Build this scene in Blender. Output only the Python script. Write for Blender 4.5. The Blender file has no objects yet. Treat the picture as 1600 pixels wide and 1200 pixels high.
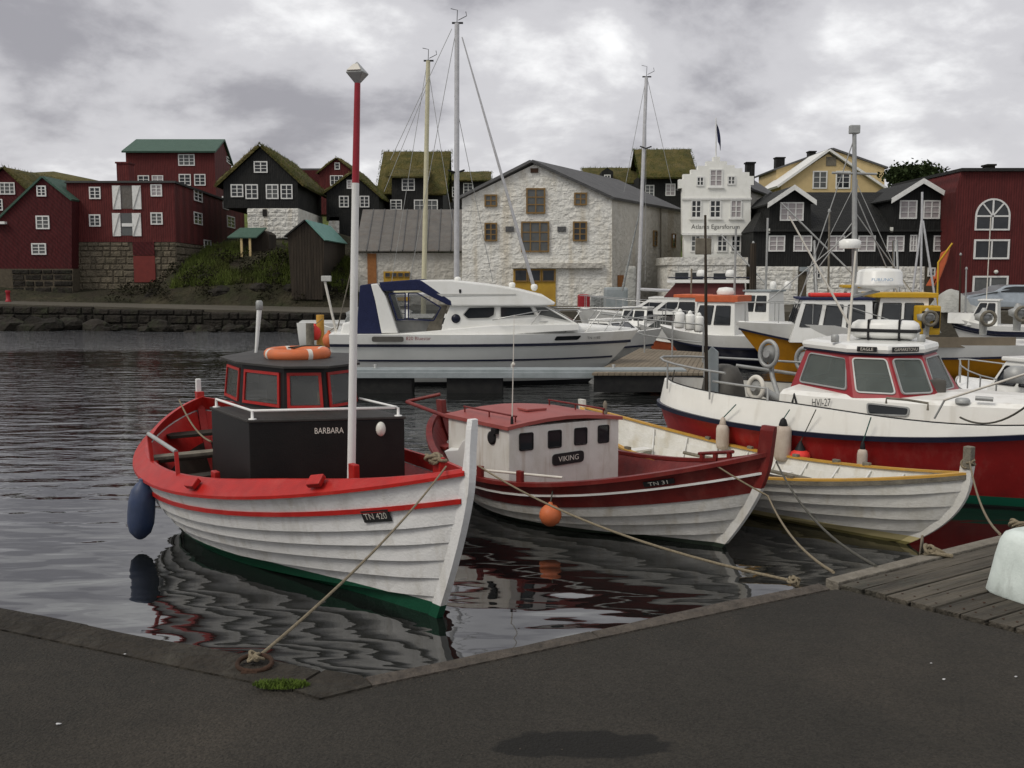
import bpy, bmesh, math, random
from mathutils import Vector, Matrix, noise as mnoise
R = math.radians
random.seed(7)
SC = bpy.context.scene
COL = SC.collection

# ------------------------------------------------------------------ camera
F = 1550.0                       # focal length in photograph pixels (1600 wide)
CAMZ = 3.0
PITCH = math.atan(172.0 / F)
cam_d = bpy.data.cameras.new('camera')
cam_d.sensor_width = 36.0
cam_d.lens = 36.0 * F / 1600.0
cam_d.clip_start = 0.1
cam_d.clip_end = 3000.0
cam = bpy.data.objects.new('camera', cam_d)
COL.objects.link(cam)
cam.location = (0, 0, CAMZ)
cam.rotation_euler = (math.pi / 2 - PITCH, 0, 0)
SC.camera = cam

# ------------------------------------------------------------------ sky
SUN_EL, SUN_AZ = R(48), R(-125)          # azimuth measured from +Y towards +X
w = bpy.data.worlds.new('World')
SC.world = w
w.use_nodes = True
nt = w.node_tree
for n in list(nt.nodes):
    nt.nodes.remove(n)
def wn(t, **k):
    n = nt.nodes.new(t)
    for a, b in k.items():
        setattr(n, a, b)
    return n
L = nt.links.new
out = wn('ShaderNodeOutputWorld')
bg = wn('ShaderNodeBackground')
bg.inputs['Strength'].default_value = 0.1
sky = wn('ShaderNodeTexSky', sky_type='NISHITA')
sky.sun_disc = False
sky.sun_elevation = SUN_EL
sky.sun_rotation = SUN_AZ
sky.air_density = 1.0
sky.dust_density = 3.0
tc = wn('ShaderNodeTexCoord')
sep = wn('ShaderNodeSeparateXYZ')
L(tc.outputs['Generated'], sep.inputs[0])
mz = wn('ShaderNodeMath', operation='ABSOLUTE'); L(sep.outputs['Z'], mz.inputs[0])
mz2 = wn('ShaderNodeMath', operation='ADD'); L(mz.outputs[0], mz2.inputs[0]); mz2.inputs[1].default_value = 0.62
dv = wn('ShaderNodeVectorMath', operation='DIVIDE')
cb = wn('ShaderNodeCombineXYZ')
for i in range(3):
    L(mz2.outputs[0], cb.inputs[i])
L(tc.outputs['Generated'], dv.inputs[0]); L(cb.outputs[0], dv.inputs[1])
n1 = wn('ShaderNodeTexNoise'); n1.inputs['Scale'].default_value = 3.4; n1.inputs['Detail'].default_value = 7; n1.inputs['Roughness'].default_value = 0.57; n1.inputs['Distortion'].default_value = 0.15
n2 = wn('ShaderNodeTexNoise'); n2.inputs['Scale'].default_value = 1.4; n2.inputs['Detail'].default_value = 3
mp = wn('ShaderNodeMapping'); mp.inputs['Location'].default_value = (-16.6, 13.4, 9.4); mp.inputs['Scale'].default_value = (1.0, 1.0, 1.9); mp.inputs['Rotation'].default_value = (0, 0, R(-28))
L(dv.outputs[0], mp.inputs[0]); L(mp.outputs[0], n1.inputs['Vector']); L(mp.outputs[0], n2.inputs['Vector'])
mx = wn('ShaderNodeMath', operation='MULTIPLY_ADD'); L(n2.outputs['Fac'], mx.inputs[0]); mx.inputs[1].default_value = 0.55
L(n1.outputs['Fac'], mx.inputs[2])
cr = wn('ShaderNodeValToRGB')
cr.color_ramp.interpolation = 'EASE'
e = cr.color_ramp.elements
e[0].position = 0.58; e[0].color = (0.335, 0.328, 0.355, 1)
e[1].position = 0.94; e[1].color = (1.0, 1.0, 1.0, 1)
m = e.new(0.76); m.color = (0.595, 0.588, 0.61, 1)
L(mx.outputs[0], cr.inputs[0])
sc_ = wn('ShaderNodeVectorMath', operation='SCALE'); sc_.inputs['Scale'].default_value = 10.0
L(cr.outputs[0], sc_.inputs[0])
mix = wn('ShaderNodeMix', data_type='RGBA'); mix.inputs['Factor'].default_value = 0.95
L(sky.outputs[0], mix.inputs['A']); L(sc_.outputs[0], mix.inputs['B'])
L(mix.outputs['Result'], bg.inputs['Color']); L(bg.outputs[0], out.inputs[0])

sun_d = bpy.data.lights.new('sun', 'SUN')
sun_d.energy = 1.4
sun_d.angle = R(18)
sun_d.color = (1.0, 0.945, 0.85)
sun = bpy.data.objects.new('sun', sun_d)
COL.objects.link(sun)
sdir = Vector((math.sin(SUN_AZ) * math.cos(SUN_EL), math.cos(SUN_AZ) * math.cos(SUN_EL), math.sin(SUN_EL)))
sun.rotation_euler = sdir.to_track_quat('Z', 'Y').to_euler()

SC.view_settings.view_transform = 'Standard'
SC.view_settings.look = 'None'
SC.view_settings.exposure = 0.14
SC.view_settings.gamma = 1.0
SC.view_settings.use_curve_mapping = False

# ------------------------------------------------------------------ picture point -> world point
FW = Vector((0, math.cos(PITCH), -math.sin(PITCH)))
UPV = Vector((0, math.sin(PITCH), math.cos(PITCH)))
CAM = Vector((0, 0, CAMZ))
def ray(px, py):
    return FW + Vector((1, 0, 0)) * ((px - 800) / F) + UPV * ((600 - py) / F)
def U(px, py, z):                 # on the level z
    r = ray(px, py)
    return CAM + r * ((z - CAMZ) / r.z)
def D(px, py, y):                 # at the distance y
    r = ray(px, py)
    return CAM + r * (y / r.y)
def V(*a):
    return Vector(a)

# ------------------------------------------------------------------ materials
MATS = {}
def mat(name, col, col2=None, scale=6.0, rough=0.6, bump=0.15, bscale=60.0, metal=0.0, stretch=(1, 1, 1),
        dirt=None, dirt_amt=0.3, dirt_scale=2.0, vary=0.06, wave=None, spec=0.26, rot=0.0, speck=0.0, streak=None, waterline=None, lo=0.35, hi=0.7, coat=0.0):
    m = bpy.data.materials.new(name)
    m.use_nodes = True
    t = m.node_tree
    b = t.nodes['Principled BSDF']
    b.inputs['Roughness'].default_value = rough
    b.inputs['Metallic'].default_value = metal
    b.inputs['Specular IOR Level'].default_value = spec
    if coat:
        b.inputs['Coat Weight'].default_value = coat
        b.inputs['Coat Roughness'].default_value = 0.15
    k = t.links.new
    tco = t.nodes.new('ShaderNodeTexCoord')
    oi = t.nodes.new('ShaderNodeObjectInfo')
    geo = t.nodes.new('ShaderNodeNewGeometry')
    mp = t.nodes.new('ShaderNodeMapping')
    mp.inputs['Scale'].default_value = stretch
    mp.vector_type = 'TEXTURE' if False else 'POINT'
    if rot:
        pr_ = t.nodes.new('ShaderNodeVectorRotate'); pr_.rotation_type = 'Z_AXIS'; pr_.inputs['Angle'].default_value = -rot
        k(geo.outputs['Position'], pr_.inputs['Vector'])
    k(pr_.outputs[0] if rot else geo.outputs['Position'], mp.inputs[0])
    n = t.nodes.new('ShaderNodeTexNoise')
    n.inputs['Scale'].default_value = scale
    n.inputs['Detail'].default_value = 6
    n.inputs['Roughness'].default_value = 0.62
    k(mp.outputs[0], n.inputs['Vector'])
    cr = t.nodes.new('ShaderNodeMapRange')
    cr.inputs['From Min'].default_value = lo
    cr.inputs['From Max'].default_value = hi
    k(n.outputs['Fac'], cr.inputs[0])
    mx = t.nodes.new('ShaderNodeMix'); mx.data_type = 'RGBA'
    c2 = col2 if col2 else tuple(c * 0.82 for c in col)
    mx.inputs['A'].default_value = (*col, 1); mx.inputs['B'].default_value = (*c2, 1)
    k(cr.outputs[0], mx.inputs['Factor'])
    last = mx.outputs['Result']
    if wave:
        wv = t.nodes.new('ShaderNodeTexWave')
        wv.bands_direction = wave[0]
        wv.inputs['Scale'].default_value = wave[1]
        wv.inputs['Distortion'].default_value = wave[3] if len(wave) > 3 else 0.3
        k(geo.outputs['Position'], wv.inputs['Vector'])
        m3 = t.nodes.new('ShaderNodeMix'); m3.data_type = 'RGBA'; m3.blend_type = 'MULTIPLY'
        m3.inputs['Factor'].default_value = wave[2]
        k(last, m3.inputs['A']); k(wv.outputs['Color'], m3.inputs['B'])
        last = m3.outputs['Result']
    if dirt:
        n2 = t.nodes.new('ShaderNodeTexNoise')
        n2.inputs['Scale'].default_value = dirt_scale
        n2.inputs['Detail'].default_value = 8
        n2.inputs['Roughness'].default_value = 0.7
        mp2 = t.nodes.new('ShaderNodeMapping'); mp2.inputs['Scale'].default_value = (1, 1, 0.35)
        k(geo.outputs['Position'], mp2.inputs[0]); k(mp2.outputs[0], n2.inputs['Vector'])
        r2 = t.nodes.new('ShaderNodeMapRange')
        r2.inputs['From Min'].default_value = 0.5; r2.inputs['From Max'].default_value = 0.75
        r2.inputs['To Max'].default_value = dirt_amt
        k(n2.outputs['Fac'], r2.inputs[0])
        m4 = t.nodes.new('ShaderNodeMix'); m4.data_type = 'RGBA'
        m4.inputs['B'].default_value = (*dirt, 1)
        k(r2.outputs[0], m4.inputs['Factor']); k(last, m4.inputs['A'])
        last = m4.outputs['Result']
    if streak:                    # runs of rust and grime
        n6 = t.nodes.new('ShaderNodeTexNoise'); n6.inputs['Scale'].default_value = streak[2] if len(streak) > 2 else 7.0; n6.inputs['Detail'].default_value = 4
        mp6 = t.nodes.new('ShaderNodeMapping'); mp6.inputs['Scale'].default_value = (1, 1, 0.09)
        k(geo.outputs['Position'], mp6.inputs[0]); k(mp6.outputs[0], n6.inputs['Vector'])
        r6 = t.nodes.new('ShaderNodeMapRange'); r6.inputs['From Min'].default_value = 0.56; r6.inputs['From Max'].default_value = 0.74; r6.inputs['To Max'].default_value = streak[1]
        k(n6.outputs['Fac'], r6.inputs[0])
        m6 = t.nodes.new('ShaderNodeMix'); m6.data_type = 'RGBA'; m6.inputs['B'].default_value = (*streak[0], 1)
        k(r6.outputs[0], m6.inputs['Factor']); k(last, m6.inputs['A']); last = m6.outputs['Result']
    if speck:                     # aggregate grains
        ns = t.nodes.new('ShaderNodeTexVoronoi'); ns.inputs['Scale'].default_value = 130
        k(geo.outputs['Position'], ns.inputs['Vector'])
        rs = t.nodes.new('ShaderNodeMapRange'); rs.inputs['To Min'].default_value = 1 - speck; rs.inputs['To Max'].default_value = 1 + speck * 1.2
        sx = t.nodes.new('ShaderNodeSeparateColor'); k(ns.outputs['Color'], sx.inputs[0]); k(sx.outputs[0], rs.inputs[0])
        vs0 = t.nodes.new('ShaderNodeVectorMath'); vs0.operation = 'SCALE'; k(last, vs0.inputs[0]); k(rs.outputs[0], vs0.inputs['Scale'])
        last = vs0.outputs[0]
    if waterline:                 # bottom paint below a level
        sp = t.nodes.new('ShaderNodeSeparateXYZ'); k(geo.outputs['Position'], sp.inputs[0])
        for (zz, cc) in waterline:
            lt = t.nodes.new('ShaderNodeMath'); lt.operation = 'LESS_THAN'; lt.inputs[1].default_value = zz
            k(sp.outputs['Z'], lt.inputs[0])
            m5 = t.nodes.new('ShaderNodeMix'); m5.data_type = 'RGBA'
            m5.inputs['B'].default_value = (*cc, 1)
            k(lt.outputs[0], m5.inputs['Factor']); k(last, m5.inputs['A'])
            last = m5.outputs['Result']
    if vary:
        mr = t.nodes.new('ShaderNodeMapRange')
        mr.inputs['To Min'].default_value = 1 - vary; mr.inputs['To Max'].default_value = 1 + vary
        k(oi.outputs['Random'], mr.inputs[0])
        vs = t.nodes.new('ShaderNodeVectorMath'); vs.operation = 'SCALE'
        k(last, vs.inputs[0]); k(mr.outputs[0], vs.inputs['Scale'])
        last = vs.outputs[0]
    k(last, b.inputs['Base Color'])
    if bump:
        n3 = t.nodes.new('ShaderNodeTexNoise')
        n3.inputs['Scale'].default_value = bscale; n3.inputs['Detail'].default_value = 5
        k(mp.outputs[0], n3.inputs['Vector'])
        bp = t.nodes.new('ShaderNodeBump'); bp.inputs['Strength'].default_value = bump; bp.inputs['Distance'].default_value = 0.6 / bscale * 2
        k(n3.outputs['Fac'], bp.inputs['Height']); k(bp.outputs[0], b.inputs['Normal'])
    m.diffuse_color = (*col, 1)
    MATS[name] = m
    return m

def glass_mat(name, tint, rough=0.05, alpha=1.0):
    m = bpy.data.materials.new(name); m.use_nodes = True
    t = m.node_tree
    b = t.nodes['Principled BSDF']
    n = t.nodes.new('ShaderNodeTexNoise'); n.inputs['Scale'].default_value = 3.0
    g = t.nodes.new('ShaderNodeNewGeometry'); t.links.new(g.outputs['Position'], n.inputs['Vector'])
    mx = t.nodes.new('ShaderNodeMix'); mx.data_type = 'RGBA'
    mx.inputs['A'].default_value = (*tint, 1); mx.inputs['B'].default_value = (*[c * 1.9 + 0.01 for c in tint], 1)
    t.links.new(n.outputs['Fac'], mx.inputs['Factor']); t.links.new(mx.outputs['Result'], b.inputs['Base Color'])
    b.inputs['Roughness'].default_value = rough
    b.inputs['IOR'].default_value = 1.5
    b.inputs['Alpha'].default_value = alpha
    b.inputs['Specular IOR Level'].default_value = 0.35
    MATS[name] = m
    return m

W1 = (0.72, 0.72, 0.70)
mat('white_paint', W1, (0.66, 0.66, 0.63), scale=3, rough=0.45, bump=0.08, dirt=(0.36, 0.33, 0.27), dirt_amt=0.35, dirt_scale=2.5, vary=0.03)
mat('barbara_white', (0.78, 0.775, 0.76), (0.71, 0.705, 0.69), scale=5, rough=0.42, bump=0.22, bscale=45, streak=((0.45, 0.4, 0.3), 0.4, 6.0), dirt=(0.36, 0.33, 0.27), dirt_amt=0.5, dirt_scale=5, vary=0.03,
    waterline=[(0.13, (0.008, 0.075, 0.038))])
mat('viking_white', (0.66, 0.65, 0.62), (0.56, 0.55, 0.51), scale=5, rough=0.5, bump=0.2, bscale=40, streak=((0.4, 0.33, 0.22), 0.45, 6.0), dirt=(0.3, 0.26, 0.18), dirt_amt=0.6, dirt_scale=4, vary=0.05,
    waterline=[(0.05, (0.02, 0.03, 0.02))])
mat('row_white', (0.68, 0.67, 0.63), (0.6, 0.59, 0.54), scale=5, rough=0.5, bump=0.2, bscale=40, streak=((0.42, 0.36, 0.24), 0.45, 6.0), dirt=(0.34, 0.3, 0.2), dirt_amt=0.4, dirt_scale=3, vary=0.04,
    waterline=[(0.11, (0.5, 0.43, 0.22)), (0.035, (0.16, 0.14, 0.05))])
mat('barbara_red', (0.40, 0.016, 0.012), (0.30, 0.012, 0.010), scale=6, rough=0.4, bump=0.15, dirt=(0.42, 0.09, 0.07), dirt_amt=0.4, dirt_scale=3)
mat('viking_red', (0.165, 0.017, 0.014), (0.105, 0.012, 0.011), scale=6, rough=0.45, bump=0.15, dirt=(0.28, 0.1, 0.08), dirt_amt=0.35, dirt_scale=3)
mat('viking_cabin', (0.68, 0.67, 0.63), (0.6, 0.59, 0.54), scale=4, rough=0.5, bump=0.12, dirt=(0.38, 0.33, 0.24), dirt_amt=0.4, dirt_scale=4, streak=((0.3, 0.2, 0.11), 0.55, 9.0))
mat('hvi_white', (0.78, 0.77, 0.72), (0.72, 0.71, 0.66), scale=2, rough=0.3, bump=0.04, streak=((0.4, 0.36, 0.28), 0.4, 5.0), vary=0.02)
mat('viking_roof', (0.30, 0.075, 0.065), (0.25, 0.06, 0.052), scale=4, rough=0.5, bump=0.1)
mat('hvi_red', (0.36, 0.02, 0.019), (0.29, 0.017, 0.016), scale=4, rough=0.4, bump=0.1, dirt=(0.42, 0.13, 0.11), dirt_amt=0.45, dirt_scale=3.5, streak=((0.2, 0.02, 0.02), 0.6, 5.0),
    waterline=[(0.16, (0.012, 0.14, 0.08)), (0.03, (0.03, 0.03, 0.03))])
mat('hvi_red_cabin', (0.3, 0.02, 0.028), rough=0.4, bump=0.05)
mat('gelcoat', (0.76, 0.76, 0.73), (0.7, 0.7, 0.66), scale=2, rough=0.25, bump=0.03, dirt=(0.45, 0.42, 0.33), dirt_amt=0.25, dirt_scale=3, vary=0.03)
mat('gelcoat_grey', (0.5, 0.5, 0.47), rough=0.3, bump=0.03, dirt=(0.4, 0.38, 0.3), dirt_amt=0.3, vary=0.03)
mat('navy_stripe', (0.008, 0.01, 0.025), rough=0.35, bump=0.0)
mat('navy_canvas', (0.013, 0.018, 0.06), rough=0.8, bump=0.3, bscale=25)
mat('black_paint', (0.006, 0.0055, 0.0055), (0.010, 0.0085, 0.008), scale=4, rough=0.5, bump=0.08)
mat('black_roof', (0.03, 0.029, 0.027), (0.045, 0.042, 0.038), rough=0.6, bump=0.2)
mat('deck_brown', (0.035, 0.028, 0.02), (0.018, 0.015, 0.011), rough=0.8, bump=0.3)
mat('dark_inside', (0.02, 0.018, 0.016), rough=0.8)
mat('yellow_trim', (0.55, 0.31, 0.055), (0.45, 0.25, 0.05), rough=0.5, dirt=(0.3, 0.2, 0.08), dirt_amt=0.4)
mat('yellow_hull', (0.46, 0.2, 0.008), (0.37, 0.16, 0.007), scale=3, rough=0.4, dirt=(0.22, 0.12, 0.03), dirt_amt=0.5)
mat('yellow_paint', (0.55, 0.33, 0.02), rough=0.5, dirt=(0.3, 0.2, 0.05))
mat('orange_paint', (0.55, 0.13, 0.05), (0.45, 0.1, 0.04), rough=0.6, bump=0.3)
mat('buoy_orange', (0.62, 0.16, 0.055), (0.5, 0.13, 0.05), rough=0.5, bump=0.12, dirt=(0.3, 0.14, 0.08), dirt_amt=0.5)
mat('buoy_red', (0.72, 0.05, 0.04), rough=0.45, bump=0.05)
mat('fender_blue', (0.035, 0.055, 0.12), (0.025, 0.04, 0.085), rough=0.45, bump=0.1, dirt=(0.12, 0.13, 0.16), dirt_amt=0.35)
mat('fender_white', (0.5, 0.43, 0.36), (0.4, 0.33, 0.27), rough=0.6, bump=0.2, dirt=(0.25, 0.16, 0.1), dirt_amt=0.6, dirt_scale=8)
mat('rubber', (0.012, 0.012, 0.013), rough=0.6)
mat('float_black', (0.01, 0.01, 0.0105), (0.02, 0.02, 0.018), rough=0.7, bump=0.2)
mat('rope', (0.24, 0.2, 0.135), (0.14, 0.115, 0.075), scale=60, rough=0.9, bump=0.6, bscale=120)
mat('rope_dark', (0.09, 0.085, 0.07), (0.05, 0.05, 0.04), scale=60, rough=0.9, bump=0.5, bscale=120)
mat('rope_green', (0.03, 0.1, 0.085), rough=0.9, bump=0.4)
mat('steel', (0.45, 0.45, 0.44), rough=0.32, metal=0.9, bump=0.05)
mat('galvanised', (0.36, 0.37, 0.36), (0.28, 0.28, 0.27), rough=0.5, metal=0.3, bump=0.1)
mat('alu_mast', (0.52, 0.52, 0.53), (0.42, 0.42, 0.42), rough=0.4, metal=0.2, bump=0.03)
mat('cream_mast', (0.55, 0.52, 0.36), (0.46, 0.43, 0.3), rough=0.5, bump=0.05)
mat('pole_red', (0.28, 0.018, 0.03), (0.22, 0.015, 0.02), rough=0.35, bump=0.05)
mat('rust', (0.055, 0.029, 0.018), (0.03, 0.019, 0.013), scale=30, rough=0.9, bump=0.6, bscale=80)
mat('asphalt', (0.0235, 0.0212, 0.0168), (0.034, 0.0302, 0.0242), scale=1.1, rough=0.88, bump=1.0, bscale=85, dirt=(0.055, 0.046, 0.035), dirt_amt=0.6, dirt_scale=0.8, vary=0, speck=0.28)
mat('coping', (0.095, 0.08, 0.065), (0.05, 0.042, 0.035), scale=14, rough=0.9, bump=0.8, bscale=35, dirt=(0.03, 0.03, 0.022), dirt_amt=0.7, dirt_scale=3, vary=0.12)
mat('coping_dark', (0.032, 0.027, 0.0205), (0.019, 0.0165, 0.0125), scale=12, rough=0.95, bump=0.9, bscale=30, dirt=(0.09, 0.085, 0.07), dirt_amt=0.5, dirt_scale=4, vary=0.15)
mat('quay_wall', (0.06, 0.055, 0.048), (0.025, 0.025, 0.02), scale=2, rough=0.9, bump=0.7, bscale=12)
mat('plank', (0.105, 0.091, 0.07), (0.036, 0.032, 0.025), scale=9, rough=0.85, bump=0.9, bscale=26, stretch=(0.12, 1.6, 1), rot=0.53, dirt=(0.05, 0.055, 0.042), dirt_amt=0.55, dirt_scale=3, vary=0.25)
mat('plank_edge', (0.21, 0.19, 0.155), (0.13, 0.115, 0.09), scale=9, rough=0.85, bump=0.6, bscale=30, vary=0.1)
mat('bollard_white', (0.66, 0.72, 0.68), (0.52, 0.58, 0.54), scale=7, rough=0.75, bump=0.14, bscale=90, dirt=(0.1, 0.1, 0.08), dirt_amt=0.6, dirt_scale=6)
mat('wood_grey', (0.2, 0.18, 0.14), (0.11, 0.1, 0.08), scale=8, rough=0.85, bump=0.5)
mat('wood_brown', (0.055, 0.043, 0.031), (0.03, 0.024, 0.018), scale=4, stretch=(1, 1, 0.15), rough=0.9, bump=0.5, wave=('X', 4.0, 0.5))
mat('pontoon_deck', (0.2, 0.165, 0.12), (0.15, 0.125, 0.09), scale=3, rough=0.85, bump=0.4)
mat('pontoon_side', (0.3, 0.33, 0.34), (0.22, 0.25, 0.25), scale=3, rough=0.7, bump=0.2)
# houses
mat('house_red', (0.118, 0.021, 0.0195), (0.085, 0.016, 0.0155), scale=2, stretch=(1, 1, 0.3), rough=0.8, bump=0.4, bscale=6, wave=('X', 2.2, 0.35), vary=0.1)
mat('house_red_dark', (0.078, 0.0095, 0.011), (0.055, 0.008, 0.009), scale=2, stretch=(1, 1, 0.3), rough=0.8, bump=0.4, bscale=6, wave=('DIAGONAL', 2.2, 0.35), vary=0.05)
mat('house_black', (0.0115, 0.0122, 0.012), (0.019, 0.019, 0.017), scale=2, stretch=(1, 1, 0.3), rough=0.75, bump=0.4, bscale=6, wave=('X', 2.2, 0.4), vary=0.08)
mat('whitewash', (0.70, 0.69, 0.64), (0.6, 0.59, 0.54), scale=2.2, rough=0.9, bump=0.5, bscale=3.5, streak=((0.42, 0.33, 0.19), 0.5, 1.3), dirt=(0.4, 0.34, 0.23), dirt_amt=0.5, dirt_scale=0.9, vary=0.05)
mat('whitewash_shaded', (0.5, 0.48, 0.43), (0.4, 0.385, 0.34), scale=1.5, rough=0.9, bump=0.5, bscale=4, streak=((0.3, 0.24, 0.16), 0.5, 1.0), dirt=(0.22, 0.17, 0.11), dirt_amt=0.5, dirt_scale=0.8, vary=0.03)  # darker copy of the whitewash: shade of the side walls put into the colour
mat('white_wood', (0.8, 0.8, 0.75), (0.74, 0.74, 0.69), scale=3, rough=0.6, bump=0.1, vary=0.02, dirt=(0.5, 0.5, 0.42), dirt_amt=0.4)
mat('yellow_wood', (0.56, 0.43, 0.22), (0.5, 0.38, 0.19), scale=3, rough=0.7, bump=0.1, vary=0.02)
mat('stone_brown', (0.14, 0.118, 0.083), (0.08, 0.068, 0.05), scale=3, rough=0.95, bump=0.7, bscale=8, dirt=(0.05, 0.055, 0.03), dirt_amt=0.5, vary=0.14)
mat('stone_dark', (0.024, 0.02, 0.0155), (0.014, 0.0125, 0.01), scale=2, rough=0.95, bump=0.7, bscale=6, dirt=(0.03, 0.04, 0.016), dirt_amt=0.6, vary=0.3)
mat('mortar', (0.1, 0.083, 0.058), (0.06, 0.05, 0.036), rough=0.95, bump=0.5)
mat('roof_green', (0.052, 0.1, 0.073), (0.042, 0.082, 0.06), scale=2, rough=0.7, bump=0.3, bscale=10)
mat('roof_teal', (0.13, 0.27, 0.23), (0.1, 0.22, 0.19), scale=2, rough=0.6, bump=0.3, bscale=10)
mat('roof_grey', (0.155, 0.145, 0.13), (0.11, 0.103, 0.094), scale=1.5, rough=0.7, bump=0.3, bscale=8, wave=('X', 5.0, 0.25, 0.0), dirt=(0.12, 0.08, 0.05), dirt_amt=0.4, vary=0.08)
mat('roof_slate', (0.1, 0.1, 0.1), (0.07, 0.07, 0.07), scale=1.5, rough=0.7, bump=0.4, bscale=8)
mat('roof_dark', (0.02, 0.021, 0.02), (0.03, 0.03, 0.028), rough=0.8, bump=0.4, bscale=8)
mat('turf', (0.115, 0.092, 0.027), (0.052, 0.053, 0.0145), scale=1.6, rough=0.95, bump=1.0, bscale=7, dirt=(0.17, 0.13, 0.06), dirt_amt=0.6, dirt_scale=0.8, vary=0.1, lo=0.3, hi=0.65)
mat('grass', (0.1, 0.13, 0.024), (0.05, 0.066, 0.015), scale=0.9, rough=0.95, bump=0.8, bscale=8, dirt=(0.05, 0.036, 0.016), dirt_amt=0.9, dirt_scale=0.45, vary=0.1)
mat('grass_bright', (0.085, 0.13, 0.016), (0.05, 0.08, 0.012), scale=8, rough=0.9, bump=0.2)
mat('bank', (0.026, 0.021, 0.013), (0.024, 0.026, 0.01), scale=0.7, rough=0.95, bump=0.9, bscale=3, dirt=(0.085, 0.07, 0.042), dirt_amt=0.6, dirt_scale=0.5)
mat('road', (0.085, 0.076, 0.058), (0.062, 0.056, 0.042), scale=0.5, rough=0.9, bump=0.3, bscale=10)
mat('trim_white', (0.72, 0.72, 0.69), rough=0.5, bump=0.05, vary=0.03)
mat('trim_yellow', (0.23, 0.14, 0.05), (0.16, 0.1, 0.04), scale=4, rough=0.7, bump=0.1)
mat('door_yellow', (0.42, 0.26, 0.03), (0.34, 0.2, 0.03), scale=3, rough=0.6, bump=0.1)
mat('rust_stain', (0.3, 0.13, 0.045), (0.22, 0.09, 0.03), rough=0.8)
mat('net_grey', (0.3, 0.31, 0.3), (0.16, 0.17, 0.17), scale=3, rough=0.95, bump=0.8, bscale=12)
mat('tarp', (0.4, 0.4, 0.37), (0.3, 0.3, 0.27), scale=2, rough=0.7, bump=0.4, bscale=5)
mat('car_silver', (0.42, 0.47, 0.5), rough=0.28, metal=0.5, bump=0.0, coat=0.6)
mat('bark', (0.05, 0.04, 0.03), rough=0.95, bump=0.6)
mat('leaf', (0.04, 0.06, 0.018), (0.025, 0.04, 0.012), scale=2, rough=0.8, bump=0, vary=0.1)
mat('letter_black', (0.015, 0.015, 0.015), rough=0.6, bump=0)
mat('letter_white', (0.65, 0.62, 0.55), rough=0.6, bump=0)
mat('letter_grey', (0.13, 0.13, 0.12), rough=0.6, bump=0)
mat('letter_red', (0.2, 0.03, 0.035), rough=0.5, bump=0)
mat('letter_blue', (0.2, 0.33, 0.5), rough=0.5, bump=0)
mat('plate_dark', (0.02, 0.02, 0.021), rough=0.45, bump=0.05)
mat('hood_grey', (0.09, 0.085, 0.075), (0.07, 0.066, 0.058), rough=0.6, bump=.1)
mat('shrub', (0.03, 0.026, 0.013), (0.018, 0.02, 0.008), scale=2, rough=0.95, bump=0)
mat('door_red', (0.17, 0.03, 0.024), (0.13, 0.024, 0.02), scale=3, rough=0.7)
mat('dark_mortar', (0.014, 0.012, 0.0095), rough=0.95, bump=.4)
mat('litter_white', (0.5, 0.5, 0.5), rough=0.7)
mat('flag_blue', (0.012, 0.016, 0.05), rough=0.8, bump=0.2)
glass_mat('glass_dark', (0.012, 0.014, 0.016))
glass_mat('glass_grey', (0.055, 0.058, 0.056), rough=0.12)
glass_mat('glass_clear', (0.05, 0.055, 0.055), rough=0.04, alpha=0.45)
glass_mat('glass_smoke', (0.05, 0.052, 0.05), rough=0.08, alpha=0.6)
glass_mat('glass_green', (0.07, 0.082, 0.075), rough=0.1, alpha=0.6)
MATS['glass_green'].node_tree.nodes['Principled BSDF'].inputs['Specular IOR Level'].default_value = 0.12
glass_mat('lamp_glass', (0.42, 0.42, 0.38), rough=0.2)
glass_mat('curtain', (0.22, 0.2, 0.2), rough=0.2)

# a wet stain soaked into the asphalt (fixed place on the quay)
def stain(mname, c, rx, ry, col):
    t = MATS[mname].node_tree; b = t.nodes['Principled BSDF']; k = t.links.new
    lk = b.inputs['Base Color'].links[0]; src = lk.from_socket
    g = t.nodes.new('ShaderNodeNewGeometry')
    n = t.nodes.new('ShaderNodeTexNoise'); n.inputs['Scale'].default_value = 9; n.inputs['Detail'].default_value = 6; k(g.outputs['Position'], n.inputs['Vector'])
    sb = t.nodes.new('ShaderNodeVectorMath'); sb.operation = 'SUBTRACT'; k(g.outputs['Position'], sb.inputs[0]); sb.inputs[1].default_value = c
    dv = t.nodes.new('ShaderNodeVectorMath'); dv.operation = 'DIVIDE'; k(sb.outputs[0], dv.inputs[0]); dv.inputs[1].default_value = (rx, ry, 1e3)
    ln = t.nodes.new('ShaderNodeVectorMath'); ln.operation = 'LENGTH'; k(dv.outputs[0], ln.inputs[0])
    ad = t.nodes.new('ShaderNodeMath'); ad.operation = 'MULTIPLY_ADD'; k(n.outputs['Fac'], ad.inputs[0]); ad.inputs[1].default_value = 1.0; k(ln.outputs['Value'], ad.inputs[2])
    mr = t.nodes.new('ShaderNodeMapRange'); mr.inputs['From Min'].default_value = 1.42; mr.inputs['From Max'].default_value = 1.54; mr.inputs['To Min'].default_value = 0.85; mr.inputs['To Max'].default_value = 0; k(ad.outputs[0], mr.inputs[0])
    mx = t.nodes.new('ShaderNodeMix'); mx.data_type = 'RGBA'; k(mr.outputs[0], mx.inputs['Factor']); k(src, mx.inputs['A']); mx.inputs['B'].default_value = (*col, 1)
    k(mx.outputs['Result'], b.inputs['Base Color'])
sp = U(912, 1163, 1.35)
stain('asphalt', (sp.x, sp.y, 1.35), 0.31, 0.105, (0.0085, 0.0082, 0.007))

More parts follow.
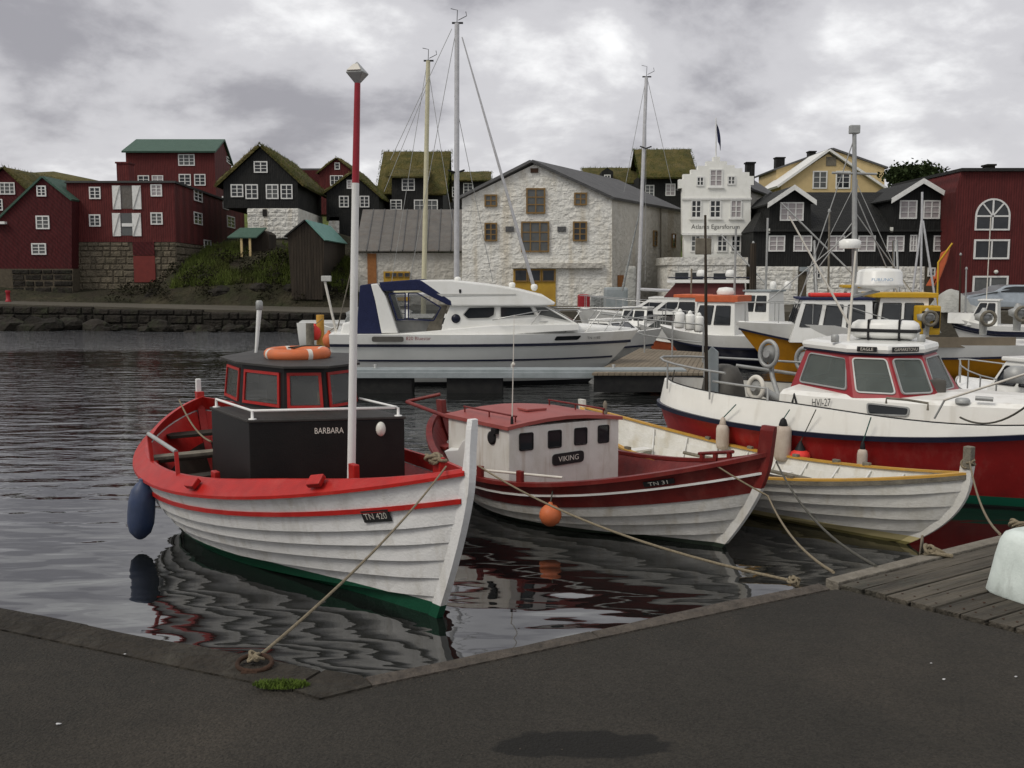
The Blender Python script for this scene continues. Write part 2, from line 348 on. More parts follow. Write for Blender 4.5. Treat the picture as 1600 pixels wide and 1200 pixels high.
# ------------------------------------------------------------------ mesh helpers
WL = {}
class MB:
    def __init__(s):
        s.v = []; s.f = []; s.smooth = []
    def add(s, vs, fs, smooth=False):
        o = len(s.v)
        s.v += [Vector(p) for p in vs]
        s.f += [tuple(i + o for i in q) for q in fs]
        s.smooth += [smooth] * len(fs)
        return s
    def box(s, c, d, ax=None):                       # centre, full sizes, optional 3 axes
        c = Vector(c)
        ax = ax or (V(1, 0, 0), V(0, 1, 0), V(0, 0, 1))
        vs = []
        for i in (-1, 1):
            for j in (-1, 1):
                for k in (-1, 1):
                    vs.append(c + ax[0] * (i * d[0] / 2) + ax[1] * (j * d[1] / 2) + ax[2] * (k * d[2] / 2))
        return s.add(vs, [(0, 1, 3, 2), (4, 6, 7, 5), (0, 4, 5, 1), (2, 3, 7, 6), (0, 2, 6, 4), (1, 5, 7, 3)])
    def prism(s, pts, vec):
        n = len(pts); vec = Vector(vec)
        vs = [Vector(p) for p in pts] + [Vector(p) + vec for p in pts]
        fs = [tuple(range(n)), tuple(reversed(range(n, 2 * n)))]
        fs += [(i, i + n, (i + 1) % n + n, (i + 1) % n) for i in range(n)]
        return s.add(vs, fs)
    def loft(s, rings, closed=True, caps=True, smooth=True):
        n = len(rings[0]); vs = [p for r in rings for p in r]; fs = []
        for a in range(len(rings) - 1):
            for i in range(n if closed else n - 1):
                j = (i + 1) % n
                fs.append((a * n + i, a * n + j, (a + 1) * n + j, (a + 1) * n + i))
        s.add(vs, fs, smooth)
        if caps and closed:
            s.add(rings[0], [tuple(reversed(range(n)))]); s.add(rings[-1], [tuple(range(n))])
        return s
    def tube(s, pts, r, n=8, caps=True, smooth=True):
        pts = [Vector(p) for p in pts]
        rr = r if isinstance(r, (list, tuple)) else [r] * len(pts)
        rings = []; prev = None
        for i, p in enumerate(pts):
            a = pts[max(i - 1, 0)]; b = pts[min(i + 1, len(pts) - 1)]
            t = (b - a).normalized() if (b - a).length > 1e-9 else V(0, 0, 1)
            if prev is None:
                h = V(0, 0, 1) if abs(t.z) < 0.9 else V(1, 0, 0)
                x = t.cross(h).normalized()
            else:
                x = (prev - t * prev.dot(t)).normalized()
            prev = x
            y = t.cross(x)
            rings.append([p + (x * math.cos(2 * math.pi * k / n) + y * math.sin(2 * math.pi * k / n)) * rr[i] for k in range(n)])
        return s.loft(rings, True, caps, smooth)
    def beam(s, a, b, w, h, up=V(0, 0, 1)):           # square bar
        a = Vector(a); b = Vector(b)
        t = (b - a).normalized()
        x = t.cross(up)
        if x.length < 1e-4: x = V(1, 0, 0)
        x.normalize(); y = x.cross(t)
        return s.box((a + b) / 2, ((b - a).length, w, h), (t, x, y))
    def lathe(s, o, prof, n=16, ax=V(0, 0, 1), smooth=True):   # prof: (radius, height along the axis)
        o = Vector(o); ax = Vector(ax).normalized()
        h = V(1, 0, 0) if abs(ax.x) < 0.9 else V(0, 1, 0)
        x = ax.cross(h).normalized(); y = ax.cross(x)
        rings = [[o + ax * z + (x * math.cos(2 * math.pi * k / n) + y * math.sin(2 * math.pi * k / n)) * max(r, 1e-4) for k in range(n)] for r, z in prof]
        return s.loft(rings, True, True, smooth)
    def sweep(s, pts, prof, side, up, closed=False):  # rectangular etc. profile swept: prof of (a,b) on side[i], up[i]
        rings = [[Vector(p) + side[i] * a + up[i] * b for a, b in prof] for i, p in enumerate(pts)]
        return s.loft(rings, True, True, False)
    def sheet(s, grid, smooth=True):
        n = len(grid[0])
        vs = [p for r in grid for p in r]
        fs = [(a * n + i, a * n + i + 1, (a + 1) * n + i + 1, (a + 1) * n + i) for a in range(len(grid) - 1) for i in range(n - 1)]
        return s.add(vs, fs, smooth)
    def build(s, name, m, parent=None, bevel=0.0, origin=None, recalc=True):
        if not s.v:
            return None
        if origin is None:
            lo = V(*[min(p[i] for p in s.v) for i in range(3)]); hi = V(*[max(p[i] for p in s.v) for i in range(3)])
            origin = V((lo.x + hi.x) / 2, (lo.y + hi.y) / 2, lo.z)
        me = bpy.data.meshes.new(name)
        me.from_pydata([tuple(p - origin) for p in s.v], [], s.f)
        me.polygons.foreach_set('use_smooth', s.smooth)
        if recalc or bevel:
            bm = bmesh.new(); bm.from_mesh(me)
            if bevel:
                bmesh.ops.remove_doubles(bm, verts=bm.verts, dist=1e-5)
                bmesh.ops.recalc_face_normals(bm, faces=bm.faces)
                ed = [e for e in bm.edges if len(e.link_faces) == 2 and e.calc_face_angle(0) > 0.5]
                bmesh.ops.bevel(bm, geom=ed, offset=bevel, segments=2, profile=0.6, affect='EDGES', clamp_overlap=True)
            else:
                bmesh.ops.recalc_face_normals(bm, faces=bm.faces)
            bm.to_mesh(me); bm.free()
        me.materials.append(MATS[m])
        return link(name, me, parent, origin)
def link(name, data, parent, origin):
    o = bpy.data.objects.new(name, data)
    COL.objects.link(o)
    WL[o.name] = Vector(origin)
    if parent is not None:
        o.parent = parent
        o.location = Vector(origin) - WL[parent.name]
    else:
        o.location = origin
    return o
def tag(o, label, cat, group=None):
    o['label'] = label; o['category'] = cat
    if group: o['group'] = group
    return o
def thing(name, label, cat, loc, group=None):
    return tag(link(name, None, None, Vector(loc)), label, cat, group)
def structure(o):
    o['kind'] = 'structure'; return o
def stuff(o):
    o['kind'] = 'stuff'; return o
def text(txt, size, m, parent, o, ux, uy, name='lettering', depth=0.004, stretch=1.0, centre=True, bold=0.0):
    cu = bpy.data.curves.new('t', 'FONT'); cu.body = txt; cu.size = 1.0; cu.extrude = 0.0; cu.offset = bold
    cu.align_x = 'CENTER' if centre else 'LEFT'; cu.align_y = 'CENTER'; cu.resolution_u = 3
    ob = bpy.data.objects.new('t', cu); COL.objects.link(ob)
    bpy.context.view_layer.update()
    me0 = bpy.data.meshes.new_from_object(ob.evaluated_get(bpy.context.evaluated_depsgraph_get()))
    o = Vector(o); ux = Vector(ux).normalized(); uy = Vector(uy).normalized(); nz = ux.cross(uy)
    mb = MB()
    mb.v = [o + ux * (v.co.x * size * stretch) + uy * (v.co.y * size) + nz * depth for v in me0.vertices]
    mb.f = [tuple(p.vertices) for p in me0.polygons]; mb.smooth = [False] * len(mb.f)
    bpy.data.objects.remove(ob); bpy.data.curves.remove(cu); bpy.data.meshes.remove(me0)
    return mb.build(name, m, parent, recalc=False)
def copy_tree(o, parent=None, delta=V(0, 0, 0)):
    c = o.copy(); COL.objects.link(c); c.parent = parent
    if parent is None:
        c.location = o.location + delta
    WL[c.name] = WL[o.name] + delta
    for ch in list(o.children):
        copy_tree(ch, c, delta)
    return c
def catenary(a, b, sag, n=14):
    a = Vector(a); b = Vector(b)
    return [a.lerp(b, i / n) - V(0, 0, sag * 4 * (i / n) * (1 - i / n)) for i in range(n + 1)]
def blob(c, r, seed, sub=2, rough=0.3, squash=(1, 1, 1)):
    bm = bmesh.new(); bmesh.ops.create_icosphere(bm, subdivisions=sub, radius=1.0)
    mb = MB()
    for v in bm.verts:
        p = v.co.copy()
        k = 1 + rough * mnoise.noise(p * 1.3 + V(seed * 3.1, seed, 0)) + rough * 0.5 * mnoise.noise(p * 3 + V(seed, 7, seed))
        mb.v.append(Vector(c) + V(p.x * squash[0], p.y * squash[1], p.z * squash[2]) * r * k)
    mb.f = [tuple(v.index for v in f.verts) for f in bm.faces]
    mb.smooth = [False] * len(mb.f)
    bm.free()
    return mb

# ------------------------------------------------------------------ a plane one can read the picture on
class Fac:
    def __init__(s, p0, p1):
        s.p0 = V(p0[0], p0[1], 0); p1 = V(p1[0], p1[1], 0)
        s.w = (p1 - s.p0).length
        s.u = (p1 - s.p0).normalized(); s.n = V(s.u.y, -s.u.x, 0)
    def uz(s, px, py):
        r = ray(px, py)
        t = (s.p0 - CAM).dot(s.n) / r.dot(s.n)
        p = CAM + r * t
        return (p - s.p0).dot(s.u), p.z
    def pt(s, u, z, off=0.0):
        return s.p0 + s.u * u + V(0, 0, z) + s.n * off
    def px(s, px, py, off=0.0):
        u, z = s.uz(px, py)
        return s.pt(u, z, off)
    def rect(s, x0, y0, x1, y1):
        a = s.uz(x0, y0); b = s.uz(x1, y1); c = s.uz(x0, y1); d = s.uz(x1, y0)
        return min(a[0], c[0]), max(b[0], d[0]), (b[1] + c[1]) / 2, (a[1] + d[1]) / 2
    def slab(s, mb, u0, u1, z0, z1, o0, o1):
        a = [s.pt(u0, z0, o0), s.pt(u1, z0, o0), s.pt(u1, z1, o0), s.pt(u0, z1, o0)]
        return mb.prism(a, s.n * (o1 - o0))
def FY(y, x0=-800, x1=800):        # facade facing the water at one distance
    return Fac((x0, y), (x1, y))
WR = random.Random(77)
def window(par, f, x0, y0, x1, y1, nx=2, ny=3, fm='trim_white', gm='glass_dark', fr=0.075, bar=0.035, off=0.0, split=False, mull=True, sill=False):
    if gm == 'glass_dark' and fm == 'trim_white' and WR.random() < .4: gm = WR.choice(('glass_grey', 'curtain', 'glass_grey'))
    u0, u1, z0, z1 = f.rect(x0, y0, x1, y1)
    mb = MB()
    f.slab(mb, u0, u1, z0, z0 + fr, off - 0.03, off + 0.06); f.slab(mb, u0, u1, z1 - fr, z1, off - 0.03, off + 0.06)
    f.slab(mb, u0, u0 + fr, z0 + fr, z1 - fr, off - 0.03, off + 0.058); f.slab(mb, u1 - fr, u1, z0 + fr, z1 - fr, off - 0.03, off + 0.058)
    for i in range(1, nx):
        u = u0 + (u1 - u0) * i / nx
        wd = fr * 0.8 if (mull and nx % 2 == 0 and i == nx // 2) or (mull and nx == 3) else bar
        f.slab(mb, u - wd / 2, u + wd / 2, z0 + fr, z1 - fr, off - 0.02, off + 0.05)
    for j in range(1, ny):
        z = z0 + fr + (z1 - z0 - 2 * fr) * j / ny
        f.slab(mb, u0 + fr, u1 - fr, z - bar / 2, z + bar / 2, off - 0.02, off + 0.045)
    if sill:
        f.slab(mb, u0 - 0.08, u1 + 0.08, z0 - 0.09, z0 - 0.003, off - 0.03, off + 0.12)
    wo = mb.build('window', fm, par, recalc=False)
    if split:
        for i in range(nx):
            for j in range(ny):
                a0 = u0 + fr / 2 + (u1 - u0 - fr) * i / nx; a1 = u0 + fr / 2 + (u1 - u0 - fr) * (i + 1) / nx
                b0 = z0 + fr / 2 + (z1 - z0 - fr) * j / ny; b1 = z0 + fr / 2 + (z1 - z0 - fr) * (j + 1) / ny
                g = MB(); f.slab(g, a0 + 0.004, a1 - 0.004, b0 + 0.004, b1 - 0.004, off - 0.02, off + 0.012 + random.uniform(-.003, .003))
                g.build('pane', gm, wo, recalc=False)
    else:
        g = MB(); f.slab(g, u0 + fr / 2, u1 - fr / 2, z0 + fr / 2, z1 - fr / 2, off - 0.02, off + 0.012)
        g.build('pane', gm, wo, recalc=False)
    return wo
def stones(par, f, poly_uz, sw, sh, m, proud=0.06, joined=False, skip=None, seed=1, back='mortar', name='stone'):
    """rubble stones laid in uneven courses inside a rectangle u0,u1,z0,z1 of the plane"""
    rnd = random.Random(seed)
    u0, u1, z0, z1 = poly_uz
    z = z0; acc = MB(); n = 0
    while z < z1 - 0.05:
        h = min(sh * rnd.uniform(0.75, 1.3), z1 - z)
        if z1 - (z + h) < sh * 0.4: h = z1 - z
        u = u0
        while u < u1 - 0.02:
            wd = min(sw * rnd.uniform(0.55, 1.5), u1 - u)
            if u1 - (u + wd) < sw * 0.35: wd = u1 - u
            g = 0.011
            if not (skip and skip(u + wd / 2, z + h / 2)):
                a0, a1, b0, b1 = u + g, u + wd - g, z + g, z + h - g
                p = proud * rnd.uniform(0.4, 1.3); j = lambda k=0.05: rnd.uniform(-k, k) * min(wd, h)
                base = [f.pt(a0 + j(), b0 + j(), -0.05), f.pt(a1 + j(), b0 + j(), -0.05), f.pt(a1 + j(), b1 + j(), -0.05), f.pt(a0 + j(), b1 + j(), -0.05)]
                ii = 0.16 * min(wd, h)
                top = [f.pt(a0 + ii + j(), b0 + ii + j(), p + j(0.08)), f.pt(a1 - ii + j(), b0 + ii + j(), p + j(.08)), f.pt(a1 - ii + j(), b1 - ii + j(), p + j(.08)), f.pt(a0 + ii + j(), b1 - ii + j(), p + j(.08))]
                mb = acc if joined else MB()
                mb.add(base + top, [(4, 5, 6, 7), (0, 1, 5, 4), (1, 2, 6, 5), (2, 3, 7, 6), (3, 0, 4, 7)])
                if not joined:
                    mb.build(name, m, par, recalc=False)
                n += 1
            u += wd
        z += h
    if joined:
        stuff(acc.build(name + 'work', m, par, recalc=False))
    return n

# ------------------------------------------------------------------ hulls
class Hull:
    def __init__(s, bow, stern, B, sheer, zk=-0.35, tm=0.45, n=2.3, m=0.85, e_mid=0.42, e_end=0.9, rb=0.7, pb=1.5, rs=0.6, ps=1.5, transom=0.0, n_aft=None, m_aft=None):
        s.bow = V(bow[0], bow[1], 0); s.stern = V(stern[0], stern[1], 0)
        s.L = (s.bow - s.stern).length
        s.a = (s.bow - s.stern).normalized(); s.b = V(-s.a.y, s.a.x, 0)
        s.B = B; s.sheer = sheer; s.zk = zk; s.tm = tm; s.n = n; s.m = m
        s.e_mid = e_mid; s.e_end = e_end; s.rb = rb; s.pb = pb; s.rs = rs; s.ps = ps; s.tr = transom
        s.n_aft = n_aft or n; s.m_aft = m_aft or m
    def beam(s, t):
        if t >= s.tm:
            q = (t - s.tm) / (1 - s.tm)
            return s.B * max(0, 1 - q ** s.n) ** s.m
        q = (s.tm - t) / s.tm
        v = max(0, 1 - q ** s.n_aft) ** s.m_aft
        return s.B * (s.tr + (1 - s.tr) * v)
    def xb(s, z):
        zs = s.sheer(1.0); k = max(0, (zs - z) / (zs - s.zk))
        return s.L - s.rb * k ** s.pb + (0.0 if z <= zs else (z - zs) * 0.12)
    def xs(s, z):
        zs = s.sheer(0.0); k = max(0, (zs - z) / (zs - s.zk))
        return s.rs * k ** s.ps
    def loc(s, x, y, z):
        return s.stern + s.a * x + s.b * y + V(0, 0, z)
    def P(s, t, q, side):
        z = s.zk + (s.sheer(t) - s.zk) * q
        x = s.xs(z) + (s.xb(z) - s.xs(z)) * t
        qq = abs(t - s.tm) / ((1 - s.tm) if t > s.tm else s.tm)
        if t < s.tm and s.tr > 0: qq *= 0.3
        e = s.e_mid + (s.e_end - s.e_mid) * qq ** 1.6
        y = s.beam(t) * max(q, 0) ** e
        return s.loc(x, y * side, z)
    def N(s, t, q, side):
        d = 1e-3
        t0, t1 = max(t - d, 0), min(t + d, 1)
        q0, q1 = max(q - d, 0.001), q + d
        n = (s.P(t1, q, side) - s.P(t0, q, side)).cross(s.P(t, q1, side) - s.P(t, q0, side))
        if n.length < 1e-12: return s.b * side
        n.normalize()
        if n.dot(s.b * side) < 0: n = -n
        return n
    def qz(s, t, z):
        return (z - s.zk) / (s.sheer(t) - s.zk)
    def half(s, x, z):            # half breadth at a distance from the stern and a height
        best = None
        for i in range(101):
            t = i / 100
            d_ = abs(s.xs(z) + (s.xb(z) - s.xs(z)) * t - x)
            if best is None or d_ < best[0]: best = (d_, t)
        t = best[1]; q = max(0.0, min(1.0, s.qz(t, z)))
        return abs((s.P(t, q, 1) - s.stern).dot(s.b))
    def ts(s, n=30, a=0.0, b=1.0):
        return [a + (b - a) * (0.5 - 0.5 * math.cos(math.pi * i / n)) for i in range(n + 1)]
    def strake(s, par, q0, q1, side, m, lap=0.022, th=0.02, name='plank', n=30, a=0.0, b=1.0):
        rings = []
        for t in s.ts(n, a, b):
            k = min(1, min(t, 1 - t) * 14 + 0.15) if s.tr == 0 else min(1, (1 - t) * 14 + .15)
            p0 = s.P(t, q0, side); p1 = s.P(t, q1, side); n0 = s.N(t, max(q0, .01), side); n1 = s.N(t, q1, side)
            rings.append([p0 + n0 * (lap * k), p1 + n1 * 0.002, p1 - n1 * th, p0 + n0 * (lap * k - th)])
        return MB().loft(rings, True, True, False).build(name, m, par)
    def shell(s, par, q0, q1, m, name, n=30, k=5, side=None, off=0.0, a=0.0, b=1.0, smooth=True):
        mb = MB()
        f0 = q0 if callable(q0) else (lambda t, c=q0: c)
        f1 = q1 if callable(q1) else (lambda t, c=q1: c)
        for sd in ((-1, 1) if side is None else (side,)):
            g = []
            for t in s.ts(n, a, b):
                A_, B_ = f0(t), f1(t)
                g.append([s.P(t, A_ + (B_ - A_) * i / k, sd) + s.N(t, max(A_ + (B_ - A_) * i / k, .01), sd) * off for i in range(k + 1)])
            mb.sheet(g, smooth)
        q0, q1 = f0(0), f1(0)
        if s.tr > 0 and a == 0 and side is None:
            l = [s.P(0, q0 + (q1 - q0) * i / k, -1) for i in range(k + 1)]; r = [s.P(0, q0 + (q1 - q0) * i / k, 1) for i in range(k + 1)]
            mb.sheet([l, r], False)
        return mb.build(name, m, par)
    def rail(s, par, q, side, m, name, w=0.05, h=0.05, out=0.0, dz=0.0, n=30, a=0.0, b=1.0):
        pts = []; sd = []; up = []
        fq = q if callable(q) else (lambda t, c=q: c)
        for t in s.ts(n, a, b):
            q = fq(t)
            nn = s.N(t, min(q, 1.0), side); nn.z = 0; nn.normalize()
            pts.append(s.P(t, q, side) + V(0, 0, dz)); sd.append(nn); up.append(V(0, 0, 1))
        return MB().sweep(pts, [(out, -h / 2), (out + w, -h / 2), (out + w, h / 2), (out, h / 2)], sd, up).build(name, m, par)
    def deck(s, par, zf, m, name, a=0.02, b=0.98, inset=0.03, n=24, th=0.02, crown=0.0):
        g = []
        for t in s.ts(n, a, b):
            q = min(s.qz(t, zf(t)), 1.0)
            l = s.P(t, q, -1); r = s.P(t, q, 1)
            if (r - l).length > 2 * inset:
                d = (r - l).normalized() * inset; l = l + d; r = r - d
            g.append([l.lerp(r, i / 6) + V(0, 0, crown * (1 - (i / 3 - 1) ** 2)) for i in range(7)])
        return MB().sheet(g, False).build(name, m, par)
    def post(s, par, bowend, z0, z1, w, d, m, name, out=0.03, n=14, head=None, slim=1.0):
        rings = []
        for i in range(n + 1):
            z = z0 + (z1 - z0) * i / n
            if bowend:
                x = s.xb(z); dz = 0.02; tx = (s.xb(z + dz) - s.xb(z - dz)); 
                k_ = max(0, min(1, (z - s.sheer(1) * .9) / max(.05, z1 - s.sheer(1) * .9))); sl = 1 - (1 - slim) * min(1, k_ * 2)
                x0, x1 = x - d * sl, x + out * sl
            else:
                x = s.xs(z); x0, x1 = x - out, x + d
                if z > s.sheer(0): x0 -= (z - s.sheer(0)) * 0.12; x1 -= (z - s.sheer(0)) * 0.12
            ww = w * (head if head and i == n else 1)
            if bowend:
                rings.append([s.loc(x0, -ww / 2, z), s.loc(x1, -ww * 0.36, z), s.loc(x1, ww * 0.36, z), s.loc(x0, ww / 2, z)])
            else:
                rings.append([s.loc(x0, -ww * 0.36, z), s.loc(x1, -ww / 2, z), s.loc(x1, ww / 2, z), s.loc(x0, ww * 0.36, z)])
        return MB().loft(rings, True, True, False).build(name, m, par)
def sheerf(stern, low, bow, tl=0.42, p=2.0):
    def f(t):
        if t < tl: return low + (stern - low) * ((tl - t) / tl) ** p
        return low + (bow - low) * ((t - tl) / (1 - tl)) ** p
    return f

# ================================================================== WATER
def make_water():
    mb = MB()
    xs = [-400, -120, -60, -30, -15, -8, -4, 0, 4, 8, 15, 30, 60, 120, 400]
    ys = [-30, 2, 6, 10, 14, 20, 28, 38, 50, 62, 90, 150]
    mb.sheet([[V(x, y, 0) for x in xs] for y in ys], False)
    m = bpy.data.materials.new('water'); m.use_nodes = True
    t = m.node_tree; b = t.nodes['Principled BSDF']; k = t.links.new
    b.inputs['Base Color'].default_value = (0.008, 0.009, 0.0085, 1)
    b.inputs['Roughness'].default_value = 0.03
    b.inputs['IOR'].default_value = 1.95
    g = t.nodes.new('ShaderNodeNewGeometry')
    sp = t.nodes.new('ShaderNodeSeparateXYZ'); k(g.outputs['Position'], sp.inputs[0])
    # sheltered near the quay, ruffled by the wind farther out, in patches
    rg = t.nodes.new('ShaderNodeMapRange'); rg.inputs['From Min'].default_value = 10.5; rg.inputs['From Max'].default_value = 21
    rg.interpolation_type = 'SMOOTHSTEP'
    k(sp.outputs['Y'], rg.inputs[0])
    def noise(sc, st, det=3, rough=0.5, dist=0.0):
        mp = t.nodes.new('ShaderNodeMapping'); mp.inputs['Scale'].default_value = st; mp.inputs['Rotation'].default_value = (0, 0, R(12))
        k(g.outputs['Position'], mp.inputs[0])
        n = t.nodes.new('ShaderNodeTexNoise'); n.inputs['Scale'].default_value = sc; n.inputs['Detail'].default_value = det; n.inputs['Roughness'].default_value = rough
        n.inputs['Distortion'].default_value = dist
        k(mp.outputs[0], n.inputs['Vector']); return n.outputs['Fac']
    swell = noise(1.1, (0.75, 1.9, 1), 1.8, 0.35, 0.15)
    chop = noise(1.7, (0.62, 1.8, 1), 3.5, 0.55)
    patch = noise(0.16, (0.5, 1.6, 1), 2)
    pr = t.nodes.new('ShaderNodeMapRange'); pr.inputs['From Min'].default_value = 0.38; pr.inputs['From Max'].default_value = 0.62; pr.inputs['To Min'].default_value = 0.45
    k(patch, pr.inputs[0])
    mul = t.nodes.new('ShaderNodeMath'); mul.operation = 'MULTIPLY'; k(rg.outputs[0], mul.inputs[0]); k(pr.outputs[0], mul.inputs[1])
    amp0 = t.nodes.new('ShaderNodeMapRange'); amp0.inputs['To Min'].default_value = 0.0022; amp0.inputs['To Max'].default_value = 0.058
    k(mul.outputs[0], amp0.inputs[0])
    rf = t.nodes.new('ShaderNodeMapRange'); rf.inputs['From Min'].default_value = 38; rf.inputs['From Max'].default_value = 44; rf.inputs['To Max'].default_value = 0.3
    k(sp.outputs['Y'], rf.inputs[0])
    amp = t.nodes.new('ShaderNodeMath'); amp.operation = 'ADD'; k(amp0.outputs[0], amp.inputs[0]); k(rf.outputs[0], amp.inputs[1])
    h1 = t.nodes.new('ShaderNodeMath'); h1.operation = 'MULTIPLY'; k(chop, h1.inputs[0]); k(amp.outputs[0], h1.inputs[1])
    h2 = t.nodes.new('ShaderNodeMath'); h2.operation = 'MULTIPLY_ADD'; k(swell, h2.inputs[0]); h2.inputs[1].default_value = 0.029; k(h1.outputs[0], h2.inputs[2])
    bp = t.nodes.new('ShaderNodeBump'); bp.inputs['Strength'].default_value = 1.0; bp.inputs['Distance'].default_value = 1.0
    k(h2.outputs[0], bp.inputs['Height']); k(bp.outputs[0], b.inputs['Normal'])
    MATS['water'] = m
    structure(mb.build('water', 'water', None, recalc=False))
make_water()

# ================================================================== NEAR QUAY
ZQ = 1.35
qc = U(560, 1060, ZQ); ql = U(0, 950, ZQ); qr = U(1280, 912, ZQ); qe = U(1600, 832, ZQ)
ldir = (ql - qc).normalized(); rdir = (qr - qc).normalized(); edir = (qe - qr).normalized()
LW, RW = 0.22, 0.11                   # width of the edging left and right
lin = V(0, 0, 1).cross(ldir); lin = lin if lin.y < 0 else -lin
rin = V(0, 0, 1).cross(rdir); rin = rin if rin.y < 0 else -rin
ein = V(0, 0, 1).cross(edir); ein = ein if ein.y < 0 else -ein
def isect(p, d, q, e):
    den = d.x * e.y - d.y * e.x
    k = ((q.x - p.x) * e.y - (q.y - p.y) * e.x) / den
    return p + d * k
ic = isect(qc + lin * LW, ldir, qc + rin * RW, rdir)
bd = U(1600, 992, ZQ); bdir = (bd - qr).normalized()      # asphalt / deck border
lfar = qc + ldir * 14
mbq = MB()
top = [lfar + lin * LW, ic, qr + rin * RW, qr + bdir * 0.16, qr + bdir * 9, V(6, -8, ZQ), V(-16, -8, ZQ)]
mbq.prism([V(p.x, p.y, ZQ) for p in top], V(0, 0, -3.0))
asph = structure(mbq.build('quay_pavement', 'asphalt', None))
# quay face below the edging, and edging blocks
mb = MB()
mb.prism([lfar + lin * 0.03 - V(0, 0, .16), qc + (lin + rin) * 0.03 - V(0, 0, .16), qr + rin * 0.03 - V(0, 0, .16), qr + rin * 0.3 - V(0, 0, .16), ic + V(0, -.3, -.16), lfar + lin * 0.4 - V(0, 0, .16)], V(0, 0, -2.2))
structure(mb.build('quay_wall', 'quay_wall', None))
rk = random.Random(3)
def edging(p0, d, inn, width, length, m, bl):
    u = 0.0
    while u < length:
        l = min(bl * rk.uniform(0.7, 1.2), length - u)
        if length - u - l < 0.15: l = length - u
        a = p0 + d * (u + 0.002); b = p0 + d * (u + l - 0.002)
        n = 6; rings = []
        for i in range(n + 1):
            c = a.lerp(b, i / n)
            j = lambda k: rk.uniform(-k, k)
            h = 0.014 + j(0.006)
            o = j(0.012)
            rings.append([c + inn * (0.0 + o) + V(0, 0, h - 0.03), c + inn * (0.03 + o) + V(0, 0, h), c + inn * (width * 0.6) + V(0, 0, h + j(.005)), c + inn * (width - 0.004) + V(0, 0, 0.006), c + inn * (width - 0.004) + V(0, 0, -0.16), c + inn * o + V(0, 0, -0.16)])
        MB().loft(rings, True, True, False).build('edging_stone', m, asph)
        u += l
ms = isect(qc, ldir, ic, rin)          # mitre the two runs at the corner
edging(qc + ldir * 0.17, ldir, lin, LW, 9.0, 'coping_dark', 1.6)
edging(qc - lin * 0.0 + rdir * 0.02, rdir, rin, RW, (qr - qc).length - 0.05, 'coping', 1.1)
MB().prism([p + V(0, 0, 0.009) for p in (qc + rdir * 0.015, qc + ldir * 0.165, qc + ldir * 0.165 + lin * (LW - .005), ic + V(0, -.02, 0), qc + rdir * 0.015 + rin * RW)], V(0, 0, -0.17)).build('edging_stone', 'coping_dark', asph)

# ------------------------------------------------------------------ timber deck
deck = thing('timber_deck', 'weathered grey timber deck of long planks beside the asphalt quay', 'deck', qr)
nose = 0.055
for i in range(24):
    wd = 0.112; gap = 0.012
    off = 0.10 + i * (wd + gap)
    start = isect(qr + ein * (off + wd / 2), edir, qr, bdir)
    a = start + edir * (0.03 + rk.uniform(0, 0.02)); b = start + edir * (5.2 + rk.uniform(0, 0.3))
    sk = bdir - ein * (bdir.dot(ein)); sl = bdir.dot(edir) / max(bdir.dot(ein), 0.2)
    h = rk.uniform(-0.004, 0.004)
    w2 = wd / 2
    pts = []
    for (e_, s_) in ((a, -1), (b, -1), (b, 1), (a, 1)):
        k = edir * (sl * s_ * w2) if e_ is a else V(0, 0, 0)
        pts.append(e_ + ein * (s_ * w2) + k + V(0, 0, 0.012 + h + rk.uniform(-.002, .002)))
    MB().prism(pts, V(0, 0, -0.05)).build('plank', 'plank', deck, bevel=0.004)
MB().prism([p + V(0, 0, 0.022) for p in (qr + edir * 0.05, qr + edir * 5.4, qr + edir * 5.4 + ein * 0.085, qr + edir * 0.05 + ein * 0.085)], V(0, 0, -0.14)).build('edge_beam', 'plank_edge', deck, bevel=0.006)
mb = MB()
for k in (0.4, 1.6, 2.8, 4.0):
    c = qr + edir * k
    mb.beam(c + ein * 0.05 - V(0, 0, 0.12), c + ein * 2.6 - V(0, 0, 0.12), 0.12, 0.14)
    for q in (0.15, 1.4): mb.tube([c + ein * q - V(0, 0, 0.1), c + ein * q - V(0, 0, 2.4)], 0.11, 10)
mb.build('support_frame', 'quay_wall', deck)
mb = MB()                                # nail heads
for i in range(24):
    off = 0.10 + i * 0.124
    st_ = isect(qr + ein * (off + .056), edir, qr, bdir)
    for k in (0.12, 0.4, 1.6, 2.8, 4.0):
        for s_ in (-.03, .03):
            c_ = (st_ + edir * (k + rk.uniform(-.02, .02)) if k == .12 else qr + ein * (off + .056) + edir * (k + rk.uniform(-.02, .02))) + ein * s_
            if (c_ - st_).dot(edir) < .05: continue
            mb.lathe(V(c_.x, c_.y, ZQ + .012), [(.006, 0), (.006, .0045), (.001, .005)], 6)
stuff(mb.build('nail_head', 'rust', deck))
mb = MB(); rgr = random.Random(44)       # loose grit swept against the edging
for i in range(900):
    u_ = rgr.random()
    if rgr.random() < .6:
        p = (qc + ldir * (.1 + 2.6 * u_) + lin * (LW + abs(rgr.gauss(0, .12)))) if rgr.random() < .5 else (qc + rdir * (2.5 * u_) + rin * (RW + abs(rgr.gauss(0, .1))))
    else:
        p = V(rgr.uniform(-2.2, 2.2), rgr.uniform(3.0, 4.6), 0)
        if (p - qc).dot(lin) < LW or (p - qc).dot(rin) < RW: continue
    s_ = rgr.uniform(.0015, .0045); a_ = rgr.uniform(0, 3)
    v_ = [V(math.cos(a_ + q) * s_, math.sin(a_ + q) * s_, 0) for q in (0, 1.9, 4.1)]
    z_ = ZQ + .0005
    mb.add([V(p.x, p.y, z_) + q for q in v_] + [V(p.x, p.y, z_ + s_ * .8)], [(0, 1, 3), (1, 2, 3), (2, 0, 3)])
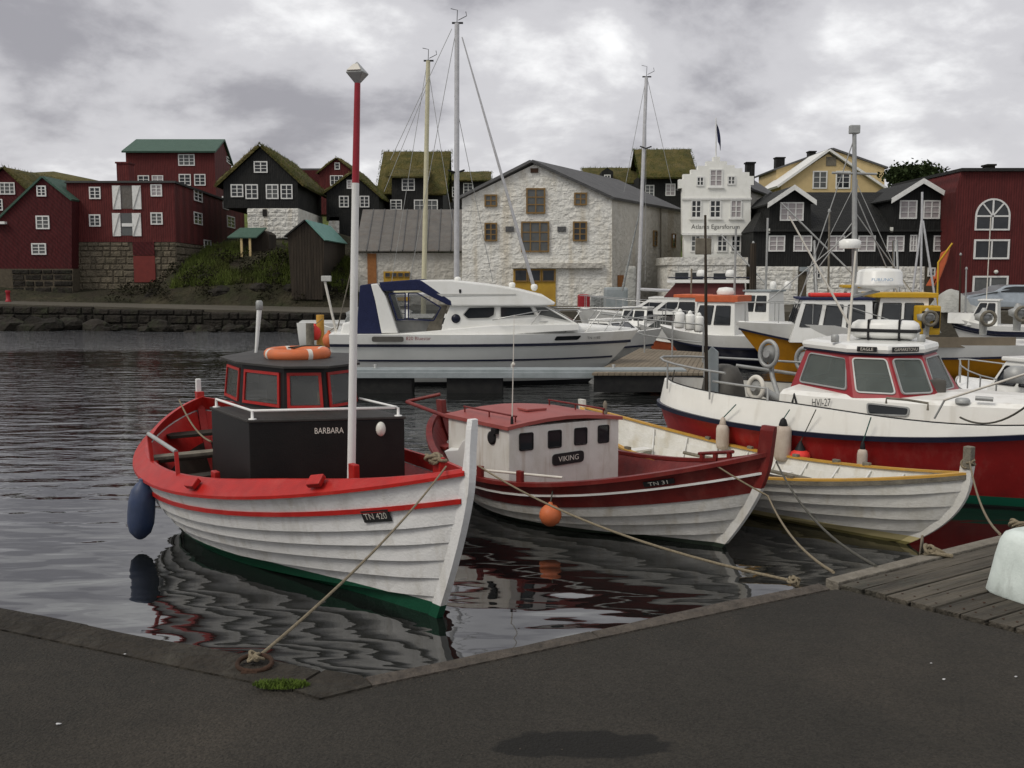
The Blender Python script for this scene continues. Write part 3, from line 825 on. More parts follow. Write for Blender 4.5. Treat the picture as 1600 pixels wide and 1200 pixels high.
gt = stuff(mb.build('grit', 'coping', None, recalc=False)); tag(gt, 'loose grit scattered over the asphalt quay', 'grit')

# ------------------------------------------------------------------ bollard
bc = U(1640, 950, ZQ); bc = V(2.72, 4.93, ZQ + 0.012)
prof = []
def bollard_ring(r, z, n=40):
    out_ = []
    for i in range(n):
        a = 2 * math.pi * i / n
        p = 5.0
        k = (abs(math.cos(a)) ** p + abs(math.sin(a)) ** p) ** (-1 / p)
        rr = r * k * (1 + 0.012 * mnoise.noise(V(math.cos(a) * 3, math.sin(a) * 3, z * 9)))
        ca = a + R(24)
        out_.append(bc + V(math.cos(ca) * rr, math.sin(ca) * rr, z))
    return out_
bo = thing('bollard', 'thick white painted concrete bollard standing on the timber deck', 'bollard', bc)
MB().loft([bollard_ring(r, z) for r, z in ((0.212, 0), (0.218, 0.012), (0.205, 0.09), (0.188, 0.2), (0.174, 0.28), (0.158, 0.315), (0.13, 0.332), (0.06, 0.336))]).build('post', 'bollard_white', bo)

# ------------------------------------------------------------------ small things on the quay
def ring_tube(c, rx, ry, r, ax, ay, n=28, m=8, a0=0, a1=2 * math.pi):
    pts = [Vector(c) + ax * (rx * math.cos(a0 + (a1 - a0) * i / n)) + ay * (ry * math.sin(a0 + (a1 - a0) * i / n)) for i in range(n + 1)]
    return MB().tube(pts, r, m, caps=False)
rp = U(398, 1036, ZQ + 0.03)
ring = thing('mooring_ring', 'rusty iron mooring ring lying at the quay corner', 'mooring ring', rp)
ring_tube(rp, 0.072, 0.05, 0.0105, V(1, 0, 0), V(0, 0.86, 0.3).normalized()).build('ring', 'rust', ring)
MB().box(rp + V(-0.01, -0.045, -0.03), (0.07, 0.03, 0.03)).build('staple', 'rust', ring, bevel=0.006)
def knot(par, c, r, m, seed, n=5):
    rr = random.Random(seed)
    mb = MB()
    for i in range(n):
        ax = V(rr.uniform(-1, 1), rr.uniform(-1, 1), rr.uniform(-.6, .6)).normalized()
        ay = ax.cross(V(rr.uniform(-1, 1), rr.uniform(-1, 1), 1)).normalized()
        cc = Vector(c) + V(rr.uniform(-1, 1), rr.uniform(-.6, .6), rr.uniform(-.2, .5)) * r * 0.7
        pts = [cc + ax * (r * math.cos(a * .5)) + ay * (r * 0.7 * math.sin(a * .5)) for a in range(14)]
        mb.tube(pts, r * 0.26, 6)
    return mb.build('knot', m, par)
def rope(label, pts, r, m, ends=(), name='mooring_rope', group=None):
    t = thing(name, label, 'rope', min(pts, key=lambda p: p.z), group)
    MB().tube(pts, r, 7).build('line', m, t)
    for i, (c, s) in enumerate(ends):
        knot(t, c, s, m, i + int(abs(c[0]) * 100))
    return t
def grass_tuft(c, rad, h, n, name, label, m, seed):
    rr = random.Random(seed); mb = MB()
    for i in range(n):
        a = rr.uniform(0, 6.28); d = rad * math.sqrt(rr.random())
        p = Vector(c) + V(math.cos(a) * d * 1.9, math.sin(a) * d * 0.7, 0)
        hh = h * rr.uniform(0.4, 1) * (1 - 0.5 * d / rad); an = rr.uniform(0, 3.14); wv = V(math.cos(an), math.sin(an), 0) * 0.003
        ln = V(rr.uniform(-1, 1), rr.uniform(-1, 1), 0) * hh * 0.7
        mb.add([p - wv, p + wv, p + ln * 0.5 + wv * .8 + V(0, 0, hh * .7), p + ln + V(0, 0, hh)], [(0, 1, 2), (0, 2, 3)])
    t = thing(name, label, 'grass', c)
    stuff(mb.build('blades', m, t, recalc=False))
    return t
grass_tuft(U(440, 1071, ZQ + 0.012), 0.06, 0.034, 700, 'grass_tuft', 'small tuft of green grass in the crack by the quay corner', 'grass_bright', 5)
for i, (px, py, s, lb) in enumerate(((91, 1131, 0.012, 'scrap of white litter on the asphalt at far left'), (477, 1077, 0.009, 'pale pebble beside the grass tuft at the quay corner'), (1475, 1061, 0.010, 'white scrap of litter on the asphalt below the deck border'),
                                     (1455, 1036, 0.006, 'tiny pinkish speck of litter on the asphalt under the timber deck'), (1587, 1057, 0.008, 'small pale scrap of litter on the asphalt at the right edge'), (195, 1022, 0.007, 'small pale pebble on the left quay edging'))):
    tag(blob(U(px, py, ZQ + 0.006), s * .75, i + 2, 1, 0.6, (1.2, .8, .45)).build('litter_scrap' if 'litter' in lb else 'pebble', 'litter_white', None), lb, 'litter' if 'litter' in lb else 'pebble')

# ================================================================== helper for boat windows
def quad_pt(q, u, v):
    a, b, c, d = q
    return (a.lerp(b, u)).lerp(d.lerp(c, u), v)
def qnorm(q):
    n = (q[1] - q[0]).cross(q[3] - q[0]).normalized()
    return n if n.dot(CAM - q[0]) > 0 else -n
def pane_frame(par, q, rect, fw, fm, gm, off=0.006, th=0.02, rad=0.0, name='window', fth=None):
    """window in a quad bl,br,tr,tl; rect = u0,v0,u1,v1; fw in metres"""
    n = qnorm(q); u0, v0, u1, v1 = rect
    bl, br, tr, tl = quad_pt(q, u0, v0), quad_pt(q, u1, v0), quad_pt(q, u1, v1), quad_pt(q, u0, v1)
    return frame4(par, [bl, br, tr, tl], n, fw, fm, gm, off, th, rad, name)
def round_poly(pts, rad, k=4):
    if rad <= 0: return list(pts)
    o = []
    m_ = len(pts)
    for i in range(m_):
        p = pts[i]; a = pts[i - 1]; b = pts[(i + 1) % m_]
        da = (a - p); db = (b - p); r = min(rad, da.length * .45, db.length * .45)
        pa = p + da.normalized() * r; pb = p + db.normalized() * r
        for j in range(k + 1):
            t = j / k
            o.append(pa * (1 - t) ** 2 + p * (2 * t * (1 - t)) + pb * t ** 2)
    return o
def frame4(par, pts, n, fw, fm, gm, off=0.006, th=0.02, rad=0.0, name='window'):
    c_ = sum(pts, V(0, 0, 0)) / len(pts)
    pts = [p - n * ((p - c_).dot(n)) for p in pts]
    outer = round_poly(pts, rad)
    c = sum(outer, V(0, 0, 0)) / len(outer)
    inner = []
    m_ = len(outer)
    ipts = []
    m4 = len(pts)
    for i in range(m4):
        p = pts[i]; a = (pts[i - 1] - p).normalized(); b = (pts[(i + 1) % m4] - p).normalized()
        bis = (a + b); s_ = max(0.25, math.sin(max(a.angle(b), .2) / 2)); ipts.append(p + bis.normalized() * (fw / s_))
    inner = round_poly(ipts, max(rad - fw, rad * 0.5))
    o0 = n * (off - 0.012); o1 = n * (off + th)
    mb = MB(); N_ = m_
    vs = [p + o0 for p in outer] + [p + o1 for p in outer] + [p + o1 for p in inner] + [p + o0 for p in inner]
    fs = []
    for i in range(N_):
        j = (i + 1) % N_
        fs += [(i, j, j + N_, i + N_), (i + N_, j + N_, j + 2 * N_, i + 2 * N_), (i + 2 * N_, j + 2 * N_, j + 3 * N_, i + 3 * N_)]
    mb.add(vs, fs)
    wo = mb.build(name, fm, par)
    MB().prism([p + n * (off - 0.01) + (c - p) * 0.02 for p in inner], n * (0.012)).build('pane', gm, wo)
    return wo
def glazed_house(par, base, top, zb, zt, rects, wallm, fm, gm, fw, rad=0.0, th=0.03, name='wheelhouse', off=.004):
    """hollow deckhouse: every side a wall with a real opening, a frame and a pane"""
    mb = MB(); m_ = len(base); wins = []
    b3 = [V(p.x, p.y, zb) for p in base]; t3 = [V(p.x, p.y, zt) for p in top]
    cen = sum(b3, V(0, 0, 0)) / m_
    for i in range(m_):
        j = (i + 1) % m_
        q = [b3[i], b3[j], t3[j], t3[i]]
        n = (q[1] - q[0]).cross(q[3] - q[0]).normalized()
        if n.dot((q[0] + q[1]) / 2 - cen) < 0: n = -n
        rc = rects[i] if i < len(rects) else None
        if rc is None:
            mb.prism(q, -n * th); continue
        u0, v0, u1, v1 = rc
        hq = [quad_pt(q, u0, v0), quad_pt(q, u1, v0), quad_pt(q, u1, v1), quad_pt(q, u0, v1)]
        hole = round_poly(hq, rad) if rad > 0 else hq
        k = len(hole) // 4
        N_ = len(hole); outer = [q[a // k] for a in range(N_)]
        vs = outer + hole + [p - n * th for p in hole] + [p - n * th for p in outer]
        fs = []
        for a in range(N_):
            b = (a + 1) % N_
            f1 = (a, b, b + N_, a + N_) if outer[a] is not outer[b] else (a, b + N_, a + N_)
            f2 = (a + 2 * N_, b + 2 * N_, b + 3 * N_, a + 3 * N_) if outer[a] is not outer[b] else (a + 2 * N_, b + 2 * N_, a + 3 * N_)
            fs += [f1, (a + N_, b + N_, b + 2 * N_, a + 2 * N_), f2]
        mb.add(vs, fs)
        cc_ = sum(hq, V(0, 0, 0)) / 4
        wins.append(([p + (p - cc_).normalized() * fw * .45 for p in hq], n))
    wh = mb.build(name, wallm, par, recalc=False)
    for hq, n in wins:
        frame4(wh, hq, n, fw, fm, gm, off, .014, rad * 1.1)
    return wh
def line(par, name, pts, r, m, n=8):
    return MB().tube(pts, r, n).build(name, m, par)
def cyl(par, name, a, b, r, m, n=12):
    return MB().tube([a, b], r, n).build(name, m, par)

# ================================================================== BOAT "BARBARA"
def barbara():
    bow = U(735, 735, 1.40); st = V(-4.45, 14.0, 0)
    H = Hull((bow.x, bow.y), (st.x, st.y), 1.50, sheerf(1.12, 0.74, 1.38, 0.40, 2.1), zk=-0.30, tm=0.42, n=1.85, m=1.0, e_mid=0.36, e_end=0.8, rb=0.74, pb=1.35, rs=0.9, ps=1.3, n_aft=2.2, m_aft=0.75)
    t = thing('wooden_boat', 'white clinker boat with red gunwale and black deckhouse, moored nearest the quay', 'boat', H.loc(H.L / 2, 0, 0), 'wooden boats moored at the quay')
    K = [0, .17, .30, .415, .525, .63, .735, .85]
    for side in (-1, 1):
        for i in range(len(K) - 1):
            H.strake(t, K[i], K[i + 1] + 0.004, side, 'barbara_white', lap=0.042, th=0.03)
        H.strake(t, 0.85, 1.0, side, 'barbara_white', lap=0.012, name='sheer_plank')
        H.rail(t, 0.858, side, 'barbara_red', 'rub_rail', w=0.035, h=0.042, out=0.0, b=0.995)
        # sloping red washboard
        rings = []; cap = []
        for tt in H.ts(36, 0.0, 0.995):
            nn = H.N(tt, 1.0, side); nn.z = 0; nn.normalize()
            p = H.P(tt, 1.0, side)
            k = min(1, (1 - tt) / 0.30); k = k * k * (3 - 2 * k)
            h = 0.045 + 0.115 * k; inn = 0.02 + 0.10 * k
            o = nn * 0.034
            topp = p - nn * inn + V(0, 0, h)
            rings.append([p + o + V(0, 0, -0.012), p + o + V(0, 0, 0.018), topp + nn * 0.012, topp - nn * 0.03, p - nn * (0.035 + inn * .25) + V(0, 0, -0.02)])
            cap.append(topp)
        MB().loft(rings, True, True, False).build('washboard', 'barbara_red', t)
        # inside lining seen over the far side
        g = []
        for tt in H.ts(30, 0.004, 0.97):
            nn = H.N(tt, 1.0, side); nn.z = 0; nn.normalize()
            g.append([H.P(tt, q, side) - nn * (0.05) for q in (0.62, 0.8, 0.97)])
        MB().sheet(g, False).build('ceiling_plank', 'barbara_red', t)
        g = []
        for tt in H.ts(26, 0.004, 0.95):
            g.append([H.P(tt, q, side) - H.N(tt, q, side) * 0.05 for q in (0.1, 0.25, 0.4, 0.55, 0.66)])
        MB().sheet(g, False).build('lining', 'deck_brown', t)
    H.post(t, True, -0.3, 1.83, 0.092, 0.075, 'barbara_white', 'stem_post', out=0.045, n=24, slim=0.5, head=.8)
    H.post(t, False, -0.3, 1.34, 0.10, 0.1, 'barbara_red', 'stern_post', out=0.05)
    sp = H.loc(H.xs(1.3) - 0.02, 0, 1.30)
    MB().prism([sp + H.a * -.03 + H.b * -.035, sp + H.a * .03 + H.b * -.035, sp + H.a * .03 + H.b * .035, sp + H.a * -.03 + H.b * .035], V(0, 0, 0.22)).build('stern_post_head', 'white_paint', t, bevel=0.012)
    H.deck(t, lambda q: 0.34, 'deck_brown', 'floor', a=0.05, b=0.66)
    H.deck(t, lambda q: 0.74 + 0.4 * max(0, q - 0.62), 'barbara_red', 'foredeck', a=0.6, b=0.97, inset=0.06)
    # thwarts in the stern
    for i, (x, z, w_, m) in enumerate(((0.75, 0.86, 0.3, 'deck_brown'), (1.35, 0.66, 0.22, 'deck_brown'), (1.8, 0.78, 0.2, 'wood_grey'), (2.35, 0.6, 0.22, 'deck_brown'), (2.7, 0.5, 0.12, 'wood_grey'))):
        b_ = H.half(x, z) - .06
        MB().box(H.loc(x, 0, z), (w_, 2 * b_, 0.04), (H.a, H.b, V(0, 0, 1))).build('thwart', m, t, bevel=0.006)
    MB().box(H.loc(1.9, 0.1, 0.5), (0.9, 0.8, 0.42), (H.a, H.b, V(0, 0, 1))).build('engine_box', 'dark_inside', t, bevel=0.01)
    # deckhouse
    zt = 1.55
    A = U(389, 661, zt); B_ = U(632, 655, zt); C = U(330, 640, zt); Dd = B_ + (C - A)
    dh = MB().prism([V(p.x, p.y, 0.45) for p in (A, B_, Dd, C)], V(0, 0, zt - 0.45)).build('deckhouse', 'black_paint', t, bevel=0.012)
    ov = 0.02
    cc = (A + B_ + Dd + C) / 4
    MB().prism([p + (p - cc).normalized() * ov + V(0, 0, 0.002) for p in (A, B_, Dd, C)], V(0, 0, 0.028)).build('deckhouse_top', 'black_roof', t, bevel=0.008)
    ux = (B_ - A).normalized(); nf = V(ux.y, -ux.x, 0)
    f = Fac((A.x, A.y), (B_.x, B_.y))
    u0, z0 = f.uz(514, 673)
    text('BARBARA', 0.085, 'letter_white', dh, f.pt(u0, z0, 0.004), ux, V(0, 0, 1), stretch=0.78)
    u1, z1 = f.uz(595, 672)
    lamp = MB().lathe(f.pt(u1, z1, 0.0), [(0.06, 0), (0.062, 0.012), (0.05, 0.03), (0.02, 0.045), (0.001, 0.048)], 18, f.n).build('deck_lamp', 'lamp_glass', dh)
    lamp.scale = (0.8, 1, 1.2)
    # white hand rail
    zr = zt + 0.115
    A2, B2, C2 = (p.lerp(cc, 0.06) for p in (A, B_, C)); D2 = Dd.lerp(cc, .06)
    def up(p, z): return V(p.x, p.y, z)
    line(t, 'hand_rail', [up(C2, zr), up(C2.lerp(A2, .97), zr), up(A2.lerp(B2, .02), zr), up(A2.lerp(B2, .98), zr), up(B2.lerp(D2, .03), zr), up(B2.lerp(D2, .8), zr)], 0.0135, 'white_paint')
    for p in (C2, A2, B2):
        MB().lathe(up(p, zt + 0.03), [(0.04, 0), (0.04, 0.008), (0.015, 0.012), (0.013, 0.085)], 10).build('rail_stanchion', 'white_paint', t)
    # wheelhouse
    def xy(px, d): return V((px - 800) / F * d, d, 0)
    base = [xy(347, 11.4), xy(371, 10.75), xy(441, 10.22), xy(509, 10.25), xy(556, 10.65), V(-1.95, 11.9, 0), V(-3.2, 12.3, 0)]
    c0 = sum(base, V(0, 0, 0)) / len(base)
    zb, ztp = zt + 0.026, 2.03
    topv = [p.lerp(c0, 0.07) for p in base]
    wr = (0.1, 0.09, 0.9, 0.86)
    whs = glazed_house(t, base, topv, zb, ztp, [wr, wr, wr, wr, wr, (.15, .1, .55, .86), (.3, .1, .9, .86)], 'black_paint', 'barbara_red', 'glass_smoke', 0.03)
    MB().box(up(c0, zb + .13) + V(.1, -.35, 0), (.5, .25, .26)).build('helm_console', 'wood_grey', whs, bevel=.02)
    MB().box(up(c0, zb + .3) + V(-.55, .2, 0), (.3, .04, .22)).build('chart_board', 'gelcoat', whs)
    ro = [p.lerp(c0, -0.05) for p in base]
    rt = [p.lerp(c0, 0.35) for p in base]
    MB().loft([[up(p, ztp) for p in ro], [up(p, ztp + 0.022) for p in ro], [up(p, ztp + 0.05) for p in rt]], True, True, False).build('wheelhouse_roof', 'black_roof', t)
    # roof post (light staff)
    pb_ = xy(398, 11.7)
    line(t, 'staff', [up(pb_, ztp), up(pb_ + V(0.02, 0, 0), ztp + 0.16), up(pb_ + V(.06, 0, 0), ztp + 0.55)], [0.014, 0.02, 0.03], 'white_paint', 10)
    MB().lathe(up(pb_ + V(.062, 0, 0), ztp + 0.55), [(0.035, 0), (0.042, .01), (0.042, 0.09), (0.03, 0.11)], 12).build('staff_lamp', 'galvanised', t)
    # mast, white below and red above, with a box reflector
    mb_ = D(547, 742, 9.35); mt = D(558.5, 130, 9.35); sp_ = mb_.lerp(mt, (742 - 281) / (742 - 130.0))
    mb_.z = 0.72
    mst = line(t, 'mast', [mb_, sp_], [0.041, 0.034], 'white_paint', 16)
    line(mst, 'mast_top', [sp_, mt], [0.034, 0.028], 'pole_red', 16)
    c = mt + V(0, 0, 0.085); s_ = 0.118
    oc = [c + V(s_, 0, 0.005), c + V(0, s_, 0.005), c + V(-s_, 0, 0.005), c + V(0, -s_, 0.005), c + V(0, 0, s_ * .95), c + V(0, 0, -s_)]
    rot = Matrix.Rotation(R(32), 3, 'Z')
    oc = [c + rot @ (p - c) for p in oc]
    MB().add(oc, [(0, 1, 4), (1, 2, 4), (2, 3, 4), (3, 0, 4), (1, 0, 5), (2, 1, 5), (3, 2, 5), (0, 3, 5)]).build('lantern', 'galvanised', mst, bevel=0.008)
    a_, b_, c_ = oc[2], oc[3], oc[4]
    n_ = (b_ - a_).cross(c_ - a_).normalized(); n_ = n_ if n_.dot(CAM - c) > 0 else -n_
    m3 = (a_ + b_ + c_) / 3
    MB().prism([p.lerp(m3, 0.18) + n_ * 0.004 for p in (a_, b_, b_.lerp(c_, .7), a_.lerp(c_, .7))], n_ * 0.01).build('lantern_lens', 'letter_white', mst)
    # number plate
    def plate_at(px, py):       # where the picture point meets the hull side facing the quay
        best = None
        for i in range(200):
            tt = 0.4 + 0.6 * i / 200
            for j in range(60):
                q = 0.55 + 0.45 * j / 60
                p = H.P(tt, q, SIDE)
                r_ = p - CAM; d_ = ray(px, py).normalized()
                e = (r_ - d_ * r_.dot(d_)).length
                if best is None or e < best[0]: best = (e, tt, q, p)
        return best
    SIDE = -1 if H.P(0.6, 0.8, -1).x < H.P(0.6, 0.8, 1).x else 1
    _, tt, q, p = plate_at(589, 804)
    n_ = H.N(tt, q, SIDE); ux = (H.P(tt + .02, q, SIDE) - H.P(tt - .02, q, SIDE)).normalized()
    ux = ux if ux.x > 0 else -ux
    uy = n_.cross(ux).normalized(); p = p + n_ * 0.032
    pl = MB().box(p, (0.30, 0.115, 0.012), (ux, uy, n_)).build('number_plate', 'plate_dark', t)
    text('TN 420', 0.088, 'letter_white', pl, p + n_ * 0.007, ux, uy, stretch=0.9)
    # cleats, bitts
    for px, py in ((305, 760), (495, 762)):
        _, tt, q, p = plate_at(px, py + 18)
        p = H.P(tt, 1.0, SIDE); n_ = H.N(tt, 1.0, SIDE); n_.z = 0; n_.normalize()
        ux = (H.P(tt + .02, 1, SIDE) - H.P(tt - .02, 1, SIDE)).normalized()
        ce = p - n_ * 0.02 + V(0, 0, 0.10); uy = (V(0, 0, 1) * .7 + n_ * .7).normalized()
        sl = (n_ - V(0, 0, 1)).normalized()
        MB().box(ce + uy * 0.03, (0.16, 0.11, 0.06), (ux, sl, uy)).build('cleat_block', 'barbara_red', t, bevel=0.012)
    for px, py, d_ in ((337, 748, 9.9), (553, 738, 9.15), (686, 728, 8.5)):
        p = D(px, py, d_)
        MB().box(p - V(0, 0, 0.06), (0.13, 0.06, 0.28), (H.a, H.b, V(0, 0, 1))).build('bitt', 'barbara_red', t, bevel=0.012)
    # side grab rail on two red posts
    p0 = D(232, 678, 11.1); p1 = D(275, 706, 10.3)
    line(t, 'grab_rail', [p0, p1], 0.024, 'galvanised', 10)
    for a_, b_ in ((p0, D(240, 740, 11.0)), (p1, D(280, 762, 10.2))):
        MB().beam(a_, b_, 0.04, 0.03).build('rail_post', 'barbara_red', t)
    # coil of rope on the bow bitt, rope hanging in the stern
    knot(t, D(682, 724, 8.5) + V(0, 0, .03), 0.06, 'rope', 12, 7).name = 'rope_coil'
    line(t, 'stern_line', catenary(D(280, 625, 12.6), D(330, 690, 11.3), 0.1), 0.011, 'rope', 6)
    return t, H
barb, HB = barbara()
# life ring on the wheelhouse roof
lc = D(465, 554, 10.95); lc.z = 2.125
lr = thing('life_ring', 'orange life ring lying on the black wheelhouse roof', 'life ring', lc)
ring_tube(lc, 0.3, 0.3, 0.066, V(1, 0, 0), V(0, 1, 0), 36, 12).build('ring', 'buoy_orange', lr)
for a in (215, 305, 35, 125):
    cpt = lc + V(math.cos(R(a)), math.sin(R(a)), 0) * 0.3; tn = V(-math.sin(R(a)), math.cos(R(a)), 0)
    MB().tube([cpt - tn * 0.025, cpt + tn * 0.025], 0.0675, 14).build('band', 'letter_white', lr)
line(lr, 'grab_line', [lc + V(.1, -.2, .1), lc + V(.02, -.28, .075), lc + V(-.05, -.22, .08), lc + V(.1, -.05, .09), lc + V(.25, .1, .08)], 0.008, 'rope_dark', 6)
# blue fender
fc = D(221, 798, 10.75)
fe = thing('fender', 'large dark blue inflatable fender hanging at the left side of the nearest boat', 'fender', fc - V(0, 0, .3), 'fenders')
axf = (V(0.09, 0, 1)).normalized()
MB().lathe(fc - axf * 0.30, [(0.03, -0.02), (0.06, 0.0), (0.115, 0.06), (0.142, 0.16), (0.147, 0.28), (0.142, 0.42), (0.12, 0.53), (0.075, 0.6), (0.045, 0.625), (0.04, 0.66)], 22, axf).build('body', 'fender_blue', fe)
line(fe, 'lanyard', [fc + axf * 0.35, D(237, 738, 10.9)], 0.012, 'rope_dark', 6)

rope('rope running from the rusty ring up to the bow of the nearest boat', catenary(U(404, 1026, ZQ + 0.04), D(697, 729, 8.15), 0.07), 0.008, 'rope', [(U(400, 1027, ZQ + .045), 0.025)])
rope('long rope from behind the nearest bow to the quay by the deck corner', catenary(D(748, 728, 9.3), U(1238, 908, ZQ + .03), 0.12), 0.0088, 'rope', [(U(1236, 908, ZQ + .025), 0.03)])

# ================================================================== BOAT "VIKING"
def viking():
    bow = U(1199, 712, 1.10)
    st = V(-1.05, 14.5, 0)
    H = Hull((bow.x, bow.y), (st.x, st.y), 1.32, sheerf(0.95, 0.52, 1.10, 0.42, 2.0), zk=-0.28, tm=0.45, n=2.0, m=0.9, e_mid=0.36, e_end=0.8, rb=0.84, pb=1.55, rs=0.9, ps=1.3, n_aft=2.2, m_aft=0.75)
    t = thing('wooden_boat', 'white clinker boat with dark red gunwale and low white cabin named on its front', 'boat', H.loc(H.L / 2, 0, 0), 'wooden boats moored at the quay')
    K = [0, .2, .34, .47, .59, .70]
    for side in (-1, 1):
        for i in range(len(K) - 1):
            H.strake(t, K[i], K[i + 1] + 0.004, side, 'viking_white', lap=0.038, th=0.028)
        H.strake(t, 0.70, 0.86, side, 'viking_red', lap=0.016, name='top_plank')
        H.strake(t, 0.865, 1.0, side, 'viking_red', lap=0.006, name='sheer_plank')
        H.rail(t, 0.865, side, 'white_paint', 'white_moulding', w=0.02, h=0.024, out=0.004)
        H.rail(t, 1.0, side, 'viking_red', 'gunwale', w=0.085, h=0.045, out=-0.05, dz=0.02)
        g = []
        for tt in H.ts(30, 0.02, 0.97):
            nn = H.N(tt, 1.0, side); nn.z = 0; nn.normalize()
            g.append([H.P(tt, q, side) - nn * 0.05 for q in (0.4, 0.7, 0.99)])
        MB().sheet(g, False).build('ceiling_plank', 'viking_red', t)
    H.post(t, True, -0.28, 0.74, 0.09, 0.09, 'viking_white', 'stem_post', out=0.06)
    H.post(t, True, 0.742, 1.42, 0.09, 0.10, 'viking_red', 'stem_head', out=0.055, head=0.6)
    H.post(t, False, -0.28, 1.16, 0.09, 0.09, 'viking_red', 'stern_post', out=0.05)
    H.deck(t, lambda q: 0.22, 'viking_red', 'floor', a=0.06, b=0.9)
    H.deck(t, lambda q: 0.62, 'viking_red', 'foredeck', a=0.82, b=0.97, inset=0.06)
    for x, z, w_ in ((0.7, 0.6, 0.25), (1.3, 0.45, 0.22), (4.3, 0.52, 0.16)):
        b_ = H.half(x, z) - .07
        MB().box(H.loc(x, 0, z), (w_, 2 * b_, 0.04), (H.a, H.b, V(0, 0, 1))).build('thwart', 'viking_red', t, bevel=0.006)
    # cabin
    zt = 1.15
    A = U(795, 669, zt); B_ = U(967, 653, zt); u = (B_ - A).normalized(); v = V(-u.y, u.x, 0)
    dep = 1.35
    C = A + v * dep - u * 0.12; Dd = B_ + v * dep - u * .12
    def dz(p, z): return V(p.x, p.y, z)
    cab = MB().prism([dz(p, 0.2) for p in (A, B_, Dd, C)], V(0, 0, zt - .2)).build('cabin', 'viking_cabin', t, bevel=0.012)
    cc = (A + B_ + C + Dd) / 4
    g = []
    for i in range(7):
        q = i / 6
        row = []
        for j in range(5):
            r_ = j / 4
            p = A.lerp(B_, q).lerp(C.lerp(Dd, q), r_)
            p = p + (p - cc) * 0.045
            row.append(dz(p, zt + 0.02 + 0.075 * math.sin(math.pi * q) + 0.0))
        g.append(row)
    lo_ = [[dz(p, zt + 0.003) for p in r_] for r_ in g]
    mb = MB().sheet(g, True)
    edge = [g[i][0] for i in range(7)] + [g[6][j] for j in range(1, 5)] + [g[i][4] for i in range(5, -1, -1)] + [g[0][j] for j in range(3, 0, -1)]
    low = [p - V(0, 0, 0.045) for p in edge]
    mb.loft([edge, low], True, False, False)
    roof = mb.build('cabin_roof', 'viking_roof', t)
    f = Fac((A.x, A.y), (B_.x, B_.y))
    for (x0, y0, x1, y1) in ((811, 676, 833, 704), (856, 672, 877, 700), (897, 668, 917, 695), (934, 664, 951, 692)):
        u0, u1, z0, z1 = f.rect(x0, y0, x1, y1)
        frame4(cab, [f.pt(u0, z0), f.pt(u1, z0), f.pt(u1, z1), f.pt(u0, z1)], f.n, 0.014, 'rubber', 'glass_dark', 0.003, 0.01, 0.03)
    u0, z0 = f.uz(887, 716)
    qn = [f.pt(u0 - .235, z0 - .075), f.pt(u0 + .235, z0 - .06), f.pt(u0 + .235, z0 + .085), f.pt(u0 - .235, z0 + .07)]
    npl = MB().prism(round_poly(qn, 0.05), f.n * 0.022).build('name_plate', 'plate_dark', cab)
    text('VIKING', 0.095, 'letter_white', npl, f.pt(u0, z0 + .005, 0.023), f.u + V(0, 0, .03), V(0, 0, 1), stretch=1.0)
    # side: round port
    fs = Fac((C.x, C.y), (A.x, A.y))
    u1, z1 = fs.uz(769, 684)
    MB().lathe(fs.pt(u1, z1, 0), [(0.085, -.005), (0.085, 0.015), (0.06, 0.02)], 20, fs.n).build('porthole', 'rubber', cab)
    MB().box(fs.pt(u1 + .1, z1 + .1, 0.03), (.1, .06, .07), (fs.u, fs.n, V(0, 0, 1))).build('side_lamp', 'rubber', cab, bevel=.01)
    # hand rails on the roof
    for k in (0.1, 0.9):
        a_ = A.lerp(B_, k).lerp(C.lerp(Dd, k), 0.06); b_ = A.lerp(B_, k).lerp(C.lerp(Dd, k), 0.92)
        zz = zt + 0.12
        line(roof, 'roof_rail', [dz(a_, zz), dz(b_, zz)], 0.012, 'viking_red')
        for q in (0.02, 0.5, 0.98):
            p = a_.lerp(b_, q); line(roof, 'rail_foot', [dz(p, zt + .02), dz(p, zz)], 0.01, 'viking_red')
    pc = A.lerp(Dd, 0.48)
    MB().box(dz(pc, zt + .11), (0.3, 0.25, 0.03), (u, v, V(0, 0, 1))).build('roof_hatch', 'viking_roof', roof, bevel=.008)
    # antenna
    ab = D(800, 654, A.y + .1)
    line(t, 'antenna', [dz(ab, zt + .03), D(803.5, 492, A.y + .1)], [0.009, 0.004], 'letter_white', 6)
    MB().lathe(dz(ab, zt + .03), [(0.02, 0), (0.018, .06), (0.012, 0.1)], 8).build('antenna_foot', 'rubber', t)
    MB().lathe(D(802, 570, A.y + .1), [(0.01, -.02), (0.022, -.005), (0.024, 0.01), (0.012, .03)], 10).build('antenna_ball', 'letter_white', t)
    # roof light at the right corner
    pr = dz(B_.lerp(C, .08), zt + .05)
    MB().lathe(pr, [(0.03, 0), (0.035, 0.03), (0.022, 0.06), (0.03, 0.13), (0.012, 0.17)], 10).build('roof_lamp', 'wood_grey', t)
    # gunwale bits: bitts and rails
    S = -1 if H.P(.6, .8, -1).x < H.P(.6, .8, 1).x else 1
    def gp(tt, side=S, dzz=0.0, inn=0.0):
        n_ = H.N(tt, 1, side); n_.z = 0; n_.normalize()
        return H.P(tt, 1.0, side) - n_ * inn + V(0, 0, dzz)
    for tt in (0.43, 0.56):
        MB().box(gp(tt, S, 0.09, 0.03), (0.09, 0.05, 0.17), (H.a, H.b, V(0, 0, 1))).build('bitt', 'viking_red', t, bevel=.008)
    line(t, 'boat_hook', [gp(0.40, S, 0.10, .08), gp(0.66, S, 0.075, .12)], 0.016, 'letter_white')
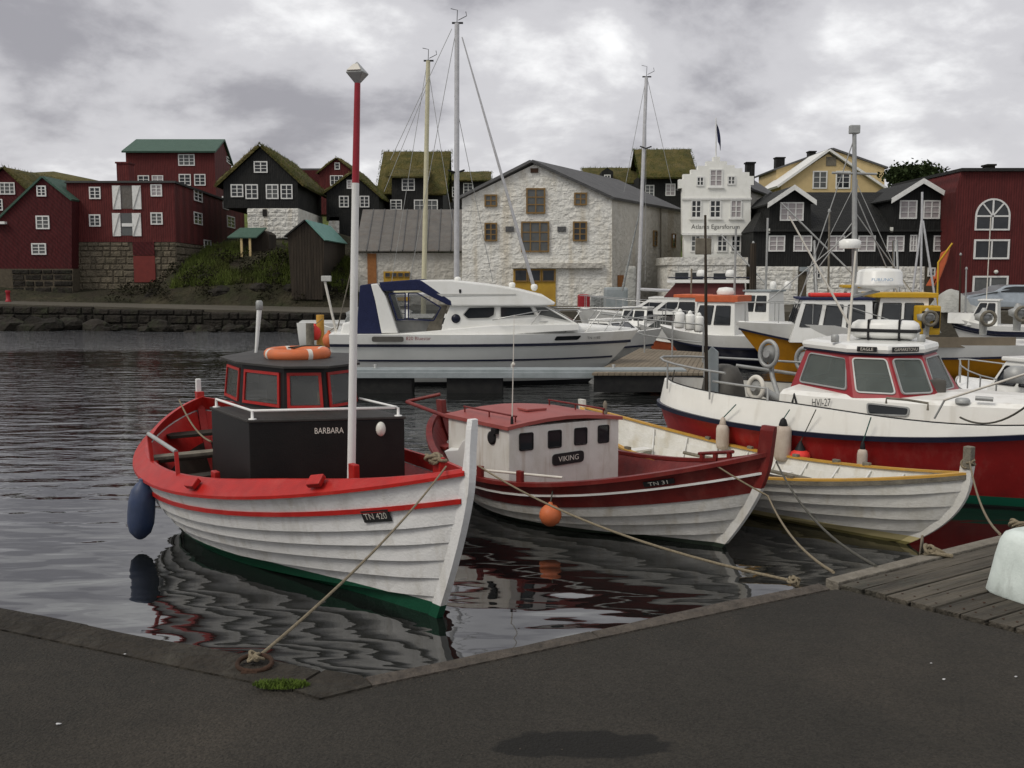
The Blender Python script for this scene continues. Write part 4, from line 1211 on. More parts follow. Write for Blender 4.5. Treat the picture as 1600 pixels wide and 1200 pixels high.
    for side in (-S,):
        a_, b_ = gp(0.72, side, 0.1, .04), gp(0.86, side, 0.1, .05)
        line(t, 'fore_rail', [a_, b_], 0.022, 'viking_red')
        for q in (0.1, 0.5, .9):
            p = a_.lerp(b_, q); MB().box(p - V(0, 0, .05), (.05, .04, .1), (H.a, H.b, V(0, 0, 1))).build('rail_block', 'viking_red', t)
    # tiller, rudder head and clutter aft
    line(t, 'tiller', [D(636, 628, 14.6), D(722, 660, 13.4)], 0.03, 'viking_red')
    line(t, 'boom_crutch', [D(638, 627, 14.6), D(688, 616, 14.5)], 0.026, 'viking_red')
    knot(t, H.loc(0.8, 0.1, 0.66), 0.16, 'rope_green', 4, 8).name = 'net_heap'
    # white seat shell left of the cabin
    MB().prism([D(x, y, 12.6) for x, y in ((694, 705), (702, 722), (728, 742), (735, 742), (735, 680), (722, 690), (715, 703))], V(0.1, 0.4, 0)).build('seat_box', 'white_paint', t, bevel=.01)
    # number on the bow: letters painted on the top plank
    best = None
    for i in range(160):
        tt = 0.55 + 0.43 * i / 160
        p = H.P(tt, 0.935, S); d_ = ray(1032, 762).normalized(); r_ = p - CAM
        e = (r_ - d_ * r_.dot(d_)).length
        if best is None or e < best[0]: best = (e, tt, p)
    _, tt, p = best
    n_ = H.N(tt, .935, S); ux = (H.P(tt + .02, .935, S) - H.P(tt - .02, .935, S)).normalized(); ux = ux if ux.x > 0 else -ux
    uy = n_.cross(ux); uy = uy if uy.z > 0 else -uy
    pl = MB().box(p + n_ * .012, (.34, .062, .012), (ux, uy, n_)).build('number_board', 'plate_dark', t)
    text('TN 31', 0.07, 'letter_white', pl, p + n_ * 0.02, ux, uy, stretch=1.25)
    return t, H, gp
vik, HV, vgp = viking()
bp_ = D(860, 805, 10.95)
bu = thing('buoy', 'orange ball buoy hanging beside the low white cabin boat', 'buoy', bp_ - V(0, 0, .13), 'buoys')
MB().lathe(bp_, [(0.001, -0.127), (0.05, -0.117), (0.1, -0.08), (0.125, -0.02), (0.126, 0.02), (0.108, 0.07), (0.07, 0.108), (0.03, 0.123), (0.02, 0.15), (.001, .152)], 22).build('ball', 'buoy_orange', bu)
line(bu, 'lanyard', [bp_ + V(0, 0, .14), D(864, 764, 11.1)], 0.009, 'rope_dark', 6)

# ================================================================== WHITE ROWING BOAT
def rowboat():
    bow = U(1512, 742, 0.9)
    H = Hull((bow.x, bow.y), (1.12, 15.8), 0.88, sheerf(0.86, 0.50, 0.90, 0.45, 2.0), zk=-0.2, tm=0.48, n=2.3, m=0.85, e_mid=0.40, e_end=0.8, rb=1.1, pb=2.1, rs=0.7, ps=1.4)
    t = thing('rowing_boat', 'open white clinker rowing boat with yellow gunwales moored at the timber deck', 'boat', H.loc(H.L / 2, 0, 0), 'wooden boats moored at the quay')
    K = [0, .2, .36, .52, .68, .84, 1.0]
    for side in (-1, 1):
        for i in range(len(K) - 1):
            H.strake(t, K[i], K[i + 1] + (.004 if i < 5 else 0), side, 'row_white', lap=0.035, th=0.024)
        H.rail(t, 1.0, side, 'wood_grey', 'rub_rail', w=0.022, h=0.05, out=0.0, dz=-0.02)
        H.rail(t, 1.0, side, 'yellow_trim', 'gunwale', w=0.075, h=0.025, out=-0.055, dz=0.018)
        for tt in (0.3, 0.42, 0.55, 0.66, .74):
            n_ = H.N(tt, 1, side); n_.z = 0; n_.normalize()
            MB().box(H.P(tt, 1, side) - n_ * 0.03 + V(0, 0, .045), (.09, .05, .045), (H.a, n_, V(0, 0, 1))).build('oarlock_block', 'wood_grey', t, bevel=.006)
    H.post(t, True, -0.2, 1.0, 0.07, 0.08, 'row_white', 'stem_post', out=0.05)
    hd = H.loc(H.xb(1.0) - .01, 0, 0.985)
    MB().box(hd + V(0, 0, .1), (.09, .085, .24), (H.a, H.b, V(0, 0, 1))).build('stem_head', 'wood_grey', t, bevel=.012)
    knot(t, hd + V(0, 0, .03), 0.05, 'rope', 21, 4).name = 'rope_coil'
    H.post(t, False, -0.2, 1.0, 0.07, 0.08, 'row_white', 'stern_post', out=0.05)
    H.deck(t, lambda q: 0.08, 'row_white', 'floor', a=0.08, b=0.92)
    for x in (1.2, 2.4, 3.6, 4.6):
        b_ = H.half(x, .34) - .04
        MB().box(H.loc(x, 0, 0.34), (.2, 2 * b_, .03), (H.a, H.b, V(0, 0, 1))).build('thwart', 'white_paint', t, bevel=.005)
    for side in (-1, 1):
        for k in range(9):
            tt = .16 + k * .085
            pts = [H.P(tt, q, side) - H.N(tt, q, side) * .028 for q in (.2, .35, .5, .65, .8, .95)]
            MB().tube(pts, 0.014, 5).build('rib', 'white_paint', t)
    line(t, 'oar', [H.loc(2.2, -.35, .4), H.loc(4.6, -.3, .43)], 0.025, 'wood_grey')
    line(t, 'oar', [H.loc(2.0, .35, .4), H.loc(4.4, .25, .43)], 0.025, 'wood_grey')
    MB().box(H.loc(4.15, -.3, .46), (.5, .2, .1), (H.a, H.b, V(0, 0, 1))).build('wooden_crate', 'wood_brown', t, bevel=.01)
    return t, H
row, HR = rowboat()
rope('pale rope from the dark red bow over its plank down to the deck corner', catenary(vgp(.93, dzz=.03), D(1200, 775, 10.05), 0.01)[:-1] + catenary(D(1200, 775, 10.05), U(1302, 894, ZQ + .02), 0.10), 0.0095, 'rope')
rope('darker rope from the dark red stem head to the timber deck edge', catenary(D(1213, 722, 10.35), U(1368, 884, ZQ + .03), 0.14), 0.0095, 'rope_dark')
rope('short rope tying the rowing boat stem to the timber deck', [HR.loc(HR.xb(.12) + .04, 0, .13), U(1440, 868, ZQ + .02), U(1462, 866, ZQ + .03), U(1488, 869, ZQ + .02)], 0.014, 'rope', [(U(1458, 862, ZQ + .03), 0.04)])
rope('thin rope from the rowing boat stem head to the deck beside the bollard', catenary(HR.loc(HR.xb(1.0), 0, 1.05), U(1562, 834, ZQ + .03), 0.12), 0.009, 'rope', [(U(1590, 820, ZQ + .04), 0.04)])

# ================================================================== RED AND WHITE FISHING BOAT
def dz(p, z):
    return V(p.x, p.y, z)
def fender(label, c, r, l, m, tip, top, name='fender', lean=V(0, 0, 1)):
    t = thing(name, label, 'fender', c - lean * (l / 2), 'fenders')
    MB().lathe(c - lean * (l / 2), [(r * .5, -.02), (r * .85, 0.0), (r, 0.05), (r, l - .06), (r * .85, l - .01), (r * .45, l + .01)], 16, lean).build('body', m, t)
    MB().lathe(c + lean * (l / 2), [(r * .5, 0), (r * .55, 0.02), (r * .35, 0.09), (.01, 0.12)], 12, lean).build('end_cap', tip, t)
    line(t, 'lanyard', [c + lean * (l / 2 + .1), top], 0.008, 'rope_green', 6)
    return t
def hvi():
    H = Hull((8.2, 11.7), (2.49, 16.26), 1.36, sheerf(0.93, 0.84, 1.28, 0.40, 2.0), zk=-0.4, tm=0.46, n=2.2, m=0.8, e_mid=0.28, e_end=0.7, rb=1.1, pb=1.1, rs=0.5, ps=1.2, n_aft=2.2, m_aft=0.6)
    S = -1 if H.P(.5, .8, -1).y < H.P(.5, .8, 1).y else 1
    t = thing('fishing_boat', 'red hulled motor boat with white bulwark and red windowed wheelhouse, right of the rowing boat', 'boat', H.loc(H.L / 2, 0, 0), 'moored motor boats')
    H.shell(t, 0.0, 1.0, 'hvi_red', 'hull', n=40, k=10)
    for side in (-1, 1):
        H.rail(t, 1.0, side, 'navy_stripe', 'rub_rail', w=0.055, h=0.065, out=-0.005, n=40)
        rings = []
        for tt in H.ts(40, 0, .99):
            nn = H.N(tt, 1, side); nn.z = 0; nn.normalize()
            k = 1 if tt < .34 else max(0, 1 - (tt - .34) / .5)
            h = 0.08 + 0.27 * (k * k * (3 - 2 * k)); p = H.P(tt, 1, side) + V(0, 0, .03)
            i_ = 0.12 if tt < .97 else .03
            rings.append([p, p - nn * (i_ * .5 * k + .01) + V(0, 0, h), p - nn * (i_ * .5 * k + .07) + V(0, 0, h + .005), p - nn * 0.06])
        MB().loft(rings, True, True, False).build('bulwark', 'hvi_white', t)
        MB().tube([r_[2] + V(0, 0, .008) for r_ in rings], .009, 6).build('toe_rail', 'rubber', t)
    def top(tt): return H.sheer(tt) + .03
    H.deck(t, lambda q: H.sheer(q) - 0.12, 'gelcoat_grey', 'deck', a=.01, b=.99, inset=.03)
    # cabin trunk
    rings = []
    for tt in H.ts(24, .34, .97):
        w_ = H.beam(tt) * 0.80 - 0.05; w_ = max(w_, .03)
        z0 = H.sheer(tt) - .14; z1 = 1.36 - 0.0 * tt + (0.12 * max(0, tt - .6)); x = H.xs(z1) + (H.xb(z1) - H.xs(z1)) * tt - .05
        rings.append([H.loc(x, -w_, z0), H.loc(x, -w_ * .94, z1 - .05), H.loc(x, -w_ * .82, z1), H.loc(x, 0, z1 + .04), H.loc(x, w_ * .82, z1), H.loc(x, w_ * .94, z1 - .05), H.loc(x, w_, z0)])
    trunk = MB().loft(rings, True, True, False).build('cabin_trunk', 'hvi_white', t)
    def near(px, py):            # picture point on the near side of the trunk
        best = None
        for i in range(200):
            tt = .34 + .62 * i / 200
            w_ = H.beam(tt) * .8 - .05
            for j in range(30):
                z = .75 + .62 * j / 30
                x = H.xs(z) + (H.xb(z) - H.xs(z)) * tt - .05
                p = H.loc(x, S * w_ * (1 - .06 * j / 30), z); r_ = p - CAM; d_ = ray(px, py).normalized()
                e = (r_ - d_ * r_.dot(d_)).length
                if best is None or e < best[0]: best = (e, p)
        return best[1]
    q = [near(1355, 648), near(1420, 651), near(1421, 637), near(1354, 630)]
    n_ = qnorm(q)
    frame4(trunk, q, n_, 0.02, 'galvanised', 'glass_dark', 0.008, .012, .05)
    a_, b_ = near(1270, 628), near(1298, 629); ux = (b_ - a_).normalized()
    n_ = ux.cross(V(0, 0, 1)); n_ = n_ if n_.dot(CAM - a_) > 0 else -n_
    text('HVI-27', 0.15, 'letter_black', trunk, (a_ + b_) / 2 + n_ * .02, ux, V(0, 0, 1), stretch=.62, depth=.012)
    # hand hold on trunk
    a_, b_ = D(1385, 622, 12.6), D(1450, 630, 12.35)
    line(t, 'hand_hold', [a_ - V(0, 0, .07), a_, a_.lerp(b_, .5) + V(0, 0, .01), b_, b_ - V(0, 0, .09)], 0.016, 'wood_grey')
    # wheelhouse
    def xy(px, d): return V((px - 800) / F * d, d, 0)
    base = [xy(1238, 14.7), xy(1337, 13.35), xy(1412, 13.05), xy(1468, 13.25), xy(1506, 14.1), xy(1455, 15.6), xy(1300, 16.2)]
    tp = [xy(1262, 14.75), xy(1327, 13.75), xy(1388, 13.5), xy(1442, 13.65), xy(1462, 14.3), xy(1430, 15.5), xy(1310, 16.0)]
    zb, zt = 1.33, 1.91
    MB().loft([[dz(p, zb - .06) for p in base], [dz(p, zb - .002) for p in base]], True, True, False).build('wheelhouse_floor', 'gelcoat_grey', t)
    wh = glazed_house(t, base, tp, zb, zt, [(.14, .14, .92, .88), (.08, .12, .94, .88), (.08, .12, .94, .88), (.1, .12, .84, .88), (.15, .12, .85, .88), (.2, .1, .8, .88), (.1, .12, .9, .88)], 'hvi_red_cabin', 'galvanised', 'glass_green', .02, .06)
    ch_ = sum(base, V(0, 0, 0)) / len(base)
    MB().box(dz(ch_, zb + .12) + V(-.05, -.75, 0), (1.1, .35, .24)).build('helm_console', 'hood_grey', wh, bevel=.03)
    line(wh, 'seat_rail', [D(1366, 606, 13.9), D(1369, 592, 13.9), D(1384, 592, 13.9)], .015, 'letter_white')
    c0 = sum(tp, V(0, 0, 0)) / len(tp)
    rf = [p.lerp(c0, -.05) for p in tp]
    MB().loft([[dz(p, zt - .02) for p in rf], [dz(p, zt + .01) for p in rf]], True, True, False).build('roof_trim', 'navy_stripe', wh)
    roof = MB().loft([[dz(p, zt + .011) for p in rf], [dz(p.lerp(c0, -.02), zt + .06) for p in rf], [dz(p, zt + .11) for p in rf], [dz(p.lerp(c0, .12), zt + .135) for p in rf]], True, True, False).build('wheelhouse_roof', 'gelcoat', t)
    for i, u_, tx, w_ in ((1, .5, 'EAGLE', .26), (2, .45, 'GAMARSTOVU', .42)):
        a_, b_ = rf[i].lerp(c0, -.02), rf[i + 1].lerp(c0, -.02); ux = (b_ - a_).normalized(); n_ = V(ux.y, -ux.x, 0)
        p = dz(a_.lerp(b_, u_), zt + .065) + n_ * .012
        pl = MB().box(p, (w_, .012, .07), (ux, n_, V(0, 0, 1))).build('name_board', 'plate_dark', roof)
        text(tx, 0.062, 'letter_white', pl, p + n_ * .008, ux, V(0, 0, 1), stretch=.95 if i == 1 else .9)
    # life raft canister on the roof
    lr_ = D(1383, 515, 14.4); lr_.z = zt + .29
    ux = (tp[2] - tp[1]).normalized(); uy = V(-ux.y, ux.x, 0)
    rings = []
    for k, (w_, h_) in ((-.46, (.10, .06)), (-.44, (.16, .10)), (-.38, (.2, .135)), (0, (.21, .145)), (.38, (.2, .135)), (.44, (.16, .1)), (.46, (.1, .06))):
        rings.append([lr_ + ux * k + uy * (w_ * math.copysign(abs(math.cos(a)) ** .6, math.cos(a))) + V(0, 0, h_ * math.copysign(abs(math.sin(a)) ** .6, math.sin(a))) for a in [2 * math.pi * i / 20 for i in range(20)]])
    raft = MB().loft(rings).build('liferaft_canister', 'gelcoat', roof)
    MB().box(lr_ - V(0, 0, .01), (.93, .44, .05), (ux, uy, V(0, 0, 1))).build('raft_band', 'rubber', raft, bevel=.015)
    for k in (-.2, .22):
        MB().box(lr_ + ux * k, (.03, .435, .3), (ux, uy, V(0, 0, 1))).build('raft_strap', 'rubber', raft, bevel=.05)
    MB().box(lr_ - V(0, 0, .17), (.7, .36, .05), (ux, uy, V(0, 0, 1))).build('raft_cradle', 'galvanised', roof)
    for px in (1305, 1440):
        p = D(px, 523, 14.0); p.z = zt + .13
        MB().lathe(p, [(.05, 0), (.055, .02), (.055, .09), (.04, .11)], 14).build('search_light', 'galvanised', roof)
    # antenna masts and radar
    m0 = D(1326, 522, 14.3); m0.z = zt + .12
    m1 = D(1337, 392, 14.3)
    line(t, 'antenna_mast', [m0, m1], [.022, .014], 'letter_white')
    line(t, 'antenna_rod', [D(1326, 505, 14.2), D(1233, 338, 14.2)], [.018, .011], 'letter_white')
    rc_ = D(1374, 436, 14.5)
    line(t, 'radar_bracket', [m0.lerp(m1, .5), dz(rc_, rc_.z - .17), dz(rc_, rc_.z - .1)], .025, 'galvanised')
    rad = MB().lathe(rc_ - V(0, 0, .1), [(.09, -.07), (.27, -.02), (.335, .0), (.335, .03), (.32, .05), (.31, .2), (.28, .235), (.15, .255), (.001, .26)], 36).build('radar_dome', 'gelcoat', t)
    p = rc_ + V(-.08, -.32, -.01)
    text('FURUNO', 0.06, 'letter_blue', rad, p + V(0.0, -.012, 0), V(1, -.25, 0), V(0, 0, 1), stretch=1.2)
    # aft: engine hood, board, winches
    hc = D(1130, 600, 15.3)
    hz = .78
    rings = []
    for z, w_ in ((0, .30), (.35, .30), (.62, .26), (.78, .19), (.83, .08)):
        rings.append([dz(hc, hz + z) + H.a * (w_ * math.copysign(abs(math.cos(a)) ** .5, math.cos(a))) + H.b * (.3 * w_ / .3 * math.copysign(abs(math.sin(a)) ** .5, math.sin(a))) for a in [2 * math.pi * i / 20 for i in range(20)]])
    MB().loft(rings).build('engine_hood', 'hood_grey', t)
    MB().prism([D(x, y, 15.0) for x, y in ((1103, 620), (1122, 620), (1122, 550), (1112, 541), (1103, 552))], V(.02, .05, 0)).build('side_board', 'pontoon_side', t, bevel=.01)
    line(t, 'dan_pole', [D(1104, 622, 14.9), D(1102, 336, 14.9)], [.03, .018], 'wood_brown')
    MB().box(D(1099, 385, 14.9), (.24, .03, .24)).build('pole_board', 'wood_grey', t, bevel=.01)
    for px, py, d_, r_, m in ((1181, 606, 14.2, .155, 'letter_white'), (1201, 553, 15.6, .20, 'galvanised'), (1256, 561, 16.3, .18, 'galvanised')):
        c = D(px, py, d_); ax = V(-.75, -.65, 0.05).normalized(); sx = ax.cross(V(0, 0, 1)).normalized(); sy = sx.cross(ax)
        wn_ = ring_tube(c, r_ * .8, r_, .035, sx, sy, 24, 8).build('winch_wheel', m, t)
        MB().lathe(c - ax * .05, [(r_ * .72, 0), (r_ * .72, .04), (r_ * .3, .06), (r_ * .3, .12)], 18, ax).build('winch_hub', 'galvanised', wn_)
    line(t, 'winch_arm', [D(1183, 606, 14.35), D(1245, 640, 14.2)], [.075, .055], 'galvanised', 10)
    line(t, 'winch_arm', [D(1203, 558, 15.7), D(1207, 590, 15.6), D(1222, 636, 14.9)], .04, 'galvanised', 8)
    line(t, 'winch_arm', [D(1150, 571, 16.2), D(1290, 591, 16.0)], .028, 'galvanised', 8)
    MB().lathe(D(1212, 645, 14.3), [(.1, -.25), (.1, 0), (.14, .02), (.14, .1), (.05, .14)], 14).build('winch_base', 'rust', t)
    # stern rail
    pts = [H.P(q, 1, S) + V(0, 0, .72) for q in (.24, .16, .09, .04, .01)] + [H.P(q, 1, -S) + V(0, 0, .72) for q in (.0, .03, .08, .16, .26)]
    line(t, 'stern_rail', pts, .018, 'galvanised')
    for q, sd in ((.2, S), (.06, S), (.06, -S), (.2, -S)):
        p = H.P(q, 1, sd); line(t, 'rail_stanchion', [p + V(0, 0, .3), p + V(0, 0, .72)], .014, 'galvanised')
    pts = [H.P(q, 1, S) + V(0, 0, .56) - H.b * S * .1 for q in (.2, .26, .30, .335)]
    line(t, 'side_rail', pts + [pts[-1] - V(0, 0, .3)], .018, 'galvanised')
    # bow rail to the right edge
    a_, b_ = D(1476, 625, 12.0), D(1640, 572, 10.9)
    line(t, 'bow_rail', [D(1460, 654, 12.1), a_], .013, 'galvanised')
    line(t, 'bow_rail', [a_, b_], .014, 'letter_white')
    line(t, 'bow_chock', [D(1524, 622, 12.5), D(1552, 624, 12.4)], .03, 'galvanised')
    MB().lathe(D(1504, 627, 12.6), [(.09, -.02), (.09, .02), (.07, .04), (.001, .045)], 18).build('deck_hatch', 'galvanised', t)
    MB().tube([near(1232, 650), near(1237, 632) + V(0, 0, .02), near(1241, 622) + V(0, 0, .06), near(1246, 635)], .016, 6).build('hook', 'rubber', t)
    # mooring line, fender line
    line(t, 'stern_line', catenary(D(1054, 578, 16.2), D(1032, 655, 16.0), .1), .012, 'rope_dark', 6)
    line(t, 'bow_line', catenary(D(1500, 652, 12.0), D(1640, 600, 10.8), .22), .012, 'rope_dark', 6)
    return t, H, S
hv, HH, SH = hvi()
def hside(px, py, k=0.12):
    best = None
    for i in range(160):
        tt = .05 + .9 * i / 160
        p = HH.P(tt, 1, SH); d_ = ray(px, py).normalized()
        pp = CAM + d_ * ((p - CAM).dot(d_)); e = abs(p.x - pp.x)
        if best is None or e < best[0]: best = (e, tt)
    n_ = HH.N(best[1], 1, SH); n_.z = 0; n_.normalize()
    p = HH.P(best[1], 1, SH) + n_ * (k + .03)
    return D(px, py, p.y)
fender('worn off-white fender nearest the round stern of the red hulled boat', hside(1129, 682), .095, .34, 'fender_white', 'fender_white', hside(1150, 632, .06))
fender('long worn white fender with black neck behind the dark red stem head', hside(1223, 692), .115, .46, 'fender_white', 'rubber', hside(1234, 640, .06))
fender('small off-white fender above the stem end of the rowing boat', hside(1347, 722), .066, .33, 'fender_white', 'rubber', hside(1361, 652, .06))
c = hside(1250, 713, .03)
bu2 = thing('buoy', 'bright red buoy with dark top hanging on the red hull', 'buoy', c - V(0, 0, .14), 'buoys')
MB().lathe(c, [(.001, -.14), (.08, -.12), (.13, -.05), (.14, .01), (.12, .06), (.07, .09)], 18).build('ball', 'buoy_red', bu2)
MB().lathe(c + V(0, 0, .06), [(.09, 0), (.07, .04), (.03, .12), (.015, .15)], 14).build('end_cap', 'rubber', bu2)
line(bu2, 'lanyard', [c + V(0, 0, .2), hside(1275, 640, .05)], .007, 'rope_dark', 6)

# ================================================================== PONTOONS
def pontoons():
    t = thing('finger_pontoon', 'narrow grey finger pontoon on black floats in front of the cabin cruiser', 'pontoon', V(0, 25.2, 0))
    x0, x1, y0, y1 = -4.6, 4.4, 24.9, 25.6
    MB().box(V((x0 + x1) / 2, (y0 + y1) / 2, .55), (x1 - x0, y1 - y0, .1)).build('deck', 'pontoon_side', t, bevel=.01)
    MB().box(V((x0 + x1) / 2, y0 - .02, .46), (x1 - x0, .06, .14)).build('edge_beam', 'pontoon_side', t, bevel=.01)
    for px0, px1 in ((548, 643), (697, 786)):
        a, b = (px0 - 800) / F * 24.9, (px1 - 800) / F * 24.9
        MB().box(V((a + b) / 2, 25.25, .12), (b - a, .62, .64)).build('float', 'float_black', t, bevel=.03)
    MB().box(V(-4.3, 25.25, .12), (.5, .62, .64)).build('float', 'float_black', t, bevel=.03)
    for x in (-3.5, 0, 2.6):
        MB().lathe(V(x, 25.3, .6), [(.05, 0), (.05, .03), (.025, .04), (.06, .09), (.001, .1)], 10).build('cleat', 'galvanised', t)
    w_ = thing('walkway_pontoon', 'wide brown floating walkway with handrail beside the cruiser bow', 'pontoon', V(6, 28, 0))
    z = .55
    P = [V(*(U(px, py, z).xy), z) for px, py in ((925, 583), (1118, 583), (1124, 552), (1000, 544))]
    nb = 22
    for i in range(nb):
        a, b = i / nb, (i + 1) / nb - .004
        MB().prism([P[0].lerp(P[1], a), P[0].lerp(P[1], b), P[3].lerp(P[2], b), P[3].lerp(P[2], a)], V(0, 0, -.06)).build('plank', 'pontoon_deck', w_)
    MB().prism([p - V(0, 0, .065) + (sum(P, V(0, 0, 0)) / 4 - p) * .02 for p in P], V(0, 0, -.42)).build('float', 'float_black', w_)
    prev = None
    posts = [D(1007, 548, 31.0), D(1050, 558, 29.0), D(1098, 568, 27.5)]
    for p in posts:
        p.z = z
        line(w_, 'post', [p, p + V(0, 0, 1.05)], .025, 'galvanised')
    line(w_, 'handrail', [D(940, 490, 33.0)] + [p + V(0, 0, 1.05) for p in posts], .022, 'galvanised')
    line(w_, 'handrail', [D(980, 515, 32.0)] + [p + V(0, 0, .55) for p in posts], .018, 'galvanised')
pontoons()

# ================================================================== CABIN CRUISER
def cruiser():
    yb = 27.55
    H = Hull(((997 - 800) / F * yb, yb), ((527 - 800) / F * yb, yb), 1.4, sheerf(1.40, 1.40, 1.45, .3, 2), zk=-.35, tm=.35, n=3.0, m=.9, e_mid=.3, e_end=.75, rb=1.75, pb=1.15, rs=0.05, ps=1, transom=.93)
    S = -1 if H.P(.5, .8, -1).y < H.P(.5, .8, 1).y else 1
    t = thing('cabin_cruiser', 'white cabin cruiser with blue canopy aft lying behind the finger pontoon', 'boat', H.loc(H.L / 2, 0, 0), 'moored motor boats')
    mat('cruiser_hull', (0.62, 0.63, 0.6), (0.57, 0.58, 0.55), scale=2, rough=0.22, bump=.02, waterline=[(0.1, (0.02, 0.02, 0.022))])
    H.shell(t, 0, .8, 'cruiser_hull', 'hull', n=40, k=10)
    H.shell(t, .8, 1.0, 'gelcoat', 'topside', n=40, k=3)
    for side in (-1, 1):
        H.rail(t, .835, side, 'navy_stripe', 'stripe', w=.03, h=.075, out=-.004, n=40)
        H.rail(t, .60, side, 'navy_stripe', 'stripe', w=.02, h=.05, out=-.004, n=40, b=.985)
    H.deck(t, lambda q: H.sheer(q), 'gelcoat', 'deck', a=0, b=.995, inset=.0, crown=.06)
    # raised foredeck
    rings = []
    for tt in H.ts(20, .38, .985):
        w_ = H.beam(tt) * .86; z0 = H.sheer(tt); k = min(1, (1 - tt) / .5); hgt = .05 + .34 * k ** .8
        x = H.L * tt * .99
        rings.append([H.loc(x, -w_, z0 - .02), H.loc(x, -w_ * .86, z0 + hgt * .7), H.loc(x, -w_ * .5, z0 + hgt), H.loc(x, 0, z0 + hgt * 1.06), H.loc(x, w_ * .5, z0 + hgt), H.loc(x, w_ * .86, z0 + hgt * .7), H.loc(x, w_, z0 - .02)])
    MB().loft(rings, True, True, True).build('foredeck', 'gelcoat', t)
    Yn = yb - 1.2
    ft = Fac((-30, Yn), (30, Yn))
    def prof(pts, off=0): return [ft.px(x, y, off) for x, y in pts]
    W2 = 2.35
    def lofted(name, pts, m, inset_y=0.0, bevel=.03, width=W2, par=None):
        a = prof(pts); return MB().prism([p + V(0, inset_y, 0) for p in a], V(0, width - 2 * inset_y, 0)).build(name, m, par or t, bevel=bevel)
    # coaming from the cockpit to the windscreen
    lofted('coaming', [(560, 523), (630, 521), (690, 516), (770, 509), (905, 506), (905, 516), (800, 522), (560, 526)], 'gelcoat', 0, .015)
    cab = lofted('cabin', [(688, 520), (694, 500), (703, 477), (846, 474), (905, 507), (900, 515), (800, 518)], 'gelcoat', .10, .03)
    roof = lofted('roof', [(655, 438), (700, 437.5), (760, 444), (810, 452), (850, 462), (868, 473), (866, 477), (840, 478), (703, 478), (688, 468)], 'gelcoat', 0.0, .04)
    lofted('roof_hatch_rail', [(682, 459), (690, 463), (806, 461), (806, 459)], 'gelcoat_grey', -.012, 0, par=roof)
    n_ = V(0, -1, 0)
    for pts, gm in (([(722, 492), (730, 499), (764, 498), (773, 493), (774, 479), (732, 480)], 'glass_dark'), ([(781, 497), (838, 493), (830, 479), (781, 479)], 'glass_dark')):
        frame4(cab, prof(pts, -.095), n_, .02, 'gelcoat_grey', gm, .006, .01, .05)
    # raked windscreen: side light and front
    frame4(cab, prof([(842, 493), (893, 503), (852, 479), (834, 479)], -.095), n_, .02, 'gelcoat_grey', 'glass_grey', .006, .01, .02)
    a_, b_ = ft.px(850, 478, -.1), ft.px(903, 507, -.1)
    sv = V(0, W2 - .25, 0)
    fn = (b_ - a_).cross(sv).normalized(); fn = fn if fn.x > 0 else -fn
    MB().prism([a_ + V(0, .02, 0), b_ + V(0, .02, 0), b_ + sv, a_ + sv], fn * .03).build('windscreen', 'glass_grey', cab)
    # arch, canopy
    for dy in (0, W2 - .3):
        MB().prism([p + V(0, dy, 0) for p in prof([(579, 444), (590, 443), (602, 462), (622, 521), (596, 521), (586, 470)])], V(0, .3, 0)).build('arch_leg', 'gelcoat', t, bevel=.03)
    MB().prism([p + V(0, .3, 0) for p in prof([(579, 444), (590, 443), (596, 452), (582, 452)])], V(0, W2 - .6, 0)).build('arch_top', 'gelcoat', t, bevel=.03)
    can = lofted('canopy', [(592, 441), (650, 436.5), (660, 439), (705, 470), (706, 478), (698, 476), (655, 454), (598, 455)], 'navy_canvas', -.01, .03)
    lofted('canopy_aft', [(562, 446), (580, 443), (586, 470), (597, 522), (556, 522)], 'navy_canvas', .02, .03, par=can)
    for pts in ([(606, 458), (634, 457), (634, 500), (620, 501)], [(637, 457), (652, 457), (690, 480), (678, 502), (637, 500)]):
        frame4(can, prof(pts, -.04), n_, .035, 'navy_canvas', 'glass_clear', .004, .012, .04)
    MB().prism(prof([(664, 520), (672, 500), (690, 478), (698, 478), (690, 505), (688, 520)], -.2), V(0, .1, 0)).build('door_pillar', 'wood_grey', t, bevel=.02)
    MB().box(ft.px(640, 512, -.9), (1.1, .5, .3)).build('cockpit_seat', 'gelcoat_grey', t, bevel=.05)
    # badges, vent, port lights
    fh = Fac((-30, yb - 1.415), (30, yb - 1.415))
    u_, z_ = fh.uz(606, 530)
    MB().prism(round_poly([fh.pt(u_ + a, z_ + b, .012) for a, b in ((-.42, -.07), (.42, -.07), (.42, .07), (-.42, .07))], .06), V(0, -.02, 0)).build('vent_panel', 'hood_grey', t)
    u_, z_ = fh.uz(654, 529)
    text('820 Bluestar', .13, 'letter_red', t, fh.pt(u_, z_, .03), V(1, 0, 0), V(0, 0, 1), name='model_lettering')
    fb = Fac((0, yb - 1.40), (6, yb - .75))
    MB().lathe(ft.px(712, 498, -.09), [(.12, -.02), (.12, .01), (.001, .012)], 20, V(0, -1, 0)).build('badge', 'navy_stripe', cab)
    def hs(px, q):
        best = None
        for i in range(300):
            tt = .4 + .59 * i / 300; p = H.P(tt, q, S); r_ = ray(px, 500); e = abs(p.x / p.y - r_.x / r_.y)
            if best is None or e < best[0]: best = (e, tt)
        return best[1]
    ta, tb = hs(868, .93), hs(906, .93)
    n_ = H.N((ta + tb) / 2, .93, S)
    frame4(t, [H.P(ta, .9, S), H.P(tb - .004, .9, S), H.P(tb, .96, S), H.P(ta, .96, S)], n_, .02, 'rubber', 'glass_dark', .01, .012, .03, name='port_light')
    tc_ = hs(928, .92); n_ = H.N(tc_, .92, S); ux = (H.P(tc_ + .01, .92, S) - H.P(tc_ - .01, .92, S)).normalized()
